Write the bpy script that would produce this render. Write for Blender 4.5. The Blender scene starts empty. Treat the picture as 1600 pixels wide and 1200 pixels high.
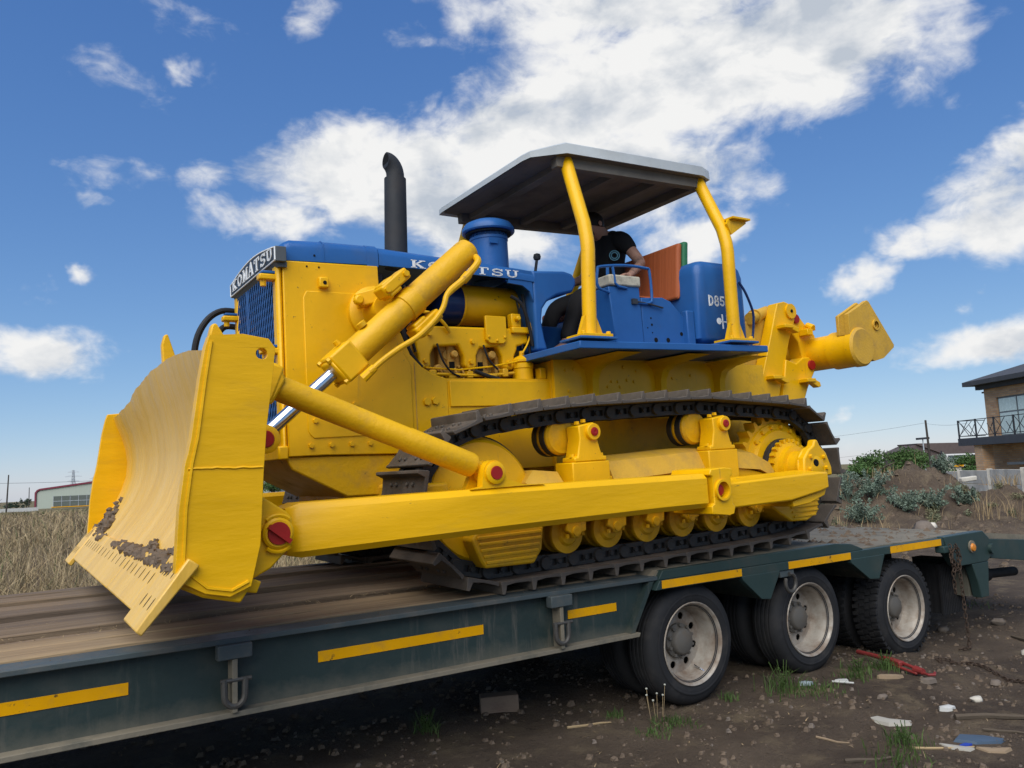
import bpy, bmesh, math, random
import numpy as np
from mathutils import Vector, Matrix, noise as mnoise
from mathutils.geometry import tessellate_polygon

random.seed(7)
rng = np.random.default_rng(7)
scene = bpy.context.scene
col = scene.collection
R = math.radians

# ------------------------------------------------------------------ camera
CAM_Z = 1.55
ANG, PIT, ROL = R(56.67), R(6.5), R(2.45)
vd = Vector((math.cos(ANG) * math.cos(PIT), math.sin(ANG) * math.cos(PIT), math.sin(PIT)))
r0 = Vector((math.sin(ANG), -math.cos(ANG), 0))
u0 = r0.cross(vd)
vr = math.cos(ROL) * r0 - math.sin(ROL) * u0
vu = math.cos(ROL) * u0 + math.sin(ROL) * r0
cd = bpy.data.cameras.new('camera')
cd.sensor_width = 36.0
cd.lens = 36.0 * 1230.0 / 1600.0
cd.clip_start = 0.05
cd.clip_end = 5000.0
cam = bpy.data.objects.new('camera', cd)
col.objects.link(cam)
cam.matrix_world = Matrix(((vr.x, vu.x, -vd.x, 0), (vr.y, vu.y, -vd.y, 0), (vr.z, vu.z, -vd.z, CAM_Z), (0, 0, 0, 1)))
scene.camera = cam

# ------------------------------------------------------------------ world, sun, exposure
SUN_AZ, SUN_EL = R(222), R(50)
world = bpy.data.worlds.new('World')
scene.world = world
world.use_nodes = True
wn, wl = world.node_tree.nodes, world.node_tree.links
wn.clear()


def wnode(kind, **kw):
    n = wn.new(kind)
    for k, v in kw.items():
        setattr(n, k, v)
    return n


def wmath(op, a, b=None, c=None, clamp=False):
    n = wn.new('ShaderNodeMath')
    n.operation = op
    n.use_clamp = clamp
    for i, v in enumerate((a, b, c)):
        if v is None:
            continue
        if isinstance(v, (int, float)):
            n.inputs[i].default_value = v
        else:
            wl.new(v, n.inputs[i])
    return n.outputs[0]


sky = wnode('ShaderNodeTexSky', sky_type='NISHITA', sun_disc=False)
sky.sun_elevation = SUN_EL
sky.sun_rotation = R(90) - SUN_AZ
sky.altitude = 1500
sky.air_density = 1.0
sky.dust_density = 0.6
sky.ozone_density = 2.0
tc = wnode('ShaderNodeTexCoord')
sep = wnode('ShaderNodeSeparateXYZ')
wl.new(tc.outputs['Generated'], sep.inputs[0])
az = wmath('ARCTAN2', sep.outputs[1], sep.outputs[0])
el = wmath('ARCSINE', sep.outputs[2])
wq = wnode('ShaderNodeTexNoise')
wq.inputs['Scale'].default_value = 13.0
wq.inputs['Detail'].default_value = 4.0
wq.inputs['Roughness'].default_value = 0.6
wl.new(tc.outputs['Generated'], wq.inputs['Vector'])
wqs = wnode('ShaderNodeSeparateColor')
wl.new(wq.outputs['Color'], wqs.inputs[0])
az = wmath('ADD', az, wmath('MULTIPLY', wmath('SUBTRACT', wqs.outputs[0], 0.5), 0.11))
el = wmath('ADD', el, wmath('MULTIPLY', wmath('SUBTRACT', wqs.outputs[1], 0.5), 0.055))
# broken cumulus: (azimuth, elevation, half width, half height, weight) in radians
CLOUDS = [(1.144, 0.375, 0.19, 0.080, 1.15), (0.950, 0.404, 0.19, 0.085, 1.3), (0.803, 0.465, 0.25, 0.10, 1.3),
          (0.590, 0.480, 0.19, 0.095, 1.3), (0.811, 0.363, 0.17, 0.080, 1.25), (1.289, 0.320, 0.10, 0.030, 1.0),
          (1.021, 0.325, 0.16, 0.072, 1.3), (1.05, 0.262, 0.10, 0.03, .95), (0.744, 0.280, 0.075, 0.036, 1.0), (0.405, 0.258, 0.095, 0.055, 1.15),
          (0.37, 0.315, 0.045, 0.055, 1.0), (0.506, 0.240, 0.045, 0.022, .72), (0.557, 0.206, 0.040, 0.028, .95),
          (0.425, 0.121, 0.10, 0.028, 1.05), (1.535, 0.150, 0.080, 0.032, 1.0), (1.459, 0.356, 0.060, 0.030, .62),
          (1.390, 0.483, 0.020, 0.013, .50), (1.497, 0.449, 0.080, 0.030, .50), (1.231, 0.556, 0.032, 0.036, .46),
          (1.501, 0.244, 0.020, 0.010, .68), (1.479, 0.324, 0.028, 0.012, .58), (1.106, 0.532, 0.040, 0.022, .62),
          (1.349, 0.368, 0.055, 0.040, .62), (0.453, 0.167, 0.026, 0.014, .6), (0.598, 0.053, 0.020, 0.012, .62),
          (0.80, 0.560, 0.27, 0.07, 1.3),
          (1.95, 0.33, 0.20, 0.07, 1.0), (2.5, 0.22, 0.25, 0.06, 1.0), (2.2, 0.6, 0.28, 0.12, 1.0),
          (0.05, 0.30, 0.16, 0.07, 1.0), (-0.5, 0.22, 0.26, 0.07, 1.0), (-1.2, 0.4, 0.3, 0.12, 1.0),
          (-2.0, 0.25, 0.25, 0.07, 1.0), (-2.7, 0.42, 0.25, 0.10, 1.0), (1.0, 0.85, 0.4, 0.12, 1.0),
          (-0.4, 0.75, 0.35, 0.13, 1.0), (-2.2, 0.85, 0.4, 0.13, 1.0), (2.9, 0.12, 0.2, 0.04, .9)]
blob = None
for (a0, e0, ra, re, wgt) in CLOUDS:
    du = wmath('MULTIPLY', wmath('SUBTRACT', az, a0), 1.0 / ra)
    dv = wmath('MULTIPLY', wmath('SUBTRACT', el, e0), 1.0 / re)
    rr = wmath('SQRT', wmath('ADD', wmath('MULTIPLY', du, du), wmath('MULTIPLY', dv, dv)))
    b = wmath('MULTIPLY', wmath('SUBTRACT', 1.35, rr, clamp=True), wgt)
    blob = b if blob is None else wmath('MAXIMUM', blob, b)
mp = wnode('ShaderNodeMapping')
mp.inputs['Scale'].default_value = (1.0, 1.0, 1.7)
wl.new(tc.outputs['Generated'], mp.inputs[0])


def wnoise(scale, detail, rough, off, dist=0.0):
    m2 = wnode('ShaderNodeMapping')
    m2.inputs['Location'].default_value = off
    wl.new(mp.outputs[0], m2.inputs[0])
    n = wnode('ShaderNodeTexNoise')
    n.inputs['Scale'].default_value = scale
    n.inputs['Detail'].default_value = detail
    n.inputs['Roughness'].default_value = rough
    n.inputs['Distortion'].default_value = dist
    wl.new(m2.outputs[0], n.inputs['Vector'])
    return n.outputs['Fac']


nz = wnoise(8.0, 7.0, 0.56, (3.1, 1.7, 0.2), 0.35)
nz_big = wnoise(4.0, 4.0, 0.5, (0.4, 2.2, 1.3))
nz_fine = wnoise(26.0, 6.0, 0.6, (1.4, 0.2, 3.3), 0.6)
dens = wmath('ADD', wmath('MULTIPLY', blob, 0.80),
             wmath('ADD', wmath('MULTIPLY', wmath('SUBTRACT', nz, 0.5), 1.75), wmath('MULTIPLY', wmath('SUBTRACT', nz_big, 0.5), 0.35)))
dens = wmath('ADD', dens, wmath('MULTIPLY', wmath('SUBTRACT', nz_fine, 0.5), 0.55))
mr = wnode('ShaderNodeMapRange', interpolation_type='SMOOTHSTEP')
mr.inputs['From Min'].default_value = 0.24
mr.inputs['From Max'].default_value = 0.90
wl.new(dens, mr.inputs['Value'])
cmask = mr.outputs[0]
# light and shade inside the clouds: same noise looked up a little nearer the sun
shift = Vector((math.cos(SUN_AZ) * math.cos(SUN_EL), math.sin(SUN_AZ) * math.cos(SUN_EL), math.sin(SUN_EL) * 1.7)) * 0.035
nz_s = wnoise(9.0, 5.0, 0.55, tuple(Vector((3.1, 1.7, 0.2)) + shift), 0.25)
nz_b = wnoise(3.2, 5.0, 0.55, (5.3, 0.4, 2.1))
lit = wmath('ADD', wmath('MULTIPLY', wmath('SUBTRACT', nz, nz_s), 3.6), wmath('MULTIPLY', wmath('SUBTRACT', nz_b, 0.5), 1.9))
core = wnode('ShaderNodeMapRange', interpolation_type='SMOOTHSTEP')
core.inputs['From Min'].default_value = 0.55
core.inputs['From Max'].default_value = 1.35
wl.new(dens, core.inputs['Value'])
lit = wmath('SUBTRACT', lit, wmath('MULTIPLY', wmath('SUBTRACT', core.outputs[0], 0.45), 0.55))
lit = wmath('ADD', lit, wmath('MULTIPLY', wmath('SUBTRACT', nz_fine, 0.5), 1.1))
lit = wmath('ADD', lit, 0.64, clamp=True)
cr = wnode('ShaderNodeValToRGB')
cr.color_ramp.elements[0].position = 0.05
cr.color_ramp.elements[0].color = (4.3, 4.75, 5.4, 1)
cr.color_ramp.elements[1].position = 0.95
cr.color_ramp.elements[1].color = (7.6, 7.6, 7.55, 1)
wl.new(lit, cr.inputs[0])
tint = wnode('ShaderNodeMix', data_type='RGBA', blend_type='MULTIPLY')
tint.inputs['Factor'].default_value = 1.0
tint.inputs[7].default_value = (1.0, 1.0, 1.0, 1)
ssep = wnode('ShaderNodeSeparateColor')
scmb = wnode('ShaderNodeCombineColor')
wl.new(sky.outputs[0], ssep.inputs[0])
for ch, (pw_, gn_) in enumerate(((0.97, 0.73), (0.76, 1.18), (0.50, 2.40))):      # grade of the whole sky, alike in every direction
    wl.new(wmath('MULTIPLY', wmath('POWER', ssep.outputs[ch], pw_), gn_), scmb.inputs[ch])
wl.new(scmb.outputs[0], tint.inputs[6])
mix = wnode('ShaderNodeMix', data_type='RGBA')
wl.new(cmask, mix.inputs['Factor'])
wl.new(tint.outputs[2], mix.inputs[6])
wl.new(cr.outputs[0], mix.inputs[7])
bg = wnode('ShaderNodeBackground')
bg.inputs['Strength'].default_value = 0.078
wl.new(mix.outputs[2], bg.inputs[0])
wo = wnode('ShaderNodeOutputWorld')
wl.new(bg.outputs[0], wo.inputs[0])

sl = bpy.data.lights.new('sun', 'SUN')
sl.energy = 2.7
sl.angle = R(65)
sl.color = (1.0, 0.965, 0.90)
sun = bpy.data.objects.new('sun', sl)
col.objects.link(sun)
sdir = Vector((math.cos(SUN_AZ) * math.cos(SUN_EL), math.sin(SUN_AZ) * math.cos(SUN_EL), math.sin(SUN_EL)))
sun.rotation_euler = sdir.to_track_quat('Z', 'Y').to_euler()
sun.location = (-10, 20, 30)

scene.view_settings.view_transform = 'Standard'
scene.view_settings.look = 'None'
scene.view_settings.exposure = 0.6
scene.view_settings.gamma = 1.0
scene.view_settings.use_curve_mapping = False
scene.cycles.max_bounces = 6
scene.cycles.use_adaptive_sampling = True
scene.cycles.use_denoising = True

# ------------------------------------------------------------------ materials
MATS = {}


def mat(name, c, rough=0.5, metal=0.0, c2=None, c2_amt=0.0, c2_scale=3.0, var=0.12, bump=0.0, bump_scale=40.0,
        stretch=(1, 1, 1), spec=0.28, fleck=None, fleck_amt=0.0, fleck_scale=14.0, coords='Object', coat=0.0, streak=None, streak_amt=0.0, low_dust=None):
    m = bpy.data.materials.new(name)
    m.use_nodes = True
    nt = m.node_tree
    n, l = nt.nodes, nt.links
    p = n['Principled BSDF']
    t = n.new('ShaderNodeTexCoord')
    mpg = n.new('ShaderNodeMapping')
    mpg.inputs['Scale'].default_value = stretch
    l.new(t.outputs[coords], mpg.inputs[0])

    def nz_(scale, detail=6.0, rgh=0.6):
        x = n.new('ShaderNodeTexNoise')
        x.inputs['Scale'].default_value = scale
        x.inputs['Detail'].default_value = detail
        x.inputs['Roughness'].default_value = rgh
        l.new(mpg.outputs[0], x.inputs['Vector'])
        return x.outputs['Fac']

    def mixc(fac, a, b):
        x = n.new('ShaderNodeMix')
        x.data_type = 'RGBA'
        for s, v in ((0, fac), (6, a), (7, b)):
            if isinstance(v, (tuple, list)):
                x.inputs[s].default_value = (*v[:3], 1)
            elif isinstance(v, (int, float)):
                x.inputs[s].default_value = v
            else:
                l.new(v, x.inputs[s])
        return x.outputs[2]

    def ramp(v, lo, hi, o0=0.0, o1=1.0):
        x = n.new('ShaderNodeMapRange')
        x.inputs['From Min'].default_value = lo
        x.inputs['From Max'].default_value = hi
        x.inputs['To Min'].default_value = o0
        x.inputs['To Max'].default_value = o1
        l.new(v, x.inputs['Value'])
        return x.outputs[0]

    cl = mixc(ramp(nz_(2.3), 0.3, 0.7), tuple(v * (1 - var) for v in c), tuple(min(1, v * (1 + var * 0.8)) for v in c))
    rg = None
    if c2 is not None and c2_amt > 0:
        f = ramp(nz_(c2_scale, 8, 0.65), 0.62 - 0.35 * c2_amt, 0.82 - 0.25 * c2_amt, 0.0, min(1.0, 0.35 + 0.6 * c2_amt))
        cl = mixc(f, cl, c2)
        rg = f
    if fleck is not None:
        f2 = ramp(nz_(fleck_scale, 8, 0.7), 0.72 - 0.2 * fleck_amt, 0.76 - 0.2 * fleck_amt, 0.0, 0.85)
        cl = mixc(f2, cl, fleck)
    if streak is not None:
        mps = n.new('ShaderNodeMapping')
        mps.inputs['Scale'].default_value = (9.0, 9.0, 0.9)
        l.new(t.outputs[coords], mps.inputs[0])
        xs_ = n.new('ShaderNodeTexNoise')
        xs_.inputs['Scale'].default_value = 2.0
        xs_.inputs['Detail'].default_value = 7.0
        xs_.inputs['Roughness'].default_value = 0.7
        l.new(mps.outputs[0], xs_.inputs['Vector'])
        f3 = ramp(xs_.outputs['Fac'], 0.66 - 0.2 * streak_amt, 0.80 - 0.2 * streak_amt, 0.0, 0.7)
        patch = ramp(nz_(1.3, 3, 0.5), 0.42, 0.60)
        mm = n.new('ShaderNodeMath')
        mm.operation = 'MULTIPLY'
        l.new(f3, mm.inputs[0])
        l.new(patch, mm.inputs[1])
        cl = mixc(mm.outputs[0], cl, streak)
    if low_dust is not None:                       # road dust sprayed over the lower part
        z0_, z1_, dc_ = low_dust
        sx_ = n.new('ShaderNodeSeparateXYZ')
        l.new(t.outputs[coords], sx_.inputs[0])
        mm2 = n.new('ShaderNodeMath')
        mm2.operation = 'MULTIPLY_ADD'
        l.new(nz_(5.0, 8, 0.7), mm2.inputs[0])
        mm2.inputs[1].default_value = (z1_ - z0_) * 1.6
        l.new(sx_.outputs[2], mm2.inputs[2])
        cl = mixc(ramp(mm2.outputs[0], z1_ + (z1_ - z0_) * .45, z0_ + (z1_ - z0_) * .45, 0.0, 0.75), cl, dc_)
    l.new(cl, p.inputs['Base Color'])
    rr_ = ramp(nz_(7.0), 0.2, 0.8, max(0.02, rough - 0.07), min(1, rough + 0.1))
    if rg is not None:
        ad = n.new('ShaderNodeMath')
        ad.operation = 'MULTIPLY_ADD'
        ad.use_clamp = True
        l.new(rg, ad.inputs[0])
        ad.inputs[1].default_value = 0.25
        l.new(rr_, ad.inputs[2])
        rr_ = ad.outputs[0]
    l.new(rr_, p.inputs['Roughness'])
    p.inputs['Metallic'].default_value = metal
    p.inputs['Specular IOR Level'].default_value = spec
    p.inputs['Coat Weight'].default_value = coat
    p.inputs['Coat Roughness'].default_value = 0.15
    if bump > 0:
        b = n.new('ShaderNodeBump')
        b.inputs['Strength'].default_value = 1.0
        b.inputs['Distance'].default_value = bump
        l.new(nz_(bump_scale, 5, 0.6), b.inputs['Height'])
        l.new(b.outputs[0], p.inputs['Normal'])
    MATS[name] = m
    return m


YEL = (0.78, 0.422, 0.002)
mat('yellow_paint', YEL, 0.36, c2=(0.50, 0.29, 0.035), c2_amt=0.2, bump=0.0016, bump_scale=22, fleck=(0.14, 0.085, 0.03), fleck_amt=0.34, fleck_scale=22, streak=(0.24, 0.15, 0.04), streak_amt=0.25)
mat('yellow_brushed', YEL, 0.36, c2=(0.42, 0.24, 0.03), c2_amt=0.2, bump=0.0028, bump_scale=8, stretch=(0.55, 1, 2.4), fleck=(0.18, 0.10, 0.03), fleck_amt=0.05)
mat('yellow_arm', YEL, 0.34, c2=(0.52, 0.31, 0.03), c2_amt=0.14, bump=0.003, bump_scale=9, stretch=(0.4, 1, 2.2), fleck=(0.12, 0.075, 0.03), fleck_amt=0.36, streak=(0.30, 0.19, 0.05), streak_amt=0.15)
mat('yellow_worn', (0.73, 0.40, 0.006), 0.40, c2=(0.34, 0.20, 0.05), c2_amt=0.36, c2_scale=7, bump=0.003, bump_scale=40, fleck=(0.10, 0.07, 0.03), fleck_amt=0.3)
mat('yellow_faded', (0.74, 0.43, 0.05), 0.34, c2=(0.66, 0.46, 0.18), c2_amt=0.5, c2_scale=2.2, bump=0.010, bump_scale=6, stretch=(1, 3.0, 0.35), spec=0.6)
mat('yellow_dusty', (0.60, 0.345, 0.035), 0.55, c2=(0.30, 0.19, 0.07), c2_amt=0.42, c2_scale=5, bump=0.003, bump_scale=50)
mat('engine_tan', (0.55, 0.31, 0.055), 0.5, c2=(0.26, 0.15, 0.045), c2_amt=0.4, c2_scale=9, bump=0.003, bump_scale=60)
mat('blue_paint', (0.022, 0.105, 0.31), 0.34, c2=(0.05, 0.09, 0.18), c2_amt=0.2, bump=0.0012, bump_scale=25)
mat('navy_paint', (0.008, 0.022, 0.085), 0.22, bump=0.001, bump_scale=20)
mat('blue_grille', (0.035, 0.11, 0.30), 0.45)
mat('dark_inside', (0.012, 0.012, 0.014), 0.7)
mat('black_hole', (0.004, 0.004, 0.004), 0.9)
mat('exhaust_black', (0.028, 0.030, 0.033), 0.6, c2=(0.06, 0.05, 0.045), c2_amt=0.3, bump=0.001)
mat('roof_white', (0.47, 0.50, 0.50), 0.42, c2=(0.33, 0.33, 0.31), c2_amt=0.3, bump=0.001)
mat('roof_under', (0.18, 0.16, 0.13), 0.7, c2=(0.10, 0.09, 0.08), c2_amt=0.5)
mat('steel_track', (0.085, 0.072, 0.060), 0.6, 0.2, c2=(0.17, 0.14, 0.11), c2_amt=0.5, c2_scale=5, bump=0.003, bump_scale=35)
mat('steel_link', (0.036, 0.035, 0.034), 0.5, 0.25, c2=(0.09, 0.075, 0.06), c2_amt=0.35, c2_scale=8, bump=0.002, bump_scale=50)
mat('chrome', (0.62, 0.64, 0.66), 0.16, 1.0, var=0.03)
mat('red_cap', (0.30, 0.015, 0.012), 0.35)
mat('rubber', (0.018, 0.018, 0.019), 0.72, c2=(0.06, 0.055, 0.05), c2_amt=0.3, c2_scale=6, bump=0.001, bump_scale=60)
mat('hose', (0.014, 0.014, 0.015), 0.5)
mat('white_print', (0.78, 0.80, 0.80), 0.5, var=0.05)
mat('sign_black', (0.012, 0.013, 0.014), 0.35)
mat('sign_frame', (0.10, 0.11, 0.115), 0.4, 0.2)
mat('cream_box', (0.52, 0.48, 0.37), 0.55, c2=(0.16, 0.14, 0.12), c2_amt=0.45, c2_scale=14)
mat('seat_orange', (0.40, 0.105, 0.035), 0.55, bump=0.006, bump_scale=3, stretch=(1, 14, 0.3))
mat('seat_green', (0.03, 0.16, 0.075), 0.55)
mat('trailer_green', (0.024, 0.040, 0.038), 0.48, c2=(0.075, 0.075, 0.062), c2_amt=0.34, c2_scale=3.2, bump=0.0015, bump_scale=25, fleck=(0.004, 0.02, 0.02), fleck_amt=0.25, fleck_scale=9, streak=(0.12, 0.11, 0.09), streak_amt=0.7, low_dust=(0.55, 0.68, (0.15, 0.135, 0.10)))
mat('trailer_dusty', (0.19, 0.165, 0.12), 0.8, c2=(0.03, 0.045, 0.045), c2_amt=0.4, c2_scale=6, bump=0.002, bump_scale=60)
mat('trailer_edge', (0.060, 0.078, 0.082), 0.5, c2=(0.14, 0.125, 0.10), c2_amt=0.45, c2_scale=6, bump=0.001)
mat('trailer_rear', (0.025, 0.047, 0.044), 0.45, c2=(0.07, 0.065, 0.05), c2_amt=0.3, c2_scale=3)
mat('reflector', (0.72, 0.34, 0.0), 0.30, c2=(0.42, 0.22, 0.03), c2_amt=0.35, c2_scale=10, fleck=(0.04, 0.035, 0.02), fleck_amt=0.5, fleck_scale=16)
mat('amber_lens', (0.62, 0.22, 0.03), 0.2)
mat('rim_paint', (0.42, 0.38, 0.32), 0.42, 0.2, c2=(0.17, 0.11, 0.07), c2_amt=0.72, c2_scale=7, bump=0.001)
mat('hub_grey', (0.12, 0.11, 0.095), 0.6, c2=(0.12, 0.09, 0.06), c2_amt=0.4, c2_scale=10)
mat('plank_a', (0.30, 0.215, 0.125), 0.85, c2=(0.13, 0.090, 0.055), c2_amt=0.6, c2_scale=6, bump=0.012, bump_scale=12, stretch=(0.10, 2.5, 2.5))
mat('plank_b', (0.20, 0.145, 0.095), 0.85, c2=(0.09, 0.066, 0.045), c2_amt=0.6, c2_scale=6, bump=0.012, bump_scale=12, stretch=(0.10, 2.5, 2.5))
mat('plank_c', (0.115, 0.085, 0.062), 0.85, c2=(0.22, 0.165, 0.11), c2_amt=0.5, c2_scale=6, bump=0.012, bump_scale=12, stretch=(0.10, 2.5, 2.5))
mat('rust_chain', (0.075, 0.05, 0.035), 0.65, 0.4, c2=(0.03, 0.028, 0.026), c2_amt=0.4, c2_scale=30)
mat('shackle_steel', (0.10, 0.095, 0.085), 0.55, 0.5, c2=(0.06, 0.045, 0.035), c2_amt=0.4, c2_scale=20)
mat('red_binder', (0.21, 0.03, 0.028), 0.45, c2=(0.1, 0.03, 0.02), c2_amt=0.3, c2_scale=30)
mat('soil_clod', (0.145, 0.107, 0.075), 0.95, c2=(0.075, 0.055, 0.04), c2_amt=0.5, c2_scale=8, bump=0.008, bump_scale=20)
mat('stone', (0.16, 0.13, 0.105), 0.9, c2=(0.10, 0.08, 0.06), c2_amt=0.5, c2_scale=10, bump=0.005, bump_scale=12)
mat('skin', (0.36, 0.20, 0.14), 0.5, var=0.08)
mat('skin_inked', (0.32, 0.18, 0.125), 0.5, c2=(0.06, 0.055, 0.06), c2_amt=0.55, c2_scale=22)
mat('hair', (0.012, 0.009, 0.007), 0.6)
mat('shirt_black', (0.008, 0.008, 0.009), 0.85, bump=0.006, bump_scale=9)
mat('trouser_grey', (0.020, 0.019, 0.019), 0.85, bump=0.006, bump_scale=10)
mat('boot', (0.02, 0.016, 0.013), 0.6)
mat('shirt_print', (0.10, 0.26, 0.33), 0.7)
mat('dry_grass', (0.40, 0.31, 0.18), 0.9, c2=(0.22, 0.17, 0.09), c2_amt=0.5, c2_scale=0.6, var=0.25)
mat('field_green', (0.10, 0.12, 0.045), 0.9, var=0.25)
mat('weed_green', (0.055, 0.095, 0.022), 0.75, var=0.3, c2=(0.12, 0.13, 0.05), c2_amt=0.3, c2_scale=5)
mat('silver_leaf', (0.16, 0.205, 0.15), 0.75, var=0.25, c2=(0.06, 0.12, 0.08), c2_amt=0.45, c2_scale=1.5)
mat('tree_leaf', (0.06, 0.115, 0.03), 0.7, var=0.35, c2=(0.085, 0.13, 0.035), c2_amt=0.4, c2_scale=0.8)
mat('slot_dark', (0.07, 0.05, 0.025), 0.8)
mat('olive_scrub', (0.14, 0.15, 0.085), 0.8, var=0.3, c2=(0.24, 0.19, 0.10), c2_amt=0.5, c2_scale=2)
mat('far_leaf', (0.05, 0.075, 0.05), 0.8, var=0.25)
mat('bark', (0.09, 0.07, 0.05), 0.9, bump=0.01, bump_scale=15)
mat('straw', (0.33, 0.24, 0.13), 0.85, var=0.25)
mat('flower_white', (0.5, 0.5, 0.42), 0.8)
mat('concrete', (0.55, 0.51, 0.43), 0.85, c2=(0.23, 0.21, 0.18), c2_amt=0.45, c2_scale=2, bump=0.004, bump_scale=15)
mat('dark_metal', (0.035, 0.038, 0.045), 0.5)
mat('charcoal_plaster', (0.055, 0.06, 0.07), 0.7)
mat('roof_charcoal', (0.06, 0.062, 0.068), 0.6)
mat('window_frame', (0.20, 0.22, 0.23), 0.4)
mat('glass', (0.62, 0.74, 0.68), 0.25, spec=0.8, var=0.05)  # pale base colour paints in the bright sky and curtains reflected by the panes
mat('warehouse_brown', (0.10, 0.075, 0.07), 0.7)
mat('shed_wall', (0.36, 0.40, 0.34), 0.7, bump=0.02, bump_scale=3, stretch=(4, 4, 0.01))
mat('shed_trim', (0.17, 0.03, 0.05), 0.6)
mat('shed_window', (0.10, 0.115, 0.10), 0.4)
mat('pole_wood', (0.06, 0.05, 0.042), 0.8)
mat('galvanised_hazed', (0.42, 0.45, 0.48), 0.6)  # steel grey lightened and blued, distance haze on the pylons put into the colour
mat('litter_white', (0.50, 0.50, 0.47), 0.6)
mat('litter_foil', (0.30, 0.36, 0.38), 0.35)
mat('board_grey', (0.36, 0.34, 0.29), 0.85)
mat('blue_plastic', (0.055, 0.085, 0.125), 0.5)
mat('bright_blue', (0.02, 0.05, 0.30), 0.5)
mat('cardboard', (0.26, 0.19, 0.12), 0.9)
mat('wood_block', (0.24, 0.17, 0.12), 0.85, c2=(0.14, 0.09, 0.07), c2_amt=0.4, c2_scale=8, bump=0.003, bump_scale=20, stretch=(0.3, 2, 2))

# brick
m = bpy.data.materials.new('face_brick')
m.use_nodes = True
_n, _l = m.node_tree.nodes, m.node_tree.links
_bt = _n.new('ShaderNodeTexBrick')
_tc = _n.new('ShaderNodeTexCoord')
_bt.inputs['Color1'].default_value = (0.42, 0.235, 0.12, 1)
_bt.inputs['Color2'].default_value = (0.58, 0.36, 0.19, 1)
_bt.inputs['Mortar'].default_value = (0.34, 0.29, 0.23, 1)
_bt.inputs['Scale'].default_value = 1.0
_bt.inputs['Brick Width'].default_value = 0.30
_bt.inputs['Row Height'].default_value = 0.105
_bt.inputs['Mortar Size'].default_value = 0.010
_cx = _n.new('ShaderNodeSeparateXYZ')
_cc = _n.new('ShaderNodeCombineXYZ')
_ad = _n.new('ShaderNodeMath')
_ad.operation = 'ADD'
_l.new(_tc.outputs['Object'], _cx.inputs[0])
_l.new(_cx.outputs[0], _ad.inputs[0])
_l.new(_cx.outputs[1], _ad.inputs[1])
_l.new(_ad.outputs[0], _cc.inputs[0])
_l.new(_cx.outputs[2], _cc.inputs[1])
_l.new(_cc.outputs[0], _bt.inputs['Vector'])
_l.new(_bt.outputs['Color'], _n['Principled BSDF'].inputs['Base Color'])
_n['Principled BSDF'].inputs['Roughness'].default_value = 0.85
MATS['face_brick'] = m


def ground_mat():
    m = bpy.data.materials.new('ground_soil')
    m.use_nodes = True
    n, l = m.node_tree.nodes, m.node_tree.links
    p = n['Principled BSDF']
    t = n.new('ShaderNodeTexCoord')

    def nz_(scale, detail=8, rgh=0.65):
        x = n.new('ShaderNodeTexNoise')
        x.inputs['Scale'].default_value = scale
        x.inputs['Detail'].default_value = detail
        x.inputs['Roughness'].default_value = rgh
        l.new(t.outputs['Object'], x.inputs['Vector'])
        return x.outputs['Fac']

    def mr_(v, lo, hi):
        x = n.new('ShaderNodeMapRange')
        x.inputs['From Min'].default_value = lo
        x.inputs['From Max'].default_value = hi
        l.new(v, x.inputs['Value'])
        return x.outputs[0]

    def mx(f, a, b):
        x = n.new('ShaderNodeMix')
        x.data_type = 'RGBA'
        l.new(f, x.inputs[0])
        for s, v in ((6, a), (7, b)):
            if isinstance(v, tuple):
                x.inputs[s].default_value = (*v, 1)
            else:
                l.new(v, x.inputs[s])
        return x.outputs[2]

    soil = mx(mr_(nz_(1.1), 0.35, 0.65), (0.075, 0.055, 0.040), (0.145, 0.108, 0.075))
    soil = mx(mr_(nz_(3.0), 0.52, 0.70), soil, (0.20, 0.152, 0.095))
    soil = mx(mr_(nz_(26, 6, 0.7), 0.66, 0.72), soil, (0.24, 0.20, 0.155))
    soil = mx(mr_(nz_(17, 6, 0.7), 0.60, 0.70), soil, (0.045, 0.035, 0.027))
    fld = mx(mr_(nz_(0.12), 0.35, 0.65), (0.19, 0.145, 0.080), (0.12, 0.11, 0.050))
    at = n.new('ShaderNodeAttribute')
    at.attribute_name = 'field'
    l.new(mx(at.outputs['Fac'], soil, fld), p.inputs['Base Color'])
    p.inputs['Roughness'].default_value = 0.95
    p.inputs['Specular IOR Level'].default_value = 0.2
    b1 = n.new('ShaderNodeBump')
    b1.inputs['Distance'].default_value = 0.09
    l.new(nz_(5.0, 10, 0.7), b1.inputs['Height'])
    b2 = n.new('ShaderNodeBump')
    b2.inputs['Distance'].default_value = 0.022
    l.new(nz_(45.0, 6, 0.7), b2.inputs['Height'])
    l.new(b1.outputs[0], b2.inputs['Normal'])
    l.new(b2.outputs[0], p.inputs['Normal'])
    return m


MATS['ground_soil'] = ground_mat()

# ------------------------------------------------------------------ mesh building
OFF = {}          # object name -> coordinate offset of that object's local frame


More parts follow.
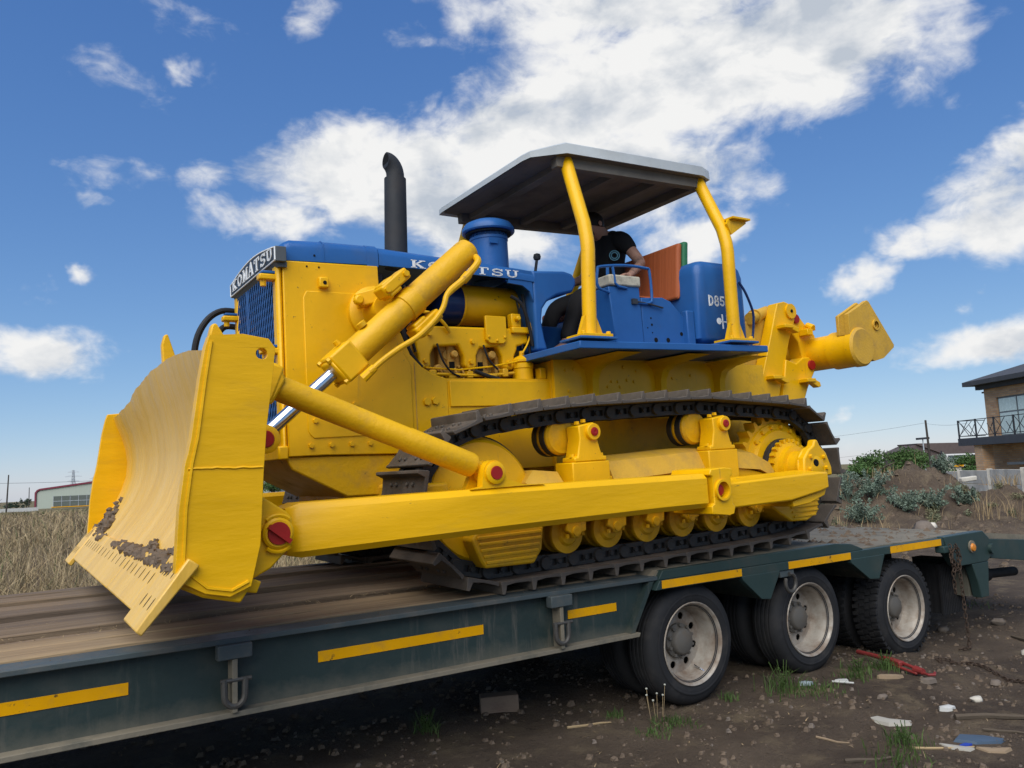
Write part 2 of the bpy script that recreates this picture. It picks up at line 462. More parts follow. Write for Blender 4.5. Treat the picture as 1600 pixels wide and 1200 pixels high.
class MB:
    def __init__(s):
        s.v, s.f, s.mir = [], [], False

    def add(s, vs, fs):
        o = len(s.v)
        s.v += [tuple(v) for v in vs]
        s.f += [tuple(i + o for i in f) for f in fs]
        return s

    def box(s, x0, x1, y0, y1, z0, z1):
        return s.add([(x0, y0, z0), (x1, y0, z0), (x1, y1, z0), (x0, y1, z0), (x0, y0, z1), (x1, y0, z1), (x1, y1, z1), (x0, y1, z1)],
                     [(0, 3, 2, 1), (4, 5, 6, 7), (0, 1, 5, 4), (1, 2, 6, 5), (2, 3, 7, 6), (3, 0, 4, 7)])

    def prism(s, poly, a0, a1, axis='y', holes=()):
        def P3(p, a):
            if axis == 'y':
                return (p[0], a, p[1])
            if axis == 'z':
                return (p[0], p[1], a)
            return (a, p[0], p[1])
        loops = [list(poly)] + [list(h) for h in holes]
        flat = [p for lp in loops for p in lp]
        n = len(flat)
        vs = [P3(p, a0) for p in flat] + [P3(p, a1) for p in flat]
        fs = []
        if holes:
            tris = tessellate_polygon([[Vector((p[0], p[1], 0)) for p in lp] for lp in loops])
            for t in tris:
                fs.append(tuple(t))
                fs.append(tuple(i + n for i in reversed(t)))
        else:
            fs += [tuple(range(n)), tuple(range(2 * n - 1, n - 1, -1))]
        o = 0
        for lp in loops:
            k = len(lp)
            for i in range(k):
                j = (i + 1) % k
                fs.append((o + i, o + j, o + j + n, o + i + n))
            o += k
        return s.add(vs, fs)

    def loft(s, rings, cap=True, closed=True):
        n = len(rings[0])
        vs = [p for r in rings for p in r]
        fs = []
        for a in range(len(rings) - 1):
            for i in range(n if closed else n - 1):
                j = (i + 1) % n
                fs.append((a * n + i, a * n + j, (a + 1) * n + j, (a + 1) * n + i))
        if cap and closed:
            fs.append(tuple(range(n)))
            fs.append(tuple(range((len(rings) - 1) * n, len(rings) * n)))
        return s.add(vs, fs)

    def lathe(s, prof, o, ax, n=24, cap=True):
        ax = Vector(ax).normalized()
        a = ax.orthogonal().normalized()
        b = ax.cross(a)
        o = Vector(o)
        rings = []
        for r, h in prof:
            r = max(r, 1e-4)
            rings.append([o + ax * h + (a * math.cos(2 * math.pi * i / n) + b * math.sin(2 * math.pi * i / n)) * r for i in range(n)])
        return s.loft(rings, cap)

    def cyl(s, p0, p1, r0, r1=None, n=16):
        p0, p1 = Vector(p0), Vector(p1)
        return s.lathe([(r0, 0), (r0 if r1 is None else r1, (p1 - p0).length)], p0, p1 - p0, n)

    def tube(s, pts, r, n=8, sm=0):
        pts = [Vector(p) for p in pts]
        if sm:                                       # smooth the run with a Catmull-Rom curve
            q = [pts[0]] + pts + [pts[-1]]
            rs0 = list(r) if isinstance(r, (list, tuple)) else [r] * len(pts)
            out, ro = [], []
            for i in range(1, len(q) - 2):
                a, b, c, d = q[i - 1:i + 3]
                for k in range(sm):
                    t = k / sm
                    out.append(0.5 * ((2 * b) + (c - a) * t + (2 * a - 5 * b + 4 * c - d) * t * t + (3 * b - a - 3 * c + d) * t ** 3))
                    ro.append(rs0[i - 1] * (1 - t) + rs0[i] * t)
            pts, r = out + [pts[-1]], ro + [rs0[-1]]
        rs = r if isinstance(r, (list, tuple)) else [r] * len(pts)
        rings = []
        up = None
        for i, p in enumerate(pts):
            t = (pts[min(i + 1, len(pts) - 1)] - pts[max(i - 1, 0)]).normalized()
            if up is None:
                up = t.orthogonal().normalized()
            up = (up - t * up.dot(t)).normalized()
            b = t.cross(up)
            rings.append([p + (up * math.cos(2 * math.pi * k / n) + b * math.sin(2 * math.pi * k / n)) * rs[i] for k in range(n)])
        return s.loft(rings)

    def bar(s, p0, p1, w, h, up=(0, 0, 1)):
        p0, p1 = Vector(p0), Vector(p1)
        t = (p1 - p0).normalized()
        up = Vector(up)
        sd = t.cross(up).normalized()
        up = sd.cross(t)
        q = [(-1, -1), (1, -1), (1, 1), (-1, 1)]
        return s.loft([[p + sd * (a * w / 2) + up * (b * h / 2) for a, b in q] for p in (p0, p1)])

    def bolts(s, pts, ax, r, h):
        for p in pts:
            s.cyl(p, Vector(p) + Vector(ax) * h, r, r * 0.92, 6)
        return s

    def mirror(s, yc):
        s.mir = True
        s.v = [(x, 2 * yc - y, z) for x, y, z in s.v]
        s.f = [tuple(reversed(f)) for f in s.f]
        return s

    def islands(s):
        par = list(range(len(s.v)))

        def find(i):
            while par[i] != i:
                par[i] = par[par[i]]
                i = par[i]
            return i
        for f in s.f:
            for i in f[1:]:
                par[find(i)] = find(f[0])
        out = {}
        for f in s.f:
            out.setdefault(find(f[0]), []).append(f)
        for fs in out.values():
            ids = sorted({i for f in fs for i in f})
            mp_ = {i: k for k, i in enumerate(ids)}
            yield MB().add([s.v[i] for i in ids], [tuple(mp_[i] for i in f) for f in fs])

    def build(s, name, mt, parent=None, bevel=0.0, smooth=35, seg=2):
        if name in ('bolts', 'holes', 'pin_keepers'):       # small pieces one can pick apart: one object each
            if not s.mir:
                for q in s.islands():
                    q.build(name[:-1], mt, parent, bevel, smooth, seg)
            return None
        off = OFF.get(parent.name, Vector((0, 0, 0))) if parent else Vector((0, 0, 0))
        me = bpy.data.meshes.new(name)
        me.from_pydata([tuple(Vector(v) - off) for v in s.v], [], s.f)
        bm = bmesh.new()
        bm.from_mesh(me)
        bmesh.ops.recalc_face_normals(bm, faces=bm.faces)
        bm.to_mesh(me)
        bm.free()
        if smooth:
            me.polygons.foreach_set('use_smooth', [True] * len(me.polygons))
            me.set_sharp_from_angle(angle=R(smooth))
        me.materials.append(MATS[mt])
        o = bpy.data.objects.new(name, me)
        col.objects.link(o)
        if bevel:
            md = o.modifiers.new('bevel', 'BEVEL')
            md.width = bevel
            md.segments = seg
            md.limit_method = 'ANGLE'
            md.angle_limit = R(40)
            md.harden_normals = False
        if parent:
            o.parent = parent
            OFF[o.name] = off
        return o


def tag(o, label=None, cat=None, group=None, kind=None):
    for k, v in (('label', label), ('category', cat), ('group', group), ('kind', kind)):
        if v:
            o[k] = v
    return o


def empty(name, loc, off=None, rot=None):
    o = bpy.data.objects.new(name, None)
    o.empty_display_size = 0.2
    col.objects.link(o)
    o.location = loc
    if rot:
        o.rotation_euler = rot
    OFF[o.name] = Vector(off if off is not None else loc)
    return o


def linked(src, name, parent=None, loc=(0, 0, 0), rot=None, mw=None):
    o = src.copy()
    o.name = name
    col.objects.link(o)
    o.parent = parent
    if mw is not None:
        o.matrix_local = mw
    else:
        o.location = loc
        if rot:
            o.rotation_euler = rot
    return o


def np_mesh(name, verts, faces, mt, parent=None, smooth=False):
    me = bpy.data.meshes.new(name)
    verts = np.asarray(verts, np.float32)
    faces = np.asarray(faces, np.int32)
    k = faces.shape[1]
    me.vertices.add(len(verts))
    me.vertices.foreach_set('co', verts.ravel())
    me.loops.add(faces.size)
    me.loops.foreach_set('vertex_index', faces.ravel())
    me.polygons.add(len(faces))
    me.polygons.foreach_set('loop_start', np.arange(0, faces.size, k, dtype=np.int32))
    me.update(calc_edges=True)
    if smooth:
        me.polygons.foreach_set('use_smooth', [True] * len(faces))
    for q in (mt if isinstance(mt, (list, tuple)) else [mt]):
        me.materials.append(MATS[q])
    o = bpy.data.objects.new(name, me)
    col.objects.link(o)
    if parent:
        o.parent = parent
    return o


def circ(cx, cz, r, n=16, a0=0.0, a1=2 * math.pi):
    full = abs(a1 - a0 - 2 * math.pi) < 1e-6
    return [(cx + r * math.cos(a0 + (a1 - a0) * i / (n if full else n - 1)), cz + r * math.sin(a0 + (a1 - a0) * i / (n if full else n - 1))) for i in range(n)]


# block letters as strokes on a 1 x 1 cell, with slab serifs for the maker's name
def stroke(mb, pts, w, to3):
    for (a, b) in zip(pts[:-1], pts[1:]):
        a, b = Vector((a[0], a[1], 0)), Vector((b[0], b[1], 0))
        t = (b - a).normalized()
        nrm = Vector((-t.y, t.x, 0)) * w / 2
        a, b = a - t * w * 0.25, b + t * w * 0.25
        q = [a - nrm, b - nrm, b + nrm, a + nrm]
        lo = [to3(p.x, p.y, 0.0) for p in q]
        hi = [to3(p.x, p.y, 1.0) for p in q]
        mb.add(lo + hi, [(0, 1, 2, 3), (4, 5, 6, 7), (0, 1, 5, 4), (1, 2, 6, 5), (2, 3, 7, 6), (3, 0, 4, 7)])


def arc(cx, cy, rx, ry, a0, a1, n=9):
    return [(cx + rx * math.cos(R(a0 + (a1 - a0) * i / (n - 1))), cy + ry * math.sin(R(a0 + (a1 - a0) * i / (n - 1)))) for i in range(n)]


W_, S_ = 0.20, 0.10
GLYPH = {
    'K': [([(.2, .05), (.2, .95)], W_), ([(.28, .45), (.75, .93)], .13), ([(.36, .52), (.8, .07)], W_), ([(.03, .05), (.38, .05)], S_), ([(.03, .95), (.38, .95)], S_), ([(.6, .95), (.95, .95)], S_), ([(.62, .05), (.98, .05)], S_)],
    'O': [(arc(.5, .5, .36, .42, 0, 360, 17), .19)],
    'M': [([(.17, .05), (.17, .95)], .14), ([(.83, .05), (.83, .95)], W_), ([(.17, .93), (.5, .15)], .17), ([(.83, .93), (.5, .15)], .12), ([(.0, .05), (.33, .05)], S_), ([(.0, .95), (.25, .95)], S_), ([(.65, .05), (1, .05)], S_), ([(.75, .95), (1, .95)], S_)],
    'A': [([(.15, .05), (.5, .95)], .12), ([(.85, .05), (.5, .95)], W_), ([(.3, .36), (.7, .36)], .09), ([(0, .05), (.32, .05)], S_), ([(.64, .05), (1, .05)], S_)],
    'T': [([(.5, .05), (.5, .95)], W_), ([(.06, .95), (.94, .95)], S_), ([(.08, .95), (.08, .72)], .1), ([(.92, .95), (.92, .72)], .1), ([(.3, .05), (.7, .05)], S_)],
    'S': [(arc(.5, .71, .3, .22, 20, 270, 11) + arc(.5, .28, .32, .22, 90, -160, 11), .16), ([(.85, .95), (.85, .7)], .08), ([(.14, .05), (.14, .3)], .08)],
    'U': [([(.2, .95), (.2, .35)] + arc(.5, .35, .3, .29, 180, 360, 9) + [(.8, .95)], .16), ([(.02, .95), (.4, .95)], S_), ([(.62, .95), (.98, .95)], S_)],
    'D': [([(.15, .0), (.15, 1.0)], .22), ([(.15, .91), (.4, .91)] + arc(.4, .5, .4, .41, 90, -90, 11) + [(.15, .09)], .2)],
    '8': [(arc(.5, .74, .27, .22, 0, 360, 15), .17), (arc(.5, .28, .33, .25, 0, 360, 15), .18)],
    '5': [([(.85, .92), (.25, .92), (.22, .52)], .18), (arc(.46, .32, .34, .25, 130, -150, 13), .18)],
}


def lettering(mb, text, o, ux, uy, nrm, h, adv, width, depth=0.003):
    o, ux, uy, nrm = Vector(o), Vector(ux), Vector(uy), Vector(nrm)
    for i, ch in enumerate(text):
        if ch == ' ':
            continue
        for pts, w in GLYPH[ch]:
            stroke(mb, pts, w, lambda x, y, d, i=i: o + ux * (i * adv + x * width) + uy * (y * h) + nrm * (d * depth))
    return mb

# ------------------------------------------------------------------ the setting
def fade(v, a, b):
    t = min(1.0, max(0.0, (v - a) / (b - a)))
    return t * t * (3 - 2 * t)


def gz(x, y):
    d_ = math.hypot(x, y)
    z = 0.03 - 0.014 * max(0.0, min(d_, 900.0) - 40.0)
    z -= 0.075 * fade(x, 5.0, 6.6)
    if 0.5 < x < 14 and y < 6:                      # shallow wheel ruts beside the trailer
        for ry in (1.75, 2.85):
            z -= 0.030 * math.exp(-((y - ry - 0.05 * math.sin(x * 1.3)) / 0.14) ** 2)
            z += 0.018 * math.exp(-((y - ry - 0.24 - 0.05 * math.sin(x * 1.3)) / 0.09) ** 2)
    if d_ < 30:
        k = 1 - d_ / 30
        z += k * (0.035 * mnoise.noise((x * 0.9, y * 0.9, 3.0)) + 0.022 * mnoise.noise((x * 2.7, y * 2.7, 1.0)) + 0.012 * mnoise.noise((x * 7.0, y * 7.0, 5.0)))
    return z


def build_ground():
    n1, n2 = 300, 300
    u = np.linspace(-1, 1, n1)
    xs = 5.0 + 3.5 * np.sinh(u * 6.6) * 1.6
    v = np.linspace(-0.55, 1, n2)
    ys = 3.6 + 2.2 * np.sinh(v * 7.1) * 1.4
    X, Y = np.meshgrid(xs, ys, indexing='ij')
    Z = np.empty_like(X)
    Fd = np.empty_like(X)
    for i in range(n1):
        for j in range(n2):
            x, y = X[i, j], Y[i, j]
            Z[i, j] = gz(x, y)
            d_ = math.hypot(x, y)
            f = fade(y - 7.4 - max(0.0, x - 3.5) * 0.9 + 0.8 * mnoise.noise((x * .6, y * .6, 9)), 0, 1.6)
            Fd[i, j] = max(f, fade(d_, 26, 34))
    idx = np.arange(n1 * n2).reshape(n1, n2)
    q = np.stack([idx[:-1, :-1], idx[1:, :-1], idx[1:, 1:], idx[:-1, 1:]], -1).reshape(-1, 4)
    o = np_mesh('ground', np.stack([X, Y, Z], -1).reshape(-1, 3), q, 'ground_soil', smooth=True)
    a = o.data.attributes.new('field', 'FLOAT', 'POINT')
    a.data.foreach_set('value', Fd.ravel().astype(np.float32))
    tag(o, 'dark brown trampled earth running out into a dry field', 'ground', kind='structure')


build_ground()


def build_mound():
    n1, n2 = 170, 140
    xs = np.linspace(9.5, 24.0, n1)
    ys = np.linspace(4.2, 15.5, n2)
    P = [(15.4, 10.5, 0.92, 1.5), (16.5, 9.85, 1.30, 1.45), (17.2, 9.3, 0.95, 0.9), (18.5, 8.7, 0.88, 0.95), (19.6, 8.0, 0.52, 1.2), (20.6, 7.3, 0.40, 1.7),
         (13.8, 10.7, 0.45, 1.2), (14.9, 8.7, 0.35, 1.1), (16.6, 8.2, 0.35, 1.0), (13.0, 8.9, 0.18, 1.0)]
    V = []
    for x in xs:
        for y in ys:
            h = 0.0
            for (px, py, ph, pr) in P:
                h = max(h, ph * math.exp(-(((x - px) ** 2 + (y - py) ** 2) / (pr * pr)) ** 1.15)) if ph < 0.4 else h + 0
            s = 0.0
            for (px, py, ph, pr) in P:
                s += (ph * math.exp(-((x - px) ** 2 + (y - py) ** 2) / (pr * pr) * 0.9)) ** 3
            h = max(h, s ** (1 / 3))
            nn = mnoise.noise((x * 1.1, y * 1.1, 2)) * 0.22 + mnoise.noise((x * 3.1, y * 3.1, 4)) * 0.16 + mnoise.noise((x * 8, y * 8, 4)) * 0.09
            h = h * (1 + 0.9 * nn) + nn * 0.10 * min(1, h * 4)
            V.append((x, y, gz(x, y) - 0.03 + h))
    idx = np.arange(n1 * n2).reshape(n1, n2)
    q = np.stack([idx[:-1, :-1], idx[1:, :-1], idx[1:, 1:], idx[:-1, 1:]], -1).reshape(-1, 4)
    o = np_mesh('dirt_mound', V, q, 'ground_soil', smooth=True)
    a = o.data.attributes.new('field', 'FLOAT', 'POINT')
    a.data.foreach_set('value', np.zeros(n1 * n2, np.float32))
    tag(o, 'heap of dark soil behind the rear end of the trailer', 'mound', kind='structure')
    return np.array(V)


MOUND = build_mound()


def mz(x, y):
    i = np.argmin((MOUND[:, 0] - x) ** 2 + (MOUND[:, 1] - y) ** 2)
    return max(float(MOUND[i, 2]), gz(x, y))


def blades(name, pos, h, w, mt, lean=0.35, mat_idx=None, parent=None):
    pos, h, w = np.asarray(pos, float), np.asarray(h, float), np.asarray(w, float)
    n = len(pos)
    a = rng.uniform(0, 2 * np.pi, n)
    b = rng.uniform(0, 2 * np.pi, n)
    ln = np.abs(rng.normal(0, lean, n)) * h
    sx, sy = np.cos(a) * w / 2, np.sin(a) * w / 2
    lx, ly = np.cos(b) * ln, np.sin(b) * ln
    V = np.zeros((n, 5, 3))
    V[:, 0] = pos + np.stack([-sx, -sy, 0 * h], -1)
    V[:, 1] = pos + np.stack([sx, sy, 0 * h], -1)
    V[:, 2] = pos + np.stack([sx * .8 + lx * .3, sy * .8 + ly * .3, h * .55], -1)
    V[:, 3] = pos + np.stack([-sx * .8 + lx * .3, -sy * .8 + ly * .3, h * .55], -1)
    V[:, 4] = pos + np.stack([lx, ly, h * rng.uniform(.85, 1.0, n)], -1)
    k = np.arange(n)[:, None] * 5
    T = np.concatenate([k + [0, 1, 2], k + [0, 2, 3], k + [3, 2, 4]])
    o = np_mesh(name, V.reshape(-1, 3), T, mt, parent)
    if parent is not None:
        o['kind'] = 'stuff'
    if mat_idx is not None:
        o.data.polygons.foreach_set('material_index', np.concatenate([mat_idx] * 3).astype(np.int32))
    return o


def build_field_grass():
    pos, hh, ww, mi = [], [], [], []
    for (ya, yb, dens, wd) in ((7.1, 13, 240, 0.010), (13, 24, 130, 0.016), (24, 48, 45, 0.032), (48, 110, 11, 0.07)):
        area = 0.5 * (yb - ya) * ((0.40 * ya + 1 + 0.14 * ya + 1.5) + (0.40 * yb + 1 + 0.14 * yb + 1.5))
        for _ in range(int(area * dens)):
            y = random.uniform(ya, yb)
            x = random.uniform(-0.14 * y - 1.5, 0.40 * y + 1)
            c = mnoise.noise((x * 0.5, y * 0.5, 0.0)) + 0.5 * mnoise.noise((x * 1.7, y * 1.7, 3.0))
            if c < -0.2 and random.random() < 0.75:
                continue
            pos.append((x, y, gz(x, y) - 0.02))
            hh.append((0.30 + 0.34 * random.random()) * (1 + 0.95 * c))
            ww.append(wd * random.uniform(0.6, 1.3))
            g = mnoise.noise((x * 0.23 + 4, y * 0.10, 7.0))
            mi.append(1 if (g > 0.22 and random.random() < 0.75) or random.random() < 0.05 else (2 if random.random() < .25 else (3 if random.random() < .25 else 0)))
    o = blades('field_grass', pos, np.clip(hh, 0.12, 0.85), ww, ['dry_grass', 'field_green', 'straw', 'plank_c'], 0.62, np.array(mi))
    tag(o, 'tall dry straw coloured grass covering the field beyond the trailer', 'grass', kind='stuff')


build_field_grass()


def leaf_cloud(name, centres, n, size, mt, parent=None, flat=0.0):
    """small leaf faces spread through the volume of several uneven clumps"""
    V = np.zeros((n, 4, 3))
    cs = np.array([c[:3] for c in centres], float)
    rs = np.array([c[3:6] if len(c) > 4 else (c[3],) * 3 for c in centres], float)
    wgt = (rs.prod(1)) ** 0.8
    pick = rng.choice(len(centres), n, p=wgt / wgt.sum())
    dirs = rng.normal(size=(n, 3))
    dirs /= np.linalg.norm(dirs, axis=1)[:, None]
    rad = rng.uniform(0, 1, n) ** 0.42
    p = cs[pick] + dirs * rad[:, None] * rs[pick] * rng.uniform(.75, 1.2, n)[:, None]
    a = rng.normal(size=(n, 3))
    a /= np.linalg.norm(a, axis=1)[:, None]
    b = np.cross(a, rng.normal(size=(n, 3)))
    b /= np.linalg.norm(b, axis=1)[:, None]
    sz = size * rng.uniform(.6, 1.3, n)[:, None]
    V[:, 0] = p - a * sz
    V[:, 1] = p + b * sz * 0.45
    V[:, 2] = p + a * sz
    V[:, 3] = p - b * sz * 0.45
    q = np.arange(n)[:, None] * 4 + [0, 1, 2, 3]
    return np_mesh(name, V.reshape(-1, 3), q, mt, parent)


def tree(name, label, x, y, zb, h, rx, mt, n, leaf, group=None, lobes=7, cat='tree'):
    t = empty(name, (x, y, zb), off=(0, 0, 0))
    tr = MB()
    tr.tube([(0, 0, -0.2), (0.05 * rx, 0, h * .3), (-0.03 * rx, 0.04 * rx, h * .55), (0.06 * rx, 0, h * .85)], [rx * .09, rx * .075, rx * .055, rx * .02], 7)
    for k in range(5):
        a = k * 1.3 + x
        tr.tube([(0, 0, h * (.3 + .07 * k)), (rx * .35 * math.cos(a), rx * .35 * math.sin(a), h * (.5 + .06 * k)), (rx * .7 * math.cos(a), rx * .7 * math.sin(a), h * (.62 + .06 * k))], [rx * .045, rx * .03, rx * .012], 5)
    tr.build('trunk', 'bark', t)
    cs = []
    for k in range(lobes):
        a = random.uniform(0, 6.28)
        q = random.uniform(0.1, 0.75) * rx
        cs.append((q * math.cos(a), q * math.sin(a), h * random.uniform(.22, .86) * (1 - .25 * (q / rx) ** 2), rx * random.uniform(.22, .42), rx * random.uniform(.22, .42), h * random.uniform(.10, .20)))
    leaf_cloud('crown', cs, n, leaf, mt, t)
    return tag(t, label, cat, group)


# --- left background: shed, pylons, poles, tree line
def frame_dir(px):
    v = vd + vr * ((px - 800) / 1230.0)
    return Vector((v.x, v.y, 0)).normalized()


hx = Vector((r0.x, r0.y, 0)).normalized()        # level direction across the view
SHZ = -2.95
S0 = Vector((10.4, 283.0, SHZ))                   # left corner of the shed
shed = empty('farm_shed', S0, off=(0, 0, 0), rot=(0, 0, math.atan2(hx.y, hx.x) + 0.10))
b = MB().prism([(0, 0), (0, 4.6), (1.2, 5.6), (36, 9.2), (70, 5.6), (70, 0)], 0, 40, 'y')
b.build('wall', 'shed_wall', shed)
MB().prism([(-.25, 0), (-.25, 4.9), (.4, 5.75), (1.2, 6.1), (36, 9.75), (70.3, 6.0), (70.3, 5.5), (36, 9.2), (1.2, 5.6), (.55, 5.3), (.25, 4.7), (.25, 0)], -.35, 40.2, 'y').build('roof_trim', 'shed_trim', shed)
for k in range(15):
    x0 = 5.2 + k * 2.45
    w_ = MB().box(x0, x0 + 2.25, -.12, .1, 0.5, 3.6).build('window', 'shed_window', shed)
    MB().box(x0 - .1, x0 + 2.35, -.2, -.05, 2.0, 2.12).box(x0 - .1, x0, -.2, -.05, .4, 3.7).build('frame', 'galvanised_hazed', w_)
MB().box(4.6, 60, -.3, -.08, 0.2, 0.42).build('sill', 'reflector', shed)
tag(shed, 'pale green corrugated farm shed with maroon roof trim far beyond the blade', 'shed')

lw = MB().box(-14, 10.0, 255, 255.4, -3.2, -2.05)
tag(lw.build('boundary_wall', 'litter_white'), 'low white boundary wall in the distance left of the shed', 'wall')


def pole(name, label, x, y, zb, h, r, lean=(0, 0), arm=0.0, mt='pole_wood', parts=True):
    t = empty(name, (x, y, zb), off=(0, 0, 0))
    MB().cyl((0, 0, -.3), (lean[0], lean[1], h), r, r * .7, 8).build('post', mt, t)
    if arm:
        MB().bar((lean[0] - arm, lean[1], h * .95), (lean[0] + arm, lean[1], h * .95), .12, .14).build('crossarm', mt, t)
        m_ = MB()
        for sx in (-.9, 0, .9):
            m_.cyl((lean[0] + sx * arm, lean[1], h * .95), (lean[0] + sx * arm, lean[1], h * .95 + .3), .05, .04, 6)
        m_.build('insulators', 'litter_white', t)
    return tag(t, label, 'pole', 'utility poles')


pole('utility_pole', 'taller dark utility pole at the left edge of the field', 2.4, 238.0, -2.7, 9.4, .20, (0.3, 0), 0)
pole('utility_pole', 'thin pole between the left edge and the shed', 8.4, 276.0, -3.0, 6.6, .14)
pole('utility_pole', 'dark leaning pole rising behind the soil heap', 44.75, 24.83, -0.3, 3.9, .08, (-0.15, 0.0))


def pylon(label, x, y, zb, h, s):
    t = empty('lattice_pylon', (x, y, zb), off=(0, 0, 0), rot=(0, 0, math.atan2(hx.y, hx.x)))
    m_ = MB()
    for sx in (-1, 1):
        for sy in (-1, 1):
            m_.bar((sx * s, sy * s, 0), (sx * s * .3, sy * s * .3, h * .6), .5, .5)
            m_.bar((sx * s * .3, sy * s * .3, h * .6), (sx * s * .12, sy * s * .12, h), .45, .45)
    for k in range(9):
        z0, z1 = h * k / 9, h * (k + 1) / 9
        f0 = max(.15, 1 - .7 * k / 5.4) * s
        f1 = max(.15, 1 - .7 * (k + 1) / 5.4) * s
        for sy in (-1, 1):
            m_.bar((-f0, sy * f0, z0), (f1, sy * f1, z1), .3, .3)
            m_.bar((f0, sy * f0, z0), (-f1, sy * f1, z1), .3, .3)
    m_.build('tower', 'galvanised_hazed', t)
    for zz, L in ((.62, 6.5), (.78, 9), (.93, 6)):
        MB().bar((-L, 0, h * zz), (L, 0, h * zz), .5, .6).bar((-L, 0, h * zz), (0, 0, h * (zz + .06)), .3, .3).bar((L, 0, h * zz), (0, 0, h * (zz + .06)), .3, .3).build('crossarm', 'galvanised_hazed', t)
    return tag(t, label, 'pylon', 'electricity pylons')


pylon('larger lattice electricity pylon standing behind the shed', 71.0, 990.0, -6, 32.0, 4.2)
pylon('smaller, farther lattice pylon to the right of the larger one', 128.0, 1400.0, -6, 30.0, 4.0)
for k in range(5):
    d_ = frame_dir(-14 + k * 15)
    L = 300 + 12 * (k % 3)
    tree('field_tree', ('leftmost dark tree of the far tree line', 'second dark tree from the left in the far tree line', 'dark tree right behind the taller left pole', 'dark tree between the two left poles', 'rightmost dark tree of the far line, next to the shed')[k], d_.x * L, d_.y * L, -3.4, 3.4 + 1.2 * math.sin(k * 2.1), 2.4, 'far_leaf', 260, .35, 'trees of the far tree line', 5)
for px, L, h_, r_, lb in ((398, 62, 2.3, 1.3, 'round green tree glimpsed low between blade and front of bulldozer'), (424, 66, 2.9, 1.5, 'green tree seen between push arm and radiator guard')):
    d_ = frame_dir(px)
    tree('field_tree', lb, d_.x * L, d_.y * L, gz(d_.x * L, d_.y * L), h_, r_, 'tree_leaf', 1400, .10)

# --- right background: house, precast wall, warehouse, trees, street lamp, wires
HA = Vector((40.896, 21.2, 0.0))
E1 = Vector((-0.49722, -0.86762, 0.0))
house = empty('brick_house', HA, off=(0, 0, 0), rot=(0, 0, math.atan2(E1.y, E1.x)))
# local x runs along the front towards the camera, local -y is the side away from the camera (inside)
HZ = gz(HA.x, HA.y) - 0.3


def hbox(x0, x1, w0, w1, z0, z1):
    return MB().box(x0, x1, w0, w1, z0, z1)


SG = -1.0 if Vector((-E1.y, E1.x, 0)).dot(Vector((-0.86762, 0.49722, 0))) > 0 else 1.0   # inside direction sign along local y


def hy(w):
    return SG * w


def hb(name, mt, x0, x1, w0, w1, z0, z1, parent=None):
    return MB().box(x0, x1, min(hy(w0), hy(w1)), max(hy(w0), hy(w1)), z0, z1).build(name, mt, parent or house)


# upper storey wall around the sliding window, lower storey, pillar
hb('wall', 'face_brick', 0.2, 1.05, 1.5, 9.5, HZ, 5.0)
hb('wall', 'face_brick', 1.05, 4.6, 1.5, 1.75, 4.3, 5.0)
hb('wall', 'face_brick', 1.05, 4.6, 1.5, 1.75, HZ, 2.36)
hb('wall', 'face_brick', 4.6, 13.0, 1.5, 1.75, HZ, 5.0)
hb('rear_wall', 'face_brick', 1.05, 13.0, 9.2, 9.5, HZ, 5.0)
hb('pillar', 'face_brick', 1.0, 1.6, 0.15, 0.7, HZ, 1.97)
hb('balcony_slab', 'charcoal_plaster', 0.0, 13.0, 0.0, 1.49, 1.98, 2.35)
for (a0, a1) in ((1.1, 2.38), (2.44, 4.55)):
    wdw = hb('window', 'window_frame', a0 - .05, a1 + .05, 1.6, 1.68, 2.37, 4.3)
    hb('pane', 'glass', a0 + .03, a1 - .03, 1.575, 1.599, 2.45, 3.50, wdw)
    hb('pane', 'glass', a0 + .03, a1 - .03, 1.575, 1.599, 3.58, 4.22, wdw)
hb('window_lintel', 'window_frame', 2.2, 13, 0.9, 1.49, 0.98, 1.10)
rl = MB()
for q in np.arange(0.05, 13.0, 1.36):
    yy = hy(.06)
    hb('railing_post', 'dark_metal', q - .03, q + .03, .03, .09, 2.35, 3.27)
    x0, x1 = q + .05, q + 1.28
    r2 = MB()
    for zz in (2.46, 3.24):
        r2.bar((x0 - .05, yy, zz), (x1 + .05, yy, zz), .035, .035)
    r2.bar((x0, yy, 2.46), (x0 + .75, yy, 3.24), .022, .022)
    r2.bar((x0, yy, 3.24), (x0 + .75, yy, 2.46), .022, .022)
    r2.bar((x0 + .78, yy, 2.46), (x0 + .78, yy, 3.24), .03, .03)
    r2.bar((x0 + .82, yy, 2.46), (x1, yy, 3.0), .022, .022)
    r2.bar((x0 + .82, yy, 3.0), (x1, yy, 2.46), .022, .022)
    r2.build('railing_panel', 'dark_metal', house)
r2 = MB()
for zz in (2.46, 3.24):
    r2.bar((.05, hy(.06), zz), (.05, hy(1.45), zz), .035, .035)
r2.bar((.05, hy(.06), 2.46), (.05, hy(.8), 3.24), .022, .022).bar((.05, hy(.06), 3.24), (.05, hy(.8), 2.46), .022, .022)
r2.build('railing_panel', 'dark_metal', house)
rf = MB()
ring0 = [(-.35, .75), (13.6, .75), (13.6, 10.2), (-.35, 10.2)]
rf.add([(x, hy(w), 5.0) for x, w in ring0] + [(x, hy(w), 5.22) for x, w in ring0] + [(4.6, hy(4.5), 6.55), (9.2, hy(4.5), 6.55)],
       [(0, 1, 2, 3), (0, 1, 5, 4), (1, 2, 6, 5), (2, 3, 7, 6), (3, 0, 4, 7), (4, 5, 9, 8), (5, 6, 9), (6, 7, 8, 9), (7, 4, 8)])
rfo = rf.build('roof', 'roof_charcoal', house, smooth=0)
hb('fascia', 'charcoal_plaster', 0.0, 13.2, 1.2, 1.45, 4.78, 4.99, rfo)
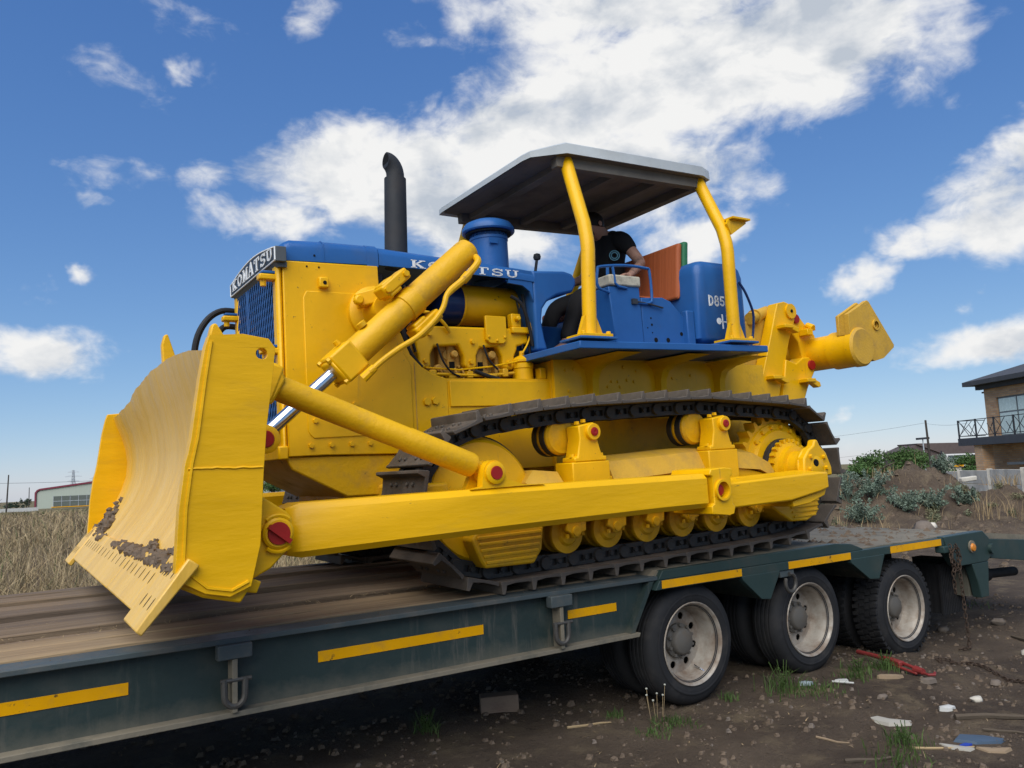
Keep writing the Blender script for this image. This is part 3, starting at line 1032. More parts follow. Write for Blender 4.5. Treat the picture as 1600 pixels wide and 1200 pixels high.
hb('wall_lamp', 'dark_metal', -.12, .19, 1.6, 1.72, 4.62, 4.70)
tag(house, 'two storey face brick house with charcoal balcony and railing at right edge', 'house')

WL = [(28.4, 16.6), (26.5, 14.7), (24.61, 12.8), (23.3, 11.3), (21.9, 9.8), (20.6, 8.2), (19.4, 6.5), (18.2, 4.7)]
pw = empty('precast_wall', (24.6, 12.8, 0))
for i, ((xa, ya), (xb, yb)) in enumerate(zip(WL[:-1], WL[1:])):
    zt = 1.0 + 0.035 * i
    for k in range(3):
        MB().bar((xa, ya, zt - .19 - .40 * k), (xb, yb, zt - .19 - .40 * k), .05, .385).build('panel', 'concrete', pw, bevel=.008)
    MB().bar((xa, ya, -.6), (xa, ya, zt + .02), .11, .13, (1, 0, 0)).build('post', 'concrete', pw, bevel=.01)
tag(pw, 'pale precast concrete panel wall in front of the brick house', 'wall')
for k, (x, y, h_) in enumerate(((25.4, 13.9, 2.0), (20.35, 8.1, 2.05))):
    pole('fence_pole', ('thin steel rod standing beyond the left end of the precast wall', 'thin steel rod standing at the precast wall near the picture edge')[k], x + .4, y, -.3, h_, .03, (0.0, 0.05), 0, 'dark_metal')

wh = empty('warehouse', (105.6, 62.9, 0), off=(0, 0, 0), rot=(0, 0, math.atan2(-57.25 + 62.94, 105.6 - 114.2) + math.pi))
MB().prism([(0, -2.5), (0, 2.2), (2.4, 3.15), (6.2, 1.9), (6.2, -2.5)], 0, 5, 'y').build('gable', 'warehouse_brown', wh, smooth=0)
MB().box(6.2, 24, 0.6, 5, -2.5, 0.7).build('wall', 'concrete', wh)
MB().prism([(5.9, 1.75), (2.4, 3.2), (2.4, 3.35), (24.2, 2.9), (24.2, 1.6)], -.3, 5.5, 'y').build('roof', 'warehouse_brown', wh, smooth=0)
for k in range(6):
    MB().box(7.0 + k * 2.8, 9.3 + k * 2.8, .5, .62, .75, 1.5).build('window', 'litter_foil', wh)
MB().box(7.6, 8.9, .3, .55, -.1, .35).build('sign_board', 'reflector', wh)
tag(wh, 'long brown roofed warehouse behind the soil heap', 'warehouse')

for k, (px, L, h_, r_, lb) in enumerate(((1395, 60, 2.35, 2.5, 'broad green tree with rounded top above the soil heap'), (1352, 55, 1.75, 2.0, 'lower green tree left of the broad one behind the heap'),
                                        (1332, 52, 1.1, 1.1, 'small green tree beside the rear of the track'), (1542, 52, 2.2, 1.0, 'green tree showing under the balcony of the brick house'), (1503, 70, 1.9, 1.8, 'green tree between warehouse and brick house'))):
    d_ = frame_dir(px)
    L2 = L / 0.87
    tree('leafy_tree', lb, d_.x * L2, d_.y * L2, gz(d_.x * L2, d_.y * L2) - .35, h_ + .85, r_ * 1.15, 'tree_leaf', 4200, .115, 'trees behind the soil heap', 16)

d_ = frame_dir(1433) * 70
sl_ = empty('street_lamp', (d_.x, d_.y, gz(d_.x, d_.y)), off=(0, 0, 0))
MB().cyl((0, 0, -.2), (0, 0, 3.35), .06, .045, 8).build('post', 'galvanised_hazed', sl_)
MB().bar((-.45, .2, 3.38), (.45, -.2, 3.42), .30, .16).build('lamp_head', 'dark_metal', sl_)
tag(sl_, 'small street lamp with double head in front of the warehouse', 'lamp')


def wire(label, a, b_, sag, r):
    a, b_ = Vector(a), Vector(b_)
    pts = [a.lerp(b_, t / 14) - Vector((0, 0, sag * 4 * (t / 14) * (1 - t / 14))) for t in range(15)]
    tag(MB().tube(pts, r, 4).build('power_line', 'dark_metal'), label, 'wire', 'power lines')


wire('upper thin overhead wire running to the leaning pole', (44.6, 24.8, 3.45), (33.0, 40.0, 2.9), .5, .007)
wire('lower thin overhead wire left of the leaning pole', (44.65, 24.8, 2.1), (33.0, 40.0, 1.6), .4, .007)
wire('thin overhead wire from leaning pole to the brick house', (44.6, 24.8, 3.4), (40.8, 20.6, 3.1), .1, .007)
wire('thin overhead wire across the far left sky', (-30, 240, 6.2), (60, 300, 6.4), 1.5, .05)

# ------------------------------------------------------------------ low loader trailer
TY = 3.72
trailer = empty('low_loader_trailer', (3.4, 5.0, 0.0), off=(3.4, 5.0, 0.0))
tag(trailer, 'dark green low loader trailer with timber deck and three rear axles', 'trailer')
TW = 2.60
# side beams: top flange, recessed web, dusty bottom flange, sloping rear end
for side in (0, 1):
    mb_w, mb_t, mb_b = MB(), MB(), MB()
    mb_w.prism([(-3.6, .56), (3.27, .56), (3.43, .86), (-3.6, .86)], TY + .055, TY + .095)
    mb_t.box(-3.6, 3.47, TY, TY + .16, .852, .877)
    mb_b.prism([(-3.6, .538), (3.285, .538), (3.295, .562), (-3.6, .562)], TY - .012, TY + .16)
    st = MB().prism([(3.23, .563), (3.262, .563), (3.44, .85), (3.40, .85)], TY + .004, TY + .054)
    if side:
        for q in (mb_w, mb_t, mb_b, st):
            q.mirror(TY + TW / 2)
    wb = mb_w.build('side_beam', 'trailer_green', trailer)
    mb_t.build('top_flange', 'trailer_edge', wb, bevel=.004)
    mb_b.build('bottom_flange', 'trailer_dusty', wb, bevel=.003)
    st.build('end_stiffener', 'trailer_green', wb)
for x in np.arange(-3.3, 3.3, .55):
    MB().box(x, x + .08, TY + .10, TY + TW - .10, .70, .845).build('cross_member', 'dark_inside', trailer)
MB().box(-3.6, 7.2, TY + .75, TY + .95, .42, .84).build('chassis_rail', 'dark_inside', trailer)
MB().box(-3.6, 7.2, TY + 1.65, TY + 1.85, .42, .84).build('chassis_rail', 'dark_inside', trailer)


def plank(x0, x1, y0, y1, z0, z1, mt, wob=.006):
    n = 26
    m_ = MB()
    rings = []
    sd_ = random.uniform(0, 50)
    for i in range(n + 1):
        x = x0 + (x1 - x0) * i / n
        w0 = wob * mnoise.noise((x * 2.1, sd_, 0)) * 2
        w1 = wob * mnoise.noise((x * 2.3, sd_ + 7, 0)) * 2
        t0 = wob * mnoise.noise((x * 1.4, sd_ + 3, 0)) * 1.6
        t1 = wob * mnoise.noise((x * 1.7, sd_ + 5, 0)) * 1.6
        rings.append([(x, y0 + w0, z0), (x, y1 + w1, z0), (x, y1 + w1, z1 + t1), (x, y0 + w0, z1 + t0)])
    m_.loft(rings)
    return m_.build('deck_plank', mt, trailer, bevel=.006)


# timber deck of the well: outer boards, then boards at uneven heights between debris-filled gaps
for (a, b_, z1, mt) in ((.175, .39, .886, 'plank_a'), (.402, .60, .890, 'plank_a'), (.615, .70, .872, 'plank_b'), (.735, 1.02, .900, 'plank_b'), (1.05, 1.30, .885, 'plank_c'),
                        (1.34, 1.58, .915, 'plank_c'), (1.61, 1.86, .905, 'plank_b'), (1.90, 2.14, .925, 'plank_b'), (2.17, 2.43, .895, 'plank_c'), (2.445, 2.58, .90, 'plank_c')):
    plank(-3.6, 3.46, TY + a, TY + b_, .846, z1, mt)
MB().box(-3.6, 3.46, TY + .165, TY + TW - .17, .835, .8455).build('deck_bed', 'trailer_dusty', trailer)
# raised bogie deck
MB().prism([(3.40, .845), (3.50, .905), (5.26, .924), (5.46, .908), (5.60, .862), (7.37, .862), (7.37, .80), (3.40, .80)], TY + .03, TY + TW - .03).build('bogie_deck', 'trailer_dusty', trailer)
for side in (0, 1):
    k = MB().prism([(3.47, .853), (3.51, .908), (5.27, .927), (5.47, .910), (5.61, .864), (5.61, .853)], TY - .006, TY + .05)
    e = MB().prism([(3.43, .795), (5.62, .795), (6.90, .79), (6.90, .855), (3.47, .852)], TY - .02, TY + .045)
    if side:
        k.mirror(TY + TW / 2)
        e.mirror(TY + TW / 2)
    k.build('deck_kerb', 'trailer_rear', trailer, bevel=.004)
    e.build('side_rail', 'trailer_rear', trailer, bevel=.004)
    # hanging brackets between the wheels
    for poly in ([(4.21, .80), (4.22, .772), (4.39, .63), (4.485, .618), (4.60, .79), (4.60, .80)], [(5.42, .80), (5.43, .77), (5.645, .63), (5.765, .62), (5.86, .79), (5.86, .80)]):
        g = MB().prism(poly, TY - .024, TY + .02)
        g2 = MB().prism([(poly[1][0] - .02, .79), (poly[2][0], poly[2][1]), (poly[3][0] - .02, poly[3][1]), (poly[2][0] + .02, .79)], TY + .022, TY + .5)
        if side:
            g.mirror(TY + TW / 2)
            g2.mirror(TY + TW / 2)
        gg = g.build('wheel_bracket', 'trailer_rear', trailer, bevel=.004)
        g2.build('spring_hanger', 'trailer_green', gg)
    # rear corner, leg of the ramp support, ramp
    c = MB().prism([(6.73, .862), (7.37, .868), (7.47, .80), (7.48, .64), (7.40, .60), (6.92, .60), (6.76, .76)], TY - .03, TY + .06)
    lg = MB().prism([(7.14, .599), (7.42, .599), (7.37, .30), (7.24, .30), (7.21, .44)], TY - .028, TY + .05)
    rp = MB().prism([(7.46, .79), (8.9, .66), (8.9, .44), (7.5, .615)], TY - .015, TY + .05)
    if side:
        for q in (c, lg, rp):
            q.mirror(TY + TW / 2)
    c.build('rear_corner', 'trailer_rear', trailer, bevel=.006)
    lg.build('support_leg', 'trailer_rear', trailer, bevel=.006)
    rp.build('ramp_beam', 'trailer_rear', trailer, bevel=.004)
MB().box(7.20, 7.36, TY + .06, TY + .55, .31, .62).build('leg_housing', 'trailer_green', trailer)
MB().prism([(7.40, .85), (8.9, .70), (8.9, .66), (7.40, .80)], TY + .06, TY + TW - .06).build('ramp_deck', 'trailer_dusty', trailer)
MB().cyl((7.55, TY + .3, .42), (8.0, TY + .3, .40), .07, .07, 14).cyl((8.0, TY + .3, .40), (8.5, TY + .28, .38), .045, .045, 12).build('ramp_cylinder', 'dark_inside', trailer)
hg = MB().cyl((7.47, TY - .06, .705), (7.47, TY + .02, .705), .045, .045, 14).build('ramp_hinge', 'trailer_rear', trailer)
lamp_ = MB().lathe([(.052, 0), (.052, .012), (.0, .012)], (7.15, TY - .031, .75), (0, -1, 0), 18).build('side_marker', 'trailer_dusty', trailer)
MB().lathe([(.036, .012), (.030, .026), (.0, .03)], (7.15, TY - .031, .742), (0, -1, 0), 18).build('lens', 'amber_lens', lamp_)
# reflective tape
for (x0, x1, z0, z1, yy) in ((-.6, .489, .698, .748, .053), (1.309, 2.228, .697, .747, .053), (2.80, 3.167, .70, .748, .053),
                             (3.482, 4.212, .802, .851, -.022), (4.70, 5.426, .80, .850, -.022), (5.95, 6.69, .797, .850, -.022)):
    MB().box(x0, x1, TY + yy - .0015, TY + yy + .0012, z0, z1).build('reflective_tape', 'reflector', trailer)


def shackle(x, zt, zb, y, parent):
    """lashing point: top block, flat bar and a bow shackle with its pin"""
    b0 = MB().box(x - .075, x + .075, y - .035, y + .02, zt - .045, zt + .02).build('lashing_block', 'trailer_edge', parent, bevel=.006)
    MB().box(x - .012, x + .012, y - .028, y + .052, zb - .04, zt - .045).build('lashing_bar', 'trailer_dusty', b0, bevel=.003)
    pts = [(x - .046, y - .02, zb + .105), (x - .044, y - .022, zb + .04)]
    pts += [(x + .044 * math.cos(a), y - .022, zb + .035 + .046 * math.sin(a)) for a in np.linspace(math.pi, 2 * math.pi, 9)]
    pts += [(x + .044, y - .022, zb + .04), (x + .046, y - .02, zb + .105)]
    MB().tube(pts, .0145, 8).cyl((x - .060, y - .021, zb + .10), (x + .072, y - .021, zb + .10), .010, .010, 8).build('shackle', 'shackle_steel', b0)


for x in (-2.6, -.95, .905, 2.70):
    shackle(x, .835, .60, TY + .0, trailer)
b0 = MB().box(4.62, 4.77, TY - .01, TY + .06, .745, .797).build('lashing_block', 'trailer_edge', trailer, bevel=.006)
MB().tube([(4.70 + .055 * math.sin(a) + .01, TY - .02, .705 + .062 * math.cos(a)) for a in np.linspace(-.2, 2 * math.pi - 1.0, 16)], .014, 8).build('hook', 'shackle_steel', b0)
MB().box(6.66, 6.80, TY - .06, TY + .02, .735, .79).build('chain_bracket', 'trailer_rear', trailer, bevel=.006)
# ribbed mud flap
fl = MB()
for k in range(22):
    y0 = TY + .20 + k * .027
    fl.box(6.99 - .006 * (k % 2), 7.01, y0, y0 + .027, .17, .60)
fl.build('mud_flap', 'rubber', trailer, smooth=0)
fl = MB()
fl.box(6.97, 7.36, TY + .175, TY + .19, .16, .60)
for k in range(14):
    fl.box(6.975 + k * .028, 6.989 + k * .028, TY + .167, TY + .176, .165, .595)
fl.build('mud_flap', 'rubber', trailer, smooth=0)


def make_wheel(lug):
    t = MB()
    prof = [(.232, .035), (.252, .012), (.30, .0), (.345, .008), (.372, .028), (.383, .055)]
    for g in (.075, .11, .145, .18):
        prof += [(.385, g - .012), (.373, g - .008), (.373, g + .002), (.385, g + .006)] if not lug else [(.380, g)]
    prof += [(.383, .195), (.372, .222), (.345, .242), (.30, .25), (.252, .238), (.232, .215)]
    t.lathe(prof, (0, 0, 0), (0, 1, 0), 56, cap=False)
    t.lathe([(.30, -.0005), (.305, -.003), (.312, -.003), (.317, .0)], (0, 0, 0), (0, 1, 0), 48, cap=False)
    if lug:
        for i in range(44):
            a = 2 * math.pi * i / 44
            c, s_ = math.cos(a), math.sin(a)
            for (h0, h1, da) in ((.022, .075, 0), (.083, .122, .05), (.130, .168, .0), (.176, .228, .05)):
                a2 = a + da
                c, s_ = math.cos(a2), math.sin(a2)
                rr0, rr1, hw = .368, .391, .019
                vs = []
                for rr in (rr0, rr1):
                    for (hh, ss) in ((h0, -1), (h1, -.6), (h1, 1), (h0, .6)):
                        vs.append((c * rr - s_ * hw * ss, hh, s_ * rr + c * hw * ss))
                t.add(vs, [(0, 1, 2, 3), (4, 5, 6, 7), (0, 1, 5, 4), (1, 2, 6, 5), (2, 3, 7, 6), (3, 0, 4, 7)])
    tyre = t.build('wheel', 'rubber', trailer, smooth=40)
    r_ = MB()
    r_.lathe([(.236, .03), (.258, .012), (.262, .006), (.258, .0), (.250, .004), (.243, .02), (.238, .045), (.228, .06), (.222, .11), (.216, .14), (.205, .157), (.200, .168), (.21, .172), (.225, .15), (.236, .10)], (0, 0, 0), (0, 1, 0), 56, cap=False)
    holes = [circ(.158 * math.cos(a), .158 * math.sin(a), .024, 12) for a in np.linspace(0, 2 * math.pi, 8, endpoint=False)]
    r_.prism(circ(0, 0, .203, 56), .158, .166, 'y', holes)
    rim = r_.build('rim', 'rim_paint', tyre, smooth=40)
    h_ = MB().lathe([(.112, .157), (.112, .135), (.088, .125), (.082, .095), (.070, .085), (.0, .08)], (0, 0, 0), (0, 1, 0), 28)
    h_.bolts([(.102 * math.cos(a), .14, .102 * math.sin(a)) for a in np.linspace(0, 2 * math.pi, 10, endpoint=False)], (0, -1, 0), .012, .03)
    hub = h_.build('hub', 'hub_grey', tyre, smooth=40)
    vl = MB().tube([(.15, .12, -.13), (.17, .06, -.15), (.20, .04, -.165)], .005, 6).build('valve', 'chrome', tyre)
    return tyre, (rim, hub, vl)


def fix_local(o_):
    """wheel meshes are modelled about their own axle"""
    off_ = OFF['low_loader_trailer']
    me_ = o_.data
    co = np.empty(len(me_.vertices) * 3, np.float32)
    me_.vertices.foreach_get('co', co)
    co = co.reshape(-1, 3) + np.array(off_, np.float32)
    me_.vertices.foreach_set('co', co.ravel())


off_ = OFF[trailer.name]
protos = []
for lug in (False, True):
    ty_, subs = make_wheel(lug)
    fix_local(ty_)
    for s_ in subs:
        fix_local(s_)
    protos.append((ty_, subs))
first = [True, True]
for ai, (x, z) in enumerate(((3.79, .415), (4.98, .408), (6.20, .335))):
    k = 1 if ai == 2 else 0
    for (y, flip, spin) in ((TY + .04, False, .3 + ai), (TY + .335, True, .9), (TY + TW - .585, False, .5), (TY + TW - .04, True, .1)):
        ty_, subs = protos[k]
        if first[k]:
            w_, first[k] = ty_, False
        else:
            w_ = ty_.copy()
            col.objects.link(w_)
            w_.parent = trailer
            for s_ in subs:
                c_ = s_.copy()
                col.objects.link(c_)
                c_.parent = w_
        yy = y + (.25 if (flip and y < TY + 1) else 0.0)
        w_.matrix_local = Matrix.Translation(Vector((x, yy, z)) - off_) @ Matrix.Rotation(math.pi if flip else 0, 4, 'Z') @ Matrix.Rotation(spin, 4, 'Y')
    MB().cyl((x, TY + .2, z), (x, TY + TW - .2, z), .06, .06, 12).build('axle', 'dark_inside', trailer)

# loose soil and chips on the rear deck
m_ = MB()
for k in range(420):
    x, y = random.uniform(5.3, 7.3), random.uniform(TY + .08, TY + TW - .1)
    s_ = random.choice((.008, .012, .02, .03)) * random.uniform(.6, 1.2)
    a = random.uniform(0, 3)
    zt = .862 if x > 5.6 else .862 + .05
    m_.add([(x + s_ * 1.4 * math.cos(a + t), y + s_ * 1.4 * math.sin(a + t), zt - .003) for t in (0, 1.7, 3.4, 4.8)] + [(x, y, zt + s_ * random.uniform(.5, 1.0))], [(0, 1, 4), (1, 2, 4), (2, 3, 4), (3, 0, 4)])
tag(m_.build('deck_soil', 'soil_clod', smooth=0), 'loose soil and chips scattered on the rear deck', 'soil', kind='stuff')
m_ = MB()
for k in range(900):
    x = random.uniform(-1.2, 3.4)
    y = TY + random.choice((random.uniform(.02, .17), random.gauss(.61, .012), random.gauss(.715, .012), random.gauss(1.03, .012)))
    s_ = random.choice((.002, .003, .0045)) * random.uniform(.6, 1.2)
    a = random.uniform(0, 3)
    zt = .877 if y < TY + .16 else .874
    m_.add([(x + s_ * 1.5 * math.cos(a + t), y + s_ * 1.5 * math.sin(a + t), zt - .003) for t in (0, 1.7, 3.4, 4.8)] + [(x, y, zt + s_ * random.uniform(.5, 1.0))], [(0, 1, 4), (1, 2, 4), (2, 3, 4), (3, 0, 4)])
tag(m_.build('deck_gravel', 'soil_clod', smooth=0), 'fine gravel lying along the edges of the deck boards', 'gravel', kind='stuff')
n_ = 260
pp = np.stack([rng.uniform(-.8, 2.6, n_), TY + rng.choice([.61, .715, 1.03], n_) + rng.normal(0, .012, n_), np.full(n_, .885)], -1)
o = blades('straw_litter', pp, rng.uniform(.006, .014, n_), rng.uniform(.003, .005, n_), 'straw', 4.5)
tag(o, 'bits of dry straw caught in the gaps between the deck boards', 'straw', kind='stuff')

# ------------------------------------------------------------------ bulldozer (own frame: x to the rear, y away from the camera)
YC = 5.03
RD = Matrix(((0.99967366, 0.00348375, -0.02530688), (-0.00353878, 0.99999147, -0.00212981), (0.02529924, 0.00221867, 0.99967746)))
BASE = Vector((3.4, YC, 0.817))
doz = empty('bulldozer', (0, 0, 0), off=BASE)
_loc = RD @ (BASE - Vector((0, 0, CAM_Z))) + Vector((0, 0, CAM_Z))
doz.matrix_world = Matrix.Translation(_loc) @ RD.to_4x4()
tag(doz, 'yellow and blue crawler bulldozer with raised ripper on the low loader', 'bulldozer')


def both(fn):
    for sd in (0, 1):
        fn(sd)


def MS(m_, sd):
    return m_.mirror(YC) if sd else m_


# ---- tracks
TO, TI = 3.80, 4.36


def track_path():
    pts = []
    ci, ri = Vector((2.34, 1.337)), .405
    cs, rs = Vector((5.04, 1.372)), .420
    for a in np.linspace(265, 100, 22):          # idler, from the bottom round the front to the top
        pts.append(ci + Vector((math.cos(R(a)), math.sin(R(a)))) * ri)
    pts += [Vector(p) for p in ((2.62, 1.785), (3.04, 1.818), (3.38, 1.828), (3.70, 1.840), (4.13, 1.848), (4.58, 1.820))]
    for a in np.linspace(88, -82, 22):
        pts.append(cs + Vector((math.cos(R(a)), math.sin(R(a)))) * rs)
    pts += [Vector((4.75, .935)), Vector((4.4, .932)), Vector((2.6, .932))]
    return pts


PATH = track_path()
seg = [(PATH[i], PATH[(i + 1) % len(PATH)]) for i in range(len(PATH))]
LEN = sum((b - a).length for a, b in seg)
NSH = 39


def path_at(s_):
    s_ %= LEN
    for a, b in seg:
        l_ = (b - a).length
        if s_ <= l_:
            return a.lerp(b, s_ / l_)
        s_ -= l_
    return PATH[0]


pit_ = LEN / NSH
sp = MB().prism([(-.49 * pit_, -.014), (.47 * pit_, -.014), (.49 * pit_, -.004), (.48 * pit_, .010), (.46 * pit_, .052), (.455 * pit_, .058), (.37 * pit_, .058), (.355 * pit_, .052), (.30 * pit_, .010), (.0, .003), (-.40 * pit_, .006), (-.50 * pit_, .012), (-.52 * pit_, .004)], -.28, .28)
sp.bolts([(dx, dy, .003) for dx in (-.055, .025) for dy in (-.14, -.07, .07, .14)], (0, 0, 1), .013, .016)
shoe0 = sp.build('track_shoe', 'steel_track', None, bevel=.003)
lk = MB()
win = [[(-.052, -.078), (-.018, -.078), (-.018, -.04), (-.052, -.04)], [(.018, -.078), (.052, -.078), (.052, -.04), (.018, -.04)]]
outl = [(-.60 * pit_, -.055)] + [(-.48 * pit_ + .048 * math.cos(a), -.062 + .046 * math.sin(a)) for a in np.linspace(math.pi, 1.5 * math.pi, 5)] + [(-.01, -.104)] + \
    [(.48 * pit_ + .046 * math.cos(a), -.060 + .044 * math.sin(a)) for a in np.linspace(-.5 * math.pi, .5 * math.pi, 8)] + [(.3 * pit_, -.018), (-.3 * pit_, -.018)]
for (ya, yb) in ((-.135, -.085), (.085, .135)):
    lk.prism(outl, ya, yb, 'y', win)
    lk.box(-.085, .085, ya + .02, yb - .02, -.09, -.03) if False else None
    sgn = -1 if ya < 0 else 1
    ye = ya if sgn < 0 else yb
    lk.cyl((-.48 * pit_, ye, -.06), (-.48 * pit_, ye + sgn * .018, -.06), .040, .036, 14)
    lk.cyl((.0, ye, -.06), (.0, ye + sgn * .010, -.06), .017, .015, 8)
    lk.box(-.055, .055, ya + .02, yb - .02, -.08, -.038)
lk.cyl((-.48 * pit_, -.09, -.06), (-.48 * pit_, .09, -.06), .030, .030, 10)
link0 = lk.build('chain_link', 'steel_link', None, smooth=40)
for sd in (0, 1):
    yc_ = (TO + TI) / 2 if not sd else 2 * YC - (TO + TI) / 2
    for i in range(NSH):
        s0 = (i + .35) * pit_
        a, b = path_at(s0 - .5 * pit_), path_at(s0 + .5 * pit_)
        t = (b - a).normalized()
        n_ = Vector((-t.y, t.x))
        c = (a + b) / 2 + n_ * .06
        mw = Matrix(((t.x, 0, n_.x, c.x), (0, 1, 0, yc_), (t.y, 0, n_.y, c.y), (0, 0, 0, 1)))
        sh_ = shoe0 if (i == 0 and sd == 0) else linked(shoe0, 'track_shoe')
        sh_.parent = doz
        sh_.matrix_local = Matrix.Translation(-BASE) @ mw
        k_ = link0 if (i == 0 and sd == 0) else linked(link0, 'chain_link')
        k_.parent = sh_
        k_.matrix_local = Matrix.Identity(4)


def undercarriage(sd):
    # front idler
    m_ = MB().lathe([(.05, 0), (.10, .005), (.335, .03), (.352, .045), (.352, .09), (.372, .095), (.372, .20), (.352, .205), (.352, .25), (.335, .265), (.05, .29)], (2.34, 3.935, 1.337), (0, 1, 0), 56)
    idl = MS(m_, sd).build('idler', 'yellow_paint', doz, smooth=30)
    MS(MB().lathe([(.373, .097), (.381, .10), (.381, .195), (.373, .198)], (2.34, 3.935, 1.337), (0, 1, 0), 56, cap=False), sd).build('idler_rim', 'steel_link', idl)
    # sprocket with teeth and final drive
    nt = 25
    poly = []
    for i in range(nt):
        a = 2 * math.pi * i / nt
        w = 2 * math.pi / nt
        for (f, rr) in ((0, .365), (.18, .37), (.34, .415), (.5, .418), (.66, .37), (.84, .363)):
            poly.append((5.04 + rr * math.cos(a + f * w), 1.372 + rr * math.sin(a + f * w)))
    spk = MS(MB().prism(poly, 4.03, 4.13), sd).build('sprocket', 'yellow_worn', doz, smooth=30)
    MS(MB().lathe([(.345, .0), (.34, -.012), (.30, -.02), (.285, -.045), (.10, -.06), (.0, -.06)], (5.04, 4.03, 1.372), (0, 1, 0), 40), sd).build('drive_disc', 'yellow_paint', spk, smooth=30)
    bl = MB()
    bl.bolts([(5.04 + .318 * math.cos(a), 4.012, 1.372 + .318 * math.sin(a)) for a in np.linspace(0, 2 * math.pi, 18, endpoint=False)], (0, -1, 0), .016, .018)
    MS(bl, sd).build('bolts', 'yellow_paint', spk)
    MS(MB().lathe([(.235, 0), (.235, -.03), (.21, -.04), (.20, -.055)], (5.03, 3.975, 1.36), (0, 1, 0), 30), sd).build('seal_ring', 'steel_link', spk, smooth=30)
    f = MB().lathe([(.20, -.0), (.195, -.05), (.165, -.06), (.16, -.10), (.125, -.105), (.12, -.20), (.15, -.205), (.155, -.225), (.14, -.25), (.10, -.275), (.035, -.29), (.0, -.29)], (5.02, 3.935, 1.37), (0, 1, 0), 28)
    for i in range(24):
        a = 2 * math.pi * i / 24
        f.bar((5.02 + .195 * math.cos(a), 3.90, 1.37 + .195 * math.sin(a)), (5.02 + .22 * math.cos(a), 3.90, 1.37 + .22 * math.sin(a)), .04, .022, (0, 0, 1) if abs(math.sin(a)) < .9 else (1, 0, 0))
    MS(f, sd).build('final_drive', 'yellow_paint', doz, smooth=30)
    cap_ = MB().prism([(4.86, 1.30), (4.88, 1.44), (4.94, 1.50), (5.0, 1.53), (5.02, 1.57), (5.05, 1.57), (5.07, 1.53), (5.14, 1.47), (5.19, 1.36), (5.19, 1.30)], 3.655, 3.72)
    capo = MS(cap_, sd).build('bearing_cap', 'yellow_paint', doz, bevel=.012)
    MS(MB().bolts([(4.93, 3.655, 1.36), (5.12, 3.655, 1.36), (4.95, 3.655, 1.45), (5.10, 3.655, 1.44)], (0, -1, 0), .016, .02), sd).build('bolts', 'yellow_paint', capo)
    MS(MB().lathe([(.03, 0), (.026, -.01), (.0, -.01)], (5.0, 3.654, 1.40), (0, 1, 0), 14), sd).build('oil_plug', 'black_hole', capo)
    # track frame
    fr = MB()
    fr.prism([(2.62, 1.17), (2.72, 1.34), (2.95, 1.42), (4.40, 1.42), (4.72, 1.34), (5.05, 1.30), (5.05, 1.20), (4.7, 1.17)], 3.86, 4.30)
    MS(fr, sd).build('track_frame', 'yellow_paint', doz, bevel=.01)
    cv = MB().loft([[(x, 3.84, 1.40 + dz), (x, 3.90, 1.52 + dz), (x, 4.02, 1.555 + dz), (x, 4.20, 1.555 + dz), (x, 4.28, 1.40 + dz)] for x, dz in ((3.24, -.01), (3.55, .0), (3.95, .015), (4.32, .01), (4.62, -.02), (4.80, -.10))])
    MS(cv, sd).build('frame_cover', 'yellow_dusty', doz, smooth=30)
    cv = MB().loft([[(x, 3.84, 1.38), (x, 3.92, 1.38 + h), (x, 4.22, 1.38 + h), (x, 4.28, 1.38)] for x, h in ((2.62, .04), (2.68, .11), (2.86, .09))])
    MS(cv, sd).build('idler_cover', 'yellow_dusty', doz, smooth=30)
    # carrier rollers on their brackets
    for xr in (3.02, 4.19):
        z0 = 1.50 + .02 * (xr > 4)
        br = MB().prism([(xr - .13, 1.33), (xr - .13, z0 + .02), (xr + .16, z0 + .02), (xr + .16, 1.33)], 3.80, 3.98)
        bo = MS(br, sd).build('carrier_bracket', 'yellow_paint', doz, bevel=.008)
        MS(MB().prism([(xr - .11, z0 + .02), (xr - .11, z0 + .05), (xr - .085, z0 + .05), (xr - .06, z0 + .16), (xr - .065, z0 + .24), (xr + .055, z0 + .26), (xr + .08, z0 + .22), (xr + .075, z0 + .16), (xr + .105, z0 + .05), (xr + .14, z0 + .05), (xr + .14, z0 + .02)], 3.80, 3.93), sd).build('carrier_arm', 'yellow_paint', bo, bevel=.008)
        MS(MB().cyl((xr + .035, 3.775, z0 + .20), (xr + .035, 3.93, z0 + .20), .052, .052, 18), sd).build('clamp_boss', 'yellow_paint', bo, bevel=.004)
        MS(MB().lathe([(.028, 0), (.026, -.008), (.012, -.010), (.0, -.004)], (xr + .035, 3.775, z0 + .20), (0, 1, 0), 14), sd).build('axle_cap', 'red_cap', bo)
        MS(MB().bolts([(xr - .10, 3.84, z0 + .05), (xr + .125, 3.84, z0 + .05), (xr - .03, 3.86, z0 + .25), (xr + .02, 3.86, z0 + .262)], (0, 0, 1), .018, .02), sd).build('bolts', 'yellow_paint', bo)
        ro = MS(MB().lathe([(.055, 0), (.075, .01), (.105, .012), (.118, .03), (.118, .045), (.098, .05), (.098, .10), (.11, .105), (.118, .11), (.118, .125), (.108, .13), (.108, .18), (.09, .185), (.09, .21)], (xr - .075, 3.945, z0 + .185), (0, 1, 0), 30), sd).build('carrier_roller', 'yellow_worn', doz, smooth=30)
        MS(MB().lathe([(.1185, .047), (.122, .05), (.122, .098), (.1185, .10)], (xr - .075, 3.945, z0 + .185), (0, 1, 0), 30, cap=False).lathe([(.1185, .132), (.122, .135), (.122, .178), (.1185, .18)], (xr - .075, 3.945, z0 + .185), (0, 1, 0), 30, cap=False), sd).build('roller_tread', 'steel_link', ro)
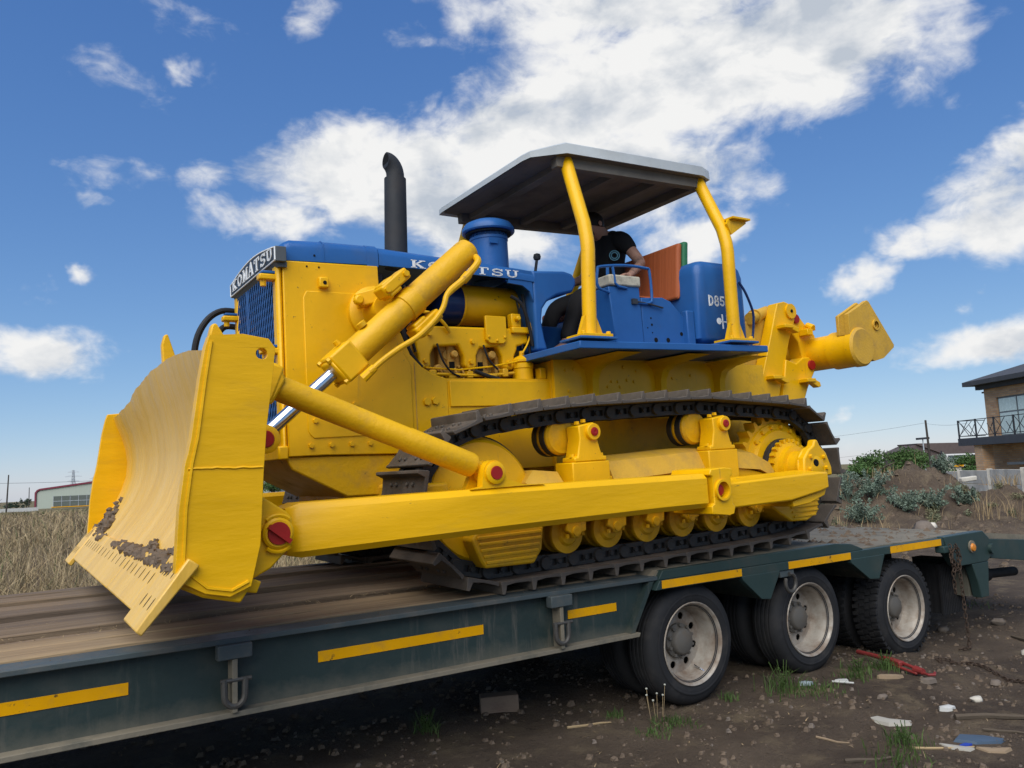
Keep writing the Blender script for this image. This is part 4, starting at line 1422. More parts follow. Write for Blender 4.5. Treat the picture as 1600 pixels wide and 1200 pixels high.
    # track rollers and their shaft caps
    for xr in (2.92, 3.245, 3.575, 3.90, 4.23, 4.58):
        ro = MS(MB().lathe([(.03, 0), (.06, .004), (.075, .02), (.118, .022), (.122, .03), (.122, .05), (.105, .055), (.105, .12), (.12, .125), (.12, .19), (.105, .195), (.105, .27), (.122, .275), (.122, .30), (.06, .32)], (xr, 3.92, 1.088), (0, 1, 0), 30), sd).build('track_roller', 'yellow_worn', doz, smooth=30)
        cp_ = MB().prism([(xr - .045, 1.17), (xr - .05, 1.11), (xr - .02, 1.09), (xr + .0, 1.062), (xr + .045, 1.062), (xr + .065, 1.09), (xr + .10, 1.10), (xr + .105, 1.17)], 3.875, 3.935)
        MS(cp_, sd).build('shaft_cap', 'yellow_worn', ro, bevel=.008)
        MS(MB().lathe([(.03, 0), (.03, -.012), (.012, -.014), (.0, -.01)], (xr + .02, 3.876, 1.105), (0, 1, 0), 12).bolts([(xr - .03, 3.90, 1.09), (xr + .085, 3.90, 1.098)], (0, 0, -1), .014, .025), sd).build('bolts', 'yellow_worn', ro)
    MS(MB().box(2.70, 4.75, 3.93, 4.25, 1.165, 1.215), sd).build('roller_beam', 'yellow_worn', doz, bevel=.006)
    # guards
    MS(MB().prism([(2.19, 1.13), (2.24, 1.01), (2.27, .965), (2.60, .955), (2.66, 1.03), (2.68, 1.16), (2.62, 1.18), (2.24, 1.18)], 3.845, 4.27), sd).build('idler_guard', 'yellow_worn', doz, bevel=.012)
    for (z, a_, b_) in ((1.135, 2.225, 2.66), (1.10, 2.235, 2.655), (1.065, 2.245, 2.64), (1.03, 2.26, 2.63), (.995, 2.275, 2.61)):
        MS(MB().box(a_, b_, 3.836, 3.85, z - .009, z + .009), sd).build('guard_rib', 'yellow_worn', doz, bevel=.004)
    MS(MB().prism([(4.64, 1.17), (4.66, 1.10), (4.76, 1.04), (4.86, .985), (5.04, .975), (5.17, 1.02), (5.21, 1.17)], 3.80, 4.20), sd).build('sprocket_guard', 'yellow_brushed', doz, bevel=.012)
    for (z, a_, b_) in ((1.12, 4.85, 5.19), (1.085, 4.86, 5.18), (1.05, 4.87, 5.17), (1.015, 4.885, 5.14)):
        MS(MB().box(a_, b_, 3.791, 3.805, z - .008, z + .008), sd).build('guard_rib', 'yellow_brushed', doz, bevel=.004)
    # rear part of the frame, outside the track
    rb = MB().loft([[(x, 3.50, a_), (x, 3.50, b_), (x, 3.72, b_ + .02), (x, 3.72, a_)] for x, a_, b_ in ((3.87, 1.165, 1.325), (4.5, 1.165, 1.335), (4.82, 1.205, 1.34), (4.92, 1.225, 1.335))])
    MS(rb, sd).build('frame_beam', 'yellow_arm', doz, bevel=.012)
    rb2 = MB().prism([(4.55, 1.16), (4.80, 1.20), (4.93, 1.225), (4.90, 1.175), (4.72, 1.13), (4.55, 1.12)], 3.53, 3.80)
    MS(rb2, sd).build('beam_gusset', 'yellow_arm', doz, bevel=.006)


both(undercarriage)


def push_arm(sd):
    def sec(x, z0, z1, y0, y1, k=.03):
        return [(x, y0, z0 + k), (x, y0, z1 - k), (x, y0 + k, z1), (x, y1 - k, z1), (x, y1, z1 - k), (x, y1, z0 + k), (x, y1 - k, z0), (x, y0 + k, z0)]
    a = MB().loft([sec(1.06, 1.20, 1.405, 3.50, 3.69, .012), sec(1.075, 1.195, 1.41, 3.485, 3.695, .02), sec(1.12, 1.185, 1.425, 3.46, 3.70), sec(2.2, 1.195, 1.42, 3.46, 3.70), sec(3.3, 1.195, 1.405, 3.46, 3.70), sec(3.66, 1.19, 1.40, 3.46, 3.70)])
    ao = MS(a, sd).build('push_arm', 'yellow_arm', doz, smooth=40)
    nk = MB().prism([(.98, 1.235), (1.10, 1.22), (1.10, 1.39), (.99, 1.385)], 3.53, 3.66)
    MS(nk, sd).build('arm_neck', 'yellow_brushed', ao, bevel=.02)
    tr = MB().prism([(3.665, 1.15), (3.665, 1.20), (3.69, 1.21), (3.69, 1.38), (3.665, 1.39), (3.68, 1.425), (3.80, 1.43), (3.87, 1.42), (3.87, 1.38), (3.85, 1.37), (3.855, 1.20), (3.875, 1.18), (3.86, 1.14), (3.80, 1.13)], 3.44, 3.78, 'y', [circ(3.762, 1.292, .052, 20)])
    MS(tr, sd).build('trunnion_bracket', 'yellow_arm', ao, bevel=.006)
    MS(MB().lathe([(.052, .0), (.066, .0), (.066, -.018), (.052, -.018)], (3.762, 3.44, 1.292), (0, 1, 0), 28, cap=False).lathe([(.0525, -.018), (.050, .04), (.0, .04)], (3.762, 3.44, 1.292), (0, 1, 0), 28, cap=False), sd).build('trunnion_ring', 'yellow_paint', ao, smooth=30)
    MS(MB().lathe([(.036, .03), (.034, .008), (.0, .004)], (3.755, 3.44, 1.292), (0, 1, 0), 20), sd).build('trunnion_pin', 'red_cap', ao, smooth=30)
    # clevis for the brace
    cl = MB().prism([(1.99, 1.42), (2.06, 1.43), (2.07, 1.50)] + circ(2.136, 1.497, .066, 12, math.pi, 0.0)[0:12] + [(2.215, 1.46), (2.32, 1.425), (2.45, 1.42)], 3.475, 3.53)
    MS(cl, sd).build('brace_clevis', 'yellow_arm', ao, bevel=.006)
    cl2 = MB().prism([(2.03, 1.42), (2.07, 1.50)] + circ(2.136, 1.497, .066, 10, math.pi, 0.0) + [(2.24, 1.42)], 3.60, 3.64)
    MS(cl2, sd).build('brace_clevis', 'yellow_arm', ao, bevel=.006)
    MS(MB().lathe([(.058, 0), (.058, -.016), (.045, -.022), (.036, -.022)], (2.136, 3.475, 1.497), (0, 1, 0), 24), sd).build('clevis_boss', 'yellow_arm', ao, smooth=30)
    MS(MB().lathe([(.036, -.02), (.034, -.028), (.0, -.028)], (2.136, 3.475, 1.497), (0, 1, 0), 20), sd).build('clevis_pin', 'red_cap', ao, smooth=30)
    # brace strut
    p0, p1 = Vector((1.075, 3.57, 1.945)), Vector((2.075, 3.567, 1.535))
    dv = (p1 - p0).normalized()
    L = (p1 - p0).length
    st = MB().lathe([(.045, -.06), (.055, -.02), (.058, .0), (.060, .02), (.060, L * .62), (.063, L * .625), (.064, L * .97), (.060, L * .985), (.04, L * .99), (.034, L * 1.03), (.03, L * 1.06)], p0, dv, 26)
    so = MS(st, sd).build('brace_strut', 'yellow_worn', doz, smooth=30)
    MS(MB().cyl((2.136, 3.535, 1.497), (2.136, 3.598, 1.497), .058, .058, 20).bar(p1 - dv * .02, (2.136, 3.567, 1.50), .055, .06), sd).build('strut_eye', 'yellow_arm', so, bevel=.006)
    blk = MB().bar(p0 - dv * .10, p0 - dv * .03, .15, .17)
    MS(blk, sd).build('strut_block', 'yellow_arm', so, bevel=.012)
    blk = MB().prism([(.93, 1.86), (.95, 2.08), (1.06, 2.05), (1.085, 1.98), (1.02, 1.87)], 3.50, 3.70)
    MS(blk, sd).build('strut_anchor', 'yellow_brushed', so, bevel=.012)


both(push_arm)

# ---- blade
BN, BF = 3.27, 6.82
bl_root = MB()
prof = [(.745, 2.13), (.765, 2.05), (.80, 1.95), (.825, 1.84), (.835, 1.73), (.825, 1.62), (.795, 1.53), (.75, 1.43), (.69, 1.34), (.62, 1.25), (.56, 1.18)]
topz = [(3.27, 2.075), (3.6, 2.12), (3.9, 2.165), (4.2, 2.19), (4.5, 2.205), (5.0, 2.205), (5.4, 2.185), (5.8, 2.145), (6.2, 2.095), (6.82, 2.08)]


def blade_top(y):
    for (a, za), (b, zb) in zip(topz[:-1], topz[1:]):
        if y <= b:
            return za + (zb - za) * (y - a) / (b - a)
    return topz[-1][1]


ys = np.linspace(BN + .03, BF - .03, 60)
front, back = [], []
for y in ys:
    rip = .012 * mnoise.noise((y * 3.1, 1.0, 0)) + .006 * mnoise.noise((y * 8.0, 2.0, 0))
    zt = blade_top(y)
    rf_, rb_ = [], []
    for i, (x, z) in enumerate(prof):
        f = 1 - i / (len(prof) - 1)
        zz = z + (zt - 2.13) * max(0, (z - 1.7) / .43)
        xx = x + rip * f * 1.3
        rf_.append((xx, y, zz))
        rb_.append((xx + .05 + .015 * math.sin(f * 3.1), y, zz - (.01 if i else 0)))
    front.append(rf_ + rb_[::-1])
mo = MB().loft(front).build('moldboard', 'yellow_faded', doz, smooth=40)
# weld scars on the moldboard
MB().tube([(.672, 3.42, 1.31), (.70, 3.44, 1.345), (.742, 3.46, 1.41), (.79, 3.43, 1.50), (.815, 3.41, 1.58)], .006, 6).tube([(.742, 3.46, 1.41), (.71, 3.62, 1.36), (.70, 3.75, 1.345)], .006, 6).build('weld_bead', 'yellow_paint', mo)
for k in range(16):
    a = random.uniform(0, 1)
# end plates
plate = [(.70, 2.125), (.83, 2.135), (.935, 2.118), (.962, 2.08), (.945, 1.95), (.915, 1.75), (.897, 1.56), (.885, 1.40), (.876, 1.283), (.835, 1.125), (.755, 1.095), (.66, 1.12), (.555, 1.185), (.555, 1.19), (.575, 1.45), (.60, 1.62), (.612, 1.66), (.625, 1.72), (.66, 1.95), (.685, 2.08)]
ep = MB().prism(plate, BN - .03, BN + .03, 'y', [circ(.905, 2.055, .024, 18)])
epo = ep.build('end_plate', 'yellow_brushed', doz, bevel=.010)
wl_ = []
for i in range(30):
    t = i / 29
    x = .61 + .285 * t
    wl_.append((x, BN - .031, 1.60 - .01 * t + .004 * mnoise.noise((x * 30, 0, 0))))
MB().tube(wl_, .005, 5).build('weld_bead', 'yellow_brushed', epo)
wl_ = [(p[0] + .022, BN - .031, p[1]) for p in plate[::-1][0:8]]
MB().tube([(.707, BN - .031, 2.10), (.682, BN - .031, 1.95), (.648, BN - .031, 1.72), (.625, BN - .031, 1.62), (.60, BN - .031, 1.45), (.585, BN - .031, 1.22), (.67, BN - .031, 1.14), (.76, BN - .031, 1.118), (.825, BN - .031, 1.145)], .007, 5).build('weld_bead', 'yellow_brushed', epo)
plate_f = [(x, z if z < 2.0 else z - .02) for x, z in plate]
MB().prism(plate_f, BF - .03, BF + .03).build('end_plate', 'yellow_brushed', doz, bevel=.010)
MB().prism([(.60, 1.20), (.845, 1.125), (.80, 1.06), (.66, 1.10), (.56, 1.155)], BN + .0, BN + .35).build('bottom_gusset', 'yellow_brushed', doz, bevel=.008)
MB().prism([(.60, 1.20), (.845, 1.125), (.80, 1.06), (.66, 1.10), (.56, 1.155)], BF - .35, BF).build('bottom_gusset', 'yellow_brushed', doz, bevel=.008)
MB().box(.64, .88, BN + .35, BF - .35, 1.14, 1.22).build('bottom_beam', 'yellow_paint', doz, bevel=.01)
MB().box(.86, .97, BN + .25, BF - .25, 1.88, 2.02).build('upper_beam', 'yellow_paint', doz, bevel=.01)
MB().box(.86, .97, BN + .25, BF - .25, 1.38, 1.50).build('middle_beam', 'yellow_paint', doz, bevel=.01)
# cutting edge: three bolted sections and two end bits, with dark slots of the plough bolts
ce = Vector((-.62, 0, -.785)).normalized()
nn_ = Vector((-.785, 0, .62)).normalized()


def edge_plate(name, y0, y1, o, L, mt, slots, th=.032):
    o = Vector(o)
    q = [o, o + ce * L, o + ce * (L + .004) - nn_ * th * .6, o - nn_ * th]
    e_ = MB().loft([[tuple(p + Vector((0, y, 0))) for p in q] for y in (y0, y1)]).build(name, mt, doz, bevel=.006)
    for (y, f) in slots:
        c = o + ce * (L * f) + Vector((0, y, 0))
        MB().loft([[tuple(c + ce * (a * .026) + nn_ * .0012 + Vector((0, b * .006, 0))) for a, b in ((-1, 0), (-.6, -1), (.6, -1), (1, 0), (.6, 1), (-.6, 1))],
                   [tuple(c + ce * (a * .026) - nn_ * .002 + Vector((0, b * .006, 0))) for a, b in ((-1, 0), (-.6, -1), (.6, -1), (1, 0), (.6, 1), (-.6, 1))]]).build('bolt_slot', 'slot_dark', e_)
    return e_


for (a, b) in ((BN + .28, 4.44), (4.445, 5.63), (5.635, BF - .28)):
    ns = 7
    edge_plate('cutting_edge', a, b, (.585, 0, 1.235), .23, 'yellow_faded', [(a + (b - a) * (i + .5) / ns, .40) for i in range(ns)])
edge_plate('end_bit', BN - .06, BN + .275, (.60, 0, 1.262), .305, 'yellow_faded', [(BN + dy, f) for dy in (.0, .09, .18) for f in (.22, .66)], .05)
edge_plate('end_bit', BF - .275, BF + .06, (.60, 0, 1.262), .305, 'yellow_faded', [(BF - dy, f) for dy in (.0, .09, .18) for f in (.22, .66)], .05)
# lift lugs on the back and pointed ears above the top edge
for (y, zt) in ((3.76, 2.265), (5.0, 2.425)):
    MB().prism([(.82, 2.05), (.805, zt - .06), (.82, zt), (.84, zt + .005), (.94, 2.10), (.94, 1.95), (.84, 1.95)], y - .03, y + .03).build('blade_ear', 'yellow_brushed', doz, bevel=.008)


def blade_brackets(sd):
    p = [(.86, 1.49), (.90, 1.485), (1.02, 1.40), (1.045, 1.37), (1.045, 1.26), (.95, 1.17), (.86, 1.13)]
    for (a, b) in ((3.36, 3.43), (3.70, 3.77)):
        o_ = MS(MB().prism(p, a, b), sd).build('arm_bracket', 'yellow_brushed', doz, bevel=.008)
        if a < 3.5:
            MS(MB().lathe([(.066, 0), (.066, -.02), (.056, -.028)], (.978, 3.36, 1.312), (0, 1, 0), 26), sd).build('pin_collar', 'yellow_paint', o_, smooth=30)
            MS(MB().lathe([(.050, -.02), (.046, -.036), (.0, -.036)], (.978, 3.36, 1.312), (0, 1, 0), 22).bar((.935, 3.318, 1.345), (1.02, 3.318, 1.275), .02, .028, (0, 1, 0)), sd).build('pin', 'red_cap', o_, smooth=30)
            MS(MB().tube([(.978 + .074 * math.cos(a), 3.345, 1.312 + .074 * math.sin(a)) for a in np.linspace(R(50), R(130), 8)], .009, 6).tube([(.978 + .076 * math.cos(a), 3.345, 1.312 + .076 * math.sin(a)) for a in np.linspace(R(230), R(310), 8)], .009, 6), sd).build('pin_keepers', 'yellow_paint', o_)
    MS(MB().prism([(.88, 1.08), (.90, 1.125), (.87, 1.14), (.80, 1.10)], 3.33, 3.80), sd).build('lower_gusset', 'yellow_brushed', doz, bevel=.006)
    # rod eye of the lift cylinder on the back of the blade
    for yy in (4.12, 4.26):
        MS(MB().prism([(.90, 1.62), (.90, 1.88)] + circ(1.135, 1.745, .075, 12, math.pi / 2, -math.pi / 2) + [], yy - .02, yy + .02), sd).build('lift_lug', 'yellow_paint', doz, bevel=.006)
    MS(MB().lathe([(.075, 0), (.075, -.02), (.06, -.026), (.045, -.026)], (1.145, 4.10, 1.742), (0, 1, 0), 22), sd).build('lift_pin_boss', 'yellow_paint', doz, smooth=30)
    MS(MB().lathe([(.045, -.026), (.04, -.034), (.0, -.034)], (1.145, 4.10, 1.742), (0, 1, 0), 18), sd).build('lift_pin', 'red_cap', doz, smooth=30)


both(blade_brackets)


def lift_cylinder(sd):
    y = 4.19
    p0, p1 = Vector((1.145, y, 1.745)), Vector((2.497, y, 2.905))
    dv = (p1 - p0).normalized()
    up = Vector((-dv.z, 0, dv.x))
    L = (p1 - p0).length
    s0 = .64
    b_ = MB().lathe([(.078, s0 - .02), (.084, s0), (.084, s0 + .50), (.092, s0 + .505), (.092, s0 + .60), (.084, s0 + .605), (.084, L - .06), (.078, L - .02), (.055, L)], p0, dv, 30)
    bo = MS(b_, sd).build('lift_cylinder', 'yellow_worn', doz, smooth=30)
    MS(MB().cyl(p0, p0 + dv * (s0 + .02), .038, .038, 22), sd).build('rod', 'chrome', bo, smooth=30)
    MS(MB().cyl(p0 + Vector((0, -.05, 0)), p0 + Vector((0, .05, 0)), .065, .065, 20), sd).build('rod_eye', 'yellow_paint', bo, smooth=30)
    hd = MB().bar(p0 + dv * (s0 - .085), p0 + dv * (s0 + .08), .18, .185, up)
    hd.bar(p0 + dv * (s0 - .10), p0 + dv * (s0 - .07), .17, .14, up)
    MS(hd, sd).build('cylinder_head', 'yellow_paint', bo, bevel=.018)
    bt = MB()
    for a_ in (-.072, .072):
        for c_ in (-.075, .075):
            q = p0 + dv * (s0 - .085) + up * c_ + Vector((0, a_, 0))
            bt.cyl(q, q - dv * .018, .018, .016, 6)
    q = p0 + dv * (s0 + .04) + up * .10
    bt.cyl(q, q + up * .025, .02, .018, 8)
    q = p0 + dv * (s0 + .22) + up * .095 + Vector((0, -.02, 0))
    bt.lathe([(.028, -.01), (.028, .018), (.014, .019), (.0, .008)], q, up, 14)
    MS(bt, sd).build('bolts', 'yellow_paint', bo)
    # yoke in two halves with bolted lugs
    c = p0 + dv * (s0 + .552)
    for sg in (-1, 1):
        yk = MB().bar(c + up * (sg * .10) - dv * .045, c + up * (sg * .20) - dv * .045, .12, .10, dv)
        yk.bar(c + up * (sg * .155) + dv * .10, c + up * (sg * .155) - dv * .11, .13, .07, up)
        yo = MS(yk, sd).build('yoke', 'yellow_paint', bo, bevel=.012)
        z = MB()
        for a_ in (-.085, .075):
            for b2 in (-.035,):
                q = c + up * (sg * .155) + dv * a_ + Vector((0, -.065, 0))
                z.cyl(q, q + Vector((0, -.018, 0)), .02, .018, 8)
        MS(z, sd).build('bolts', 'yellow_paint', yo)
    # trunnion mount on the guard side
    t_ = MB().lathe([(.17, 0), (.17, -.03), (.15, -.045), (.10, -.06), (.08, -.20)], (1.96, 4.515, 2.52), (0, 1, 0), 30)
    to = MS(t_, sd).build('trunnion_mount', 'yellow_paint', doz, smooth=30)
    MS(MB().bar((1.80, 4.40, 2.565), (1.93, 4.36, 2.60), .08, .09).cyl((1.79, 4.36, 2.56), (1.79, 4.31, 2.56), .03, .03, 10), sd).build('mount_arm', 'yellow_paint', to, bevel=.01)
    # hydraulic pipe along the underside
    yp = 4.07
    pp = [(2.49, yp + .05, 2.83), (2.475, yp, 2.79), (2.44, yp - .01, 2.745), (2.36, yp - .01, 2.665), (2.28, yp, 2.60), (2.235, yp - .01, 2.555), (2.215, yp - .02, 2.51), (2.19, yp - .02, 2.46), (2.12, yp - .02, 2.38), (2.02, yp - .02, 2.295), (1.90, yp - .02, 2.225), (1.80, yp - .01, 2.155), (1.73, yp, 2.095)]
    MS(MB().tube(pp, [.022] * 5 + [.017] * 8, 10, 3), sd).build('hydraulic_pipe', 'yellow_worn', bo)
    MS(MB().cyl((1.70, yp + .03, 2.06), (1.76, yp, 2.12), .028, .024, 10).cyl((2.36, yp, 2.66), (2.40, yp, 2.70), .028, .028, 10), sd).build('pipe_fitting', 'yellow_paint', bo)


both(lift_cylinder)

# ---- front: radiator guard, grille, name plate
GN, GF = 4.52, 5.54


def guard_side(sd):
    s_ = MB().prism([(1.40, 1.655), (1.40, 2.815), (2.005, 2.83), (2.008, 2.70), (2.07, 2.56), (2.145, 2.40), (2.20, 2.27), (2.28, 2.19), (2.36, 2.145), (2.46, 2.115), (2.46, 1.55), (2.12, 1.64), (1.62, 1.655)], GN, GN + .03)
    so = MS(s_, sd).build('guard_side', 'yellow_paint', doz, bevel=.006)
    MS(MB().prism([(1.362, 1.66), (1.40, 1.66), (1.40, 2.82), (1.362, 2.81)], GN + .012, GN + .10), sd).build('guard_corner', 'yellow_paint', so, bevel=.02, smooth=40)
    ins = [(1.53, 1.775), (1.515, 1.80), (1.515, 2.60), (1.535, 2.64), (1.98, 2.645), (1.98, 2.60), (2.2, 2.2), (2.2, 1.79), (2.18, 1.765), (1.55, 1.755)]
    MS(MB().prism(ins, GN - .006, GN + .004), sd).build('side_panel', 'yellow_paint', so, bevel=.006)
    bt = MB().bolts([(x, GN - .002, 1.715) for x in (1.53, 1.655, 1.78, 1.90)] + [(1.56, GN - .006, 1.86), (1.81, GN - .006, 1.955)], (0, -1, 0), .016, .014)
    bt.bolts([(2.30, GN - .003, 1.965), (2.36, GN - .003, 1.97)], (0, -1, 0), .028, .018)
    MS(bt, sd).build('bolts', 'yellow_paint', so)
    MS(MB().box(2.222, 2.228, GN - .003, GN + .0, 1.62, 2.22), sd).build('panel_joint', 'engine_tan', so)
    MS(MB().box(1.61, 1.67, GN - .035, GN, 2.66, 2.725), sd).build('latch_block', 'yellow_paint', so, bevel=.008)
    MS(MB().lathe([(.012, 0), (.012, -.003), (0, -.003)], (1.642, GN - .035, 2.69), (0, 1, 0), 10).lathe([(.006, 0), (.006, -.002), (0, -.002)], (1.545, GN - .001, 2.79), (0, 1, 0), 8).lathe([(.006, 0), (.006, -.002), (0, -.002)], (1.62, GN - .001, 2.79), (0, 1, 0), 8), sd).build('holes', 'black_hole', so)
    # main frame plate below the engine opening
    MS(MB().box(2.46, 3.30, GN + .002, GN + .04, 1.50, 2.117), sd).build('frame_plate', 'yellow_paint', so)
    MS(MB().box(2.47, 3.30, GN - .012, GN + .0, 1.93, 2.10), sd).build('frame_rail', 'yellow_paint', so, bevel=.004)


both(guard_side)
MB().box(1.42, 2.0, GN + .03, GF - .03, 2.78, 2.82).build('guard_top', 'yellow_paint', doz)
MB().prism([(1.38, 1.655), (2.12, 1.64), (2.60, 1.45), (2.60, 1.38), (1.75, 1.40), (1.42, 1.58)], GN + .02, GF - .02).build('belly_guard', 'yellow_worn', doz, bevel=.01)
MB().box(1.75, 3.3, GN + .08, GF - .08, 1.25, 1.42).build('main_frame', 'yellow_worn', doz)
MB().box(1.95, 2.1, 3.9, 2 * YC - 3.9, 1.30, 1.46).build('equalizer_bar', 'yellow_worn', doz, bevel=.02)
MB().box(1.34, 1.40, GN + .0, GF - .0, 1.64, 1.72).build('front_crossmember', 'yellow_paint', doz, bevel=.01)
MB().box(1.50, 1.56, GN + .04, GF - .04, 1.70, 2.79).build('radiator_core', 'dark_inside', doz)
# expanded metal grille
GX, gy0, gy1, gz0, gz1 = 1.372, GN + .085, GF - .085, 1.76, 2.78
gr = MB()


def clip_line(y, z, dy, dz):
    t0, t1 = -1e9, 1e9
    for p_, d_, lo, hi in ((y, dy, gy0, gy1), (z, dz, gz0, gz1)):
        if abs(d_) < 1e-9:
            if p_ < lo or p_ > hi:
                return None
            continue
        a, b = (lo - p_) / d_, (hi - p_) / d_
        t0, t1 = max(t0, min(a, b)), min(t1, max(a, b))
    return (t0, t1) if t1 - t0 > .01 else None


for sgn in (-1, 1):
    for k in range(-60, 90):
        y0 = gy0 + k * .052
        dy, dz = sgn * .50, 1.0
        c = clip_line(y0, (gz0 + gz1) / 2, dy, dz)
        if c:
            gr.bar((GX + .003 * sgn, y0 + dy * c[0], (gz0 + gz1) / 2 + dz * c[0]), (GX + .003 * sgn, y0 + dy * c[1], (gz0 + gz1) / 2 + dz * c[1]), .015, .005, (1, 0, 0))
grl = gr.build('grille', 'blue_grille', doz, smooth=0)
for (a, b, c, d_) in ((gy0 - .02, gy1 + .02, gz1, gz1 + .03), (gy0 - .02, gy1 + .02, gz0 - .07, gz0), (gy0 - .02, gy0, gz0, gz1), (gy1, gy1 + .02, gz0, gz1)):
    MB().box(GX - .008, GX + .012, a, b, c, d_).build('grille_frame', 'blue_grille', grl)
MB().box(GX - .004, GX + .003, YC + .14, YC + .20, 2.30, 2.78).build('grille_patch', 'blue_grille', grl)
# grille hinges: yellow lug, blue tab, bolt
for (y, z) in ((GN + .06, 2.72), (GN + .06, 2.28), (GN + .06, 1.83), (GF - .06, 2.64), (GF - .06, 2.25)):
    h_ = MB().box(1.27, 1.39, y - .035, y + .035, z - .02, z + .015).build('grille_hinge', 'yellow_paint', doz, bevel=.008)
    MB().box(1.285, 1.40, y - .03, y + .03, z + .017, z + .035).build('hinge_tab', 'blue_paint', h_, bevel=.005)
    MB().cyl((1.30, y, z - .02), (1.30, y, z - .055), .02, .018, 8).build('hinge_bolt', 'yellow_paint', h_)
# name plate with arched top
NX = 1.345
arch = [(4.47 + 1.06 * t, 2.885 + .055 * math.sin(math.pi * t)) for t in np.linspace(0, 1, 13)]
npl = MB().prism([(4.47, 2.795)] + arch + [(5.53, 2.795)], NX, 1.41, 'x').build('name_plate', 'sign_frame', doz, bevel=.004)
arch2 = [(4.487 + 1.026 * t, 2.872 + .052 * math.sin(math.pi * t)) for t in np.linspace(0, 1, 13)]
MB().prism([(4.487, 2.812)] + arch2 + [(5.513, 2.812)], NX - .003, NX + .01, 'x').build('name_panel', 'sign_black', npl)
let = MB()
for i, ch in enumerate('KOMATSU'):
    y_ = 5.46 - i * .137
    mid = abs(i - 3) / 3.0
    hh = .090 - .022 * mid
    lettering(MB(), ch, (NX - .0032, y_, 2.822), (0, -1, 0), (0, 0, 1), (-1, 0, 0), hh, .13, .118, .004).build('letter', 'white_print', npl, smooth=0)
bd_ = MB().tube([(NX - .001, y, z) for y, z in [(4.478, 2.803)] + [(4.478 + 1.044 * t, 2.879 + .053 * math.sin(math.pi * t)) for t in np.linspace(0, 1, 13)] + [(5.522, 2.803), (4.478, 2.803)]], .0055, 6)
bd_.build('border', 'white_print', npl)
MB().prism([(1.37, 2.77), (1.42, 2.77), (1.42, 2.80), (1.35, 2.796)], 4.50, 5.50).build('plate_lip', 'sign_frame', npl)

# ---- hood
def hood_section(x, zb, zt, y0=4.535, y1=5.525, th=.012):
    o_ = [(x, y0, zb), (x, y0, zt - .055), (x, y0 + .012, zt - .022), (x, y0 + .045, zt), (x, YC - .2, zt + .018), (x, YC, zt + .022), (x, YC + .2, zt + .018), (x, y1 - .045, zt), (x, y1 - .012, zt - .022), (x, y1, zt - .055), (x, y1, zb)]
    i_ = [(x, min(max(p[1], y0 + th), y1 - th), (p[2] - th) if 0 < k < 10 else p[2]) for k, p in enumerate(o_)]
    return o_ + i_[::-1]


hf = MB().loft([hood_section(1.40, 2.822, 2.885, 4.56, 5.50), hood_section(1.425, 2.822, 2.94), hood_section(1.46, 2.823, 2.958), hood_section(1.70, 2.83, 2.968), hood_section(2.018, 2.84, 2.972)]).build('hood_front', 'blue_paint', doz, smooth=45)
hr = MB().loft([hood_section(2.022, 2.842, 2.965), hood_section(2.5, 2.838, 2.945), hood_section(3.12, 2.828, 2.918), hood_section(3.22, 2.82, 2.91)]).build('hood', 'blue_paint', doz, smooth=45)
for x in (1.655, 1.94):
    z_ = 2.971
    MB().loft([[(p[0], p[1] + (-.003 if p[1] < YC else .003), p[2] + (.003 if p[2] > 2.86 else 0)) for p in hood_section(xx, 2.828, z_ - .001)] for xx in (x, x + .006 if x < 1.9 else x + .075)]).build('hood_strap', 'blue_paint', hf, smooth=45)
for i, ch in enumerate('KOMATSU'):
    lettering(MB(), ch, (2.245 + .122 * i, 4.5345, 2.846 - .0012 * i), (1, 0, -.010), (0, 0, 1), (0, -1, 0), .052, .122, .108, .002).build('letter', 'white_print', hr, smooth=0)
MB().lathe([(.007, 0), (.007, -.002), (0, -.002)], (1.60, 4.534, 2.865), (0, 1, 0), 8).build('holes', 'black_hole', hf)
# exhaust stack with curved outlet, air pre-cleaner
ex = MB()
ex.cyl((2.36, 5.0, 2.96), (2.385, 5.0, 3.62), .082, .078, 26)
ep_ = [(2.385, 5.0, 3.60), (2.387, 5.0, 3.655), (2.378, 5.0, 3.695), (2.358, 5.0, 3.728), (2.335, 5.0, 3.745), (2.318, 5.0, 3.748)]
ex.tube(ep_, [.064, .064, .063, .062, .061, .060], 22, 3)
exo = ex.build('exhaust_stack', 'exhaust_black', doz, smooth=40)
MB().cyl((2.3175, 5.0, 3.748), (2.3165, 5.0, 3.748), .05, .05, 18).build('outlet', 'black_hole', exo)
pc = MB().lathe([(.145, 2.92), (.145, 3.25), (.150, 3.255), (.150, 3.275), (.138, 3.28), (.138, 3.315)], (3.185, 5.06, 0), (0, 0, 1), 32).build('pre_cleaner', 'blue_paint', doz, smooth=30)
MB().lathe([(.20, 3.315), (.207, 3.325), (.205, 3.345), (.18, 3.385), (.13, 3.408), (.0, 3.415)], (3.185, 5.06, 0), (0, 0, 1), 32).build('rain_cap', 'blue_paint', pc, smooth=40)
MB().lathe([(.18, 3.30), (.18, 3.314), (.13, 3.314)], (3.185, 5.06, 0), (0, 0, 1), 32).build('cap_screen', 'dark_inside', pc)
sl2 = MB()
for i in range(22):
    a = 2 * math.pi * i / 22
    sl2.bar((3.185 + .14 * math.cos(a), 5.06 + .14 * math.sin(a), 3.283), (3.185 + .14 * math.cos(a), 5.06 + .14 * math.sin(a), 3.312), .006, .014, (math.cos(a), math.sin(a), 0))
sl2.build('cap_slats', 'blue_paint', pc)
MB().box(3.10, 3.17, 4.905, 4.92, 3.20, 3.24).build('clamp_latch', 'blue_paint', pc)

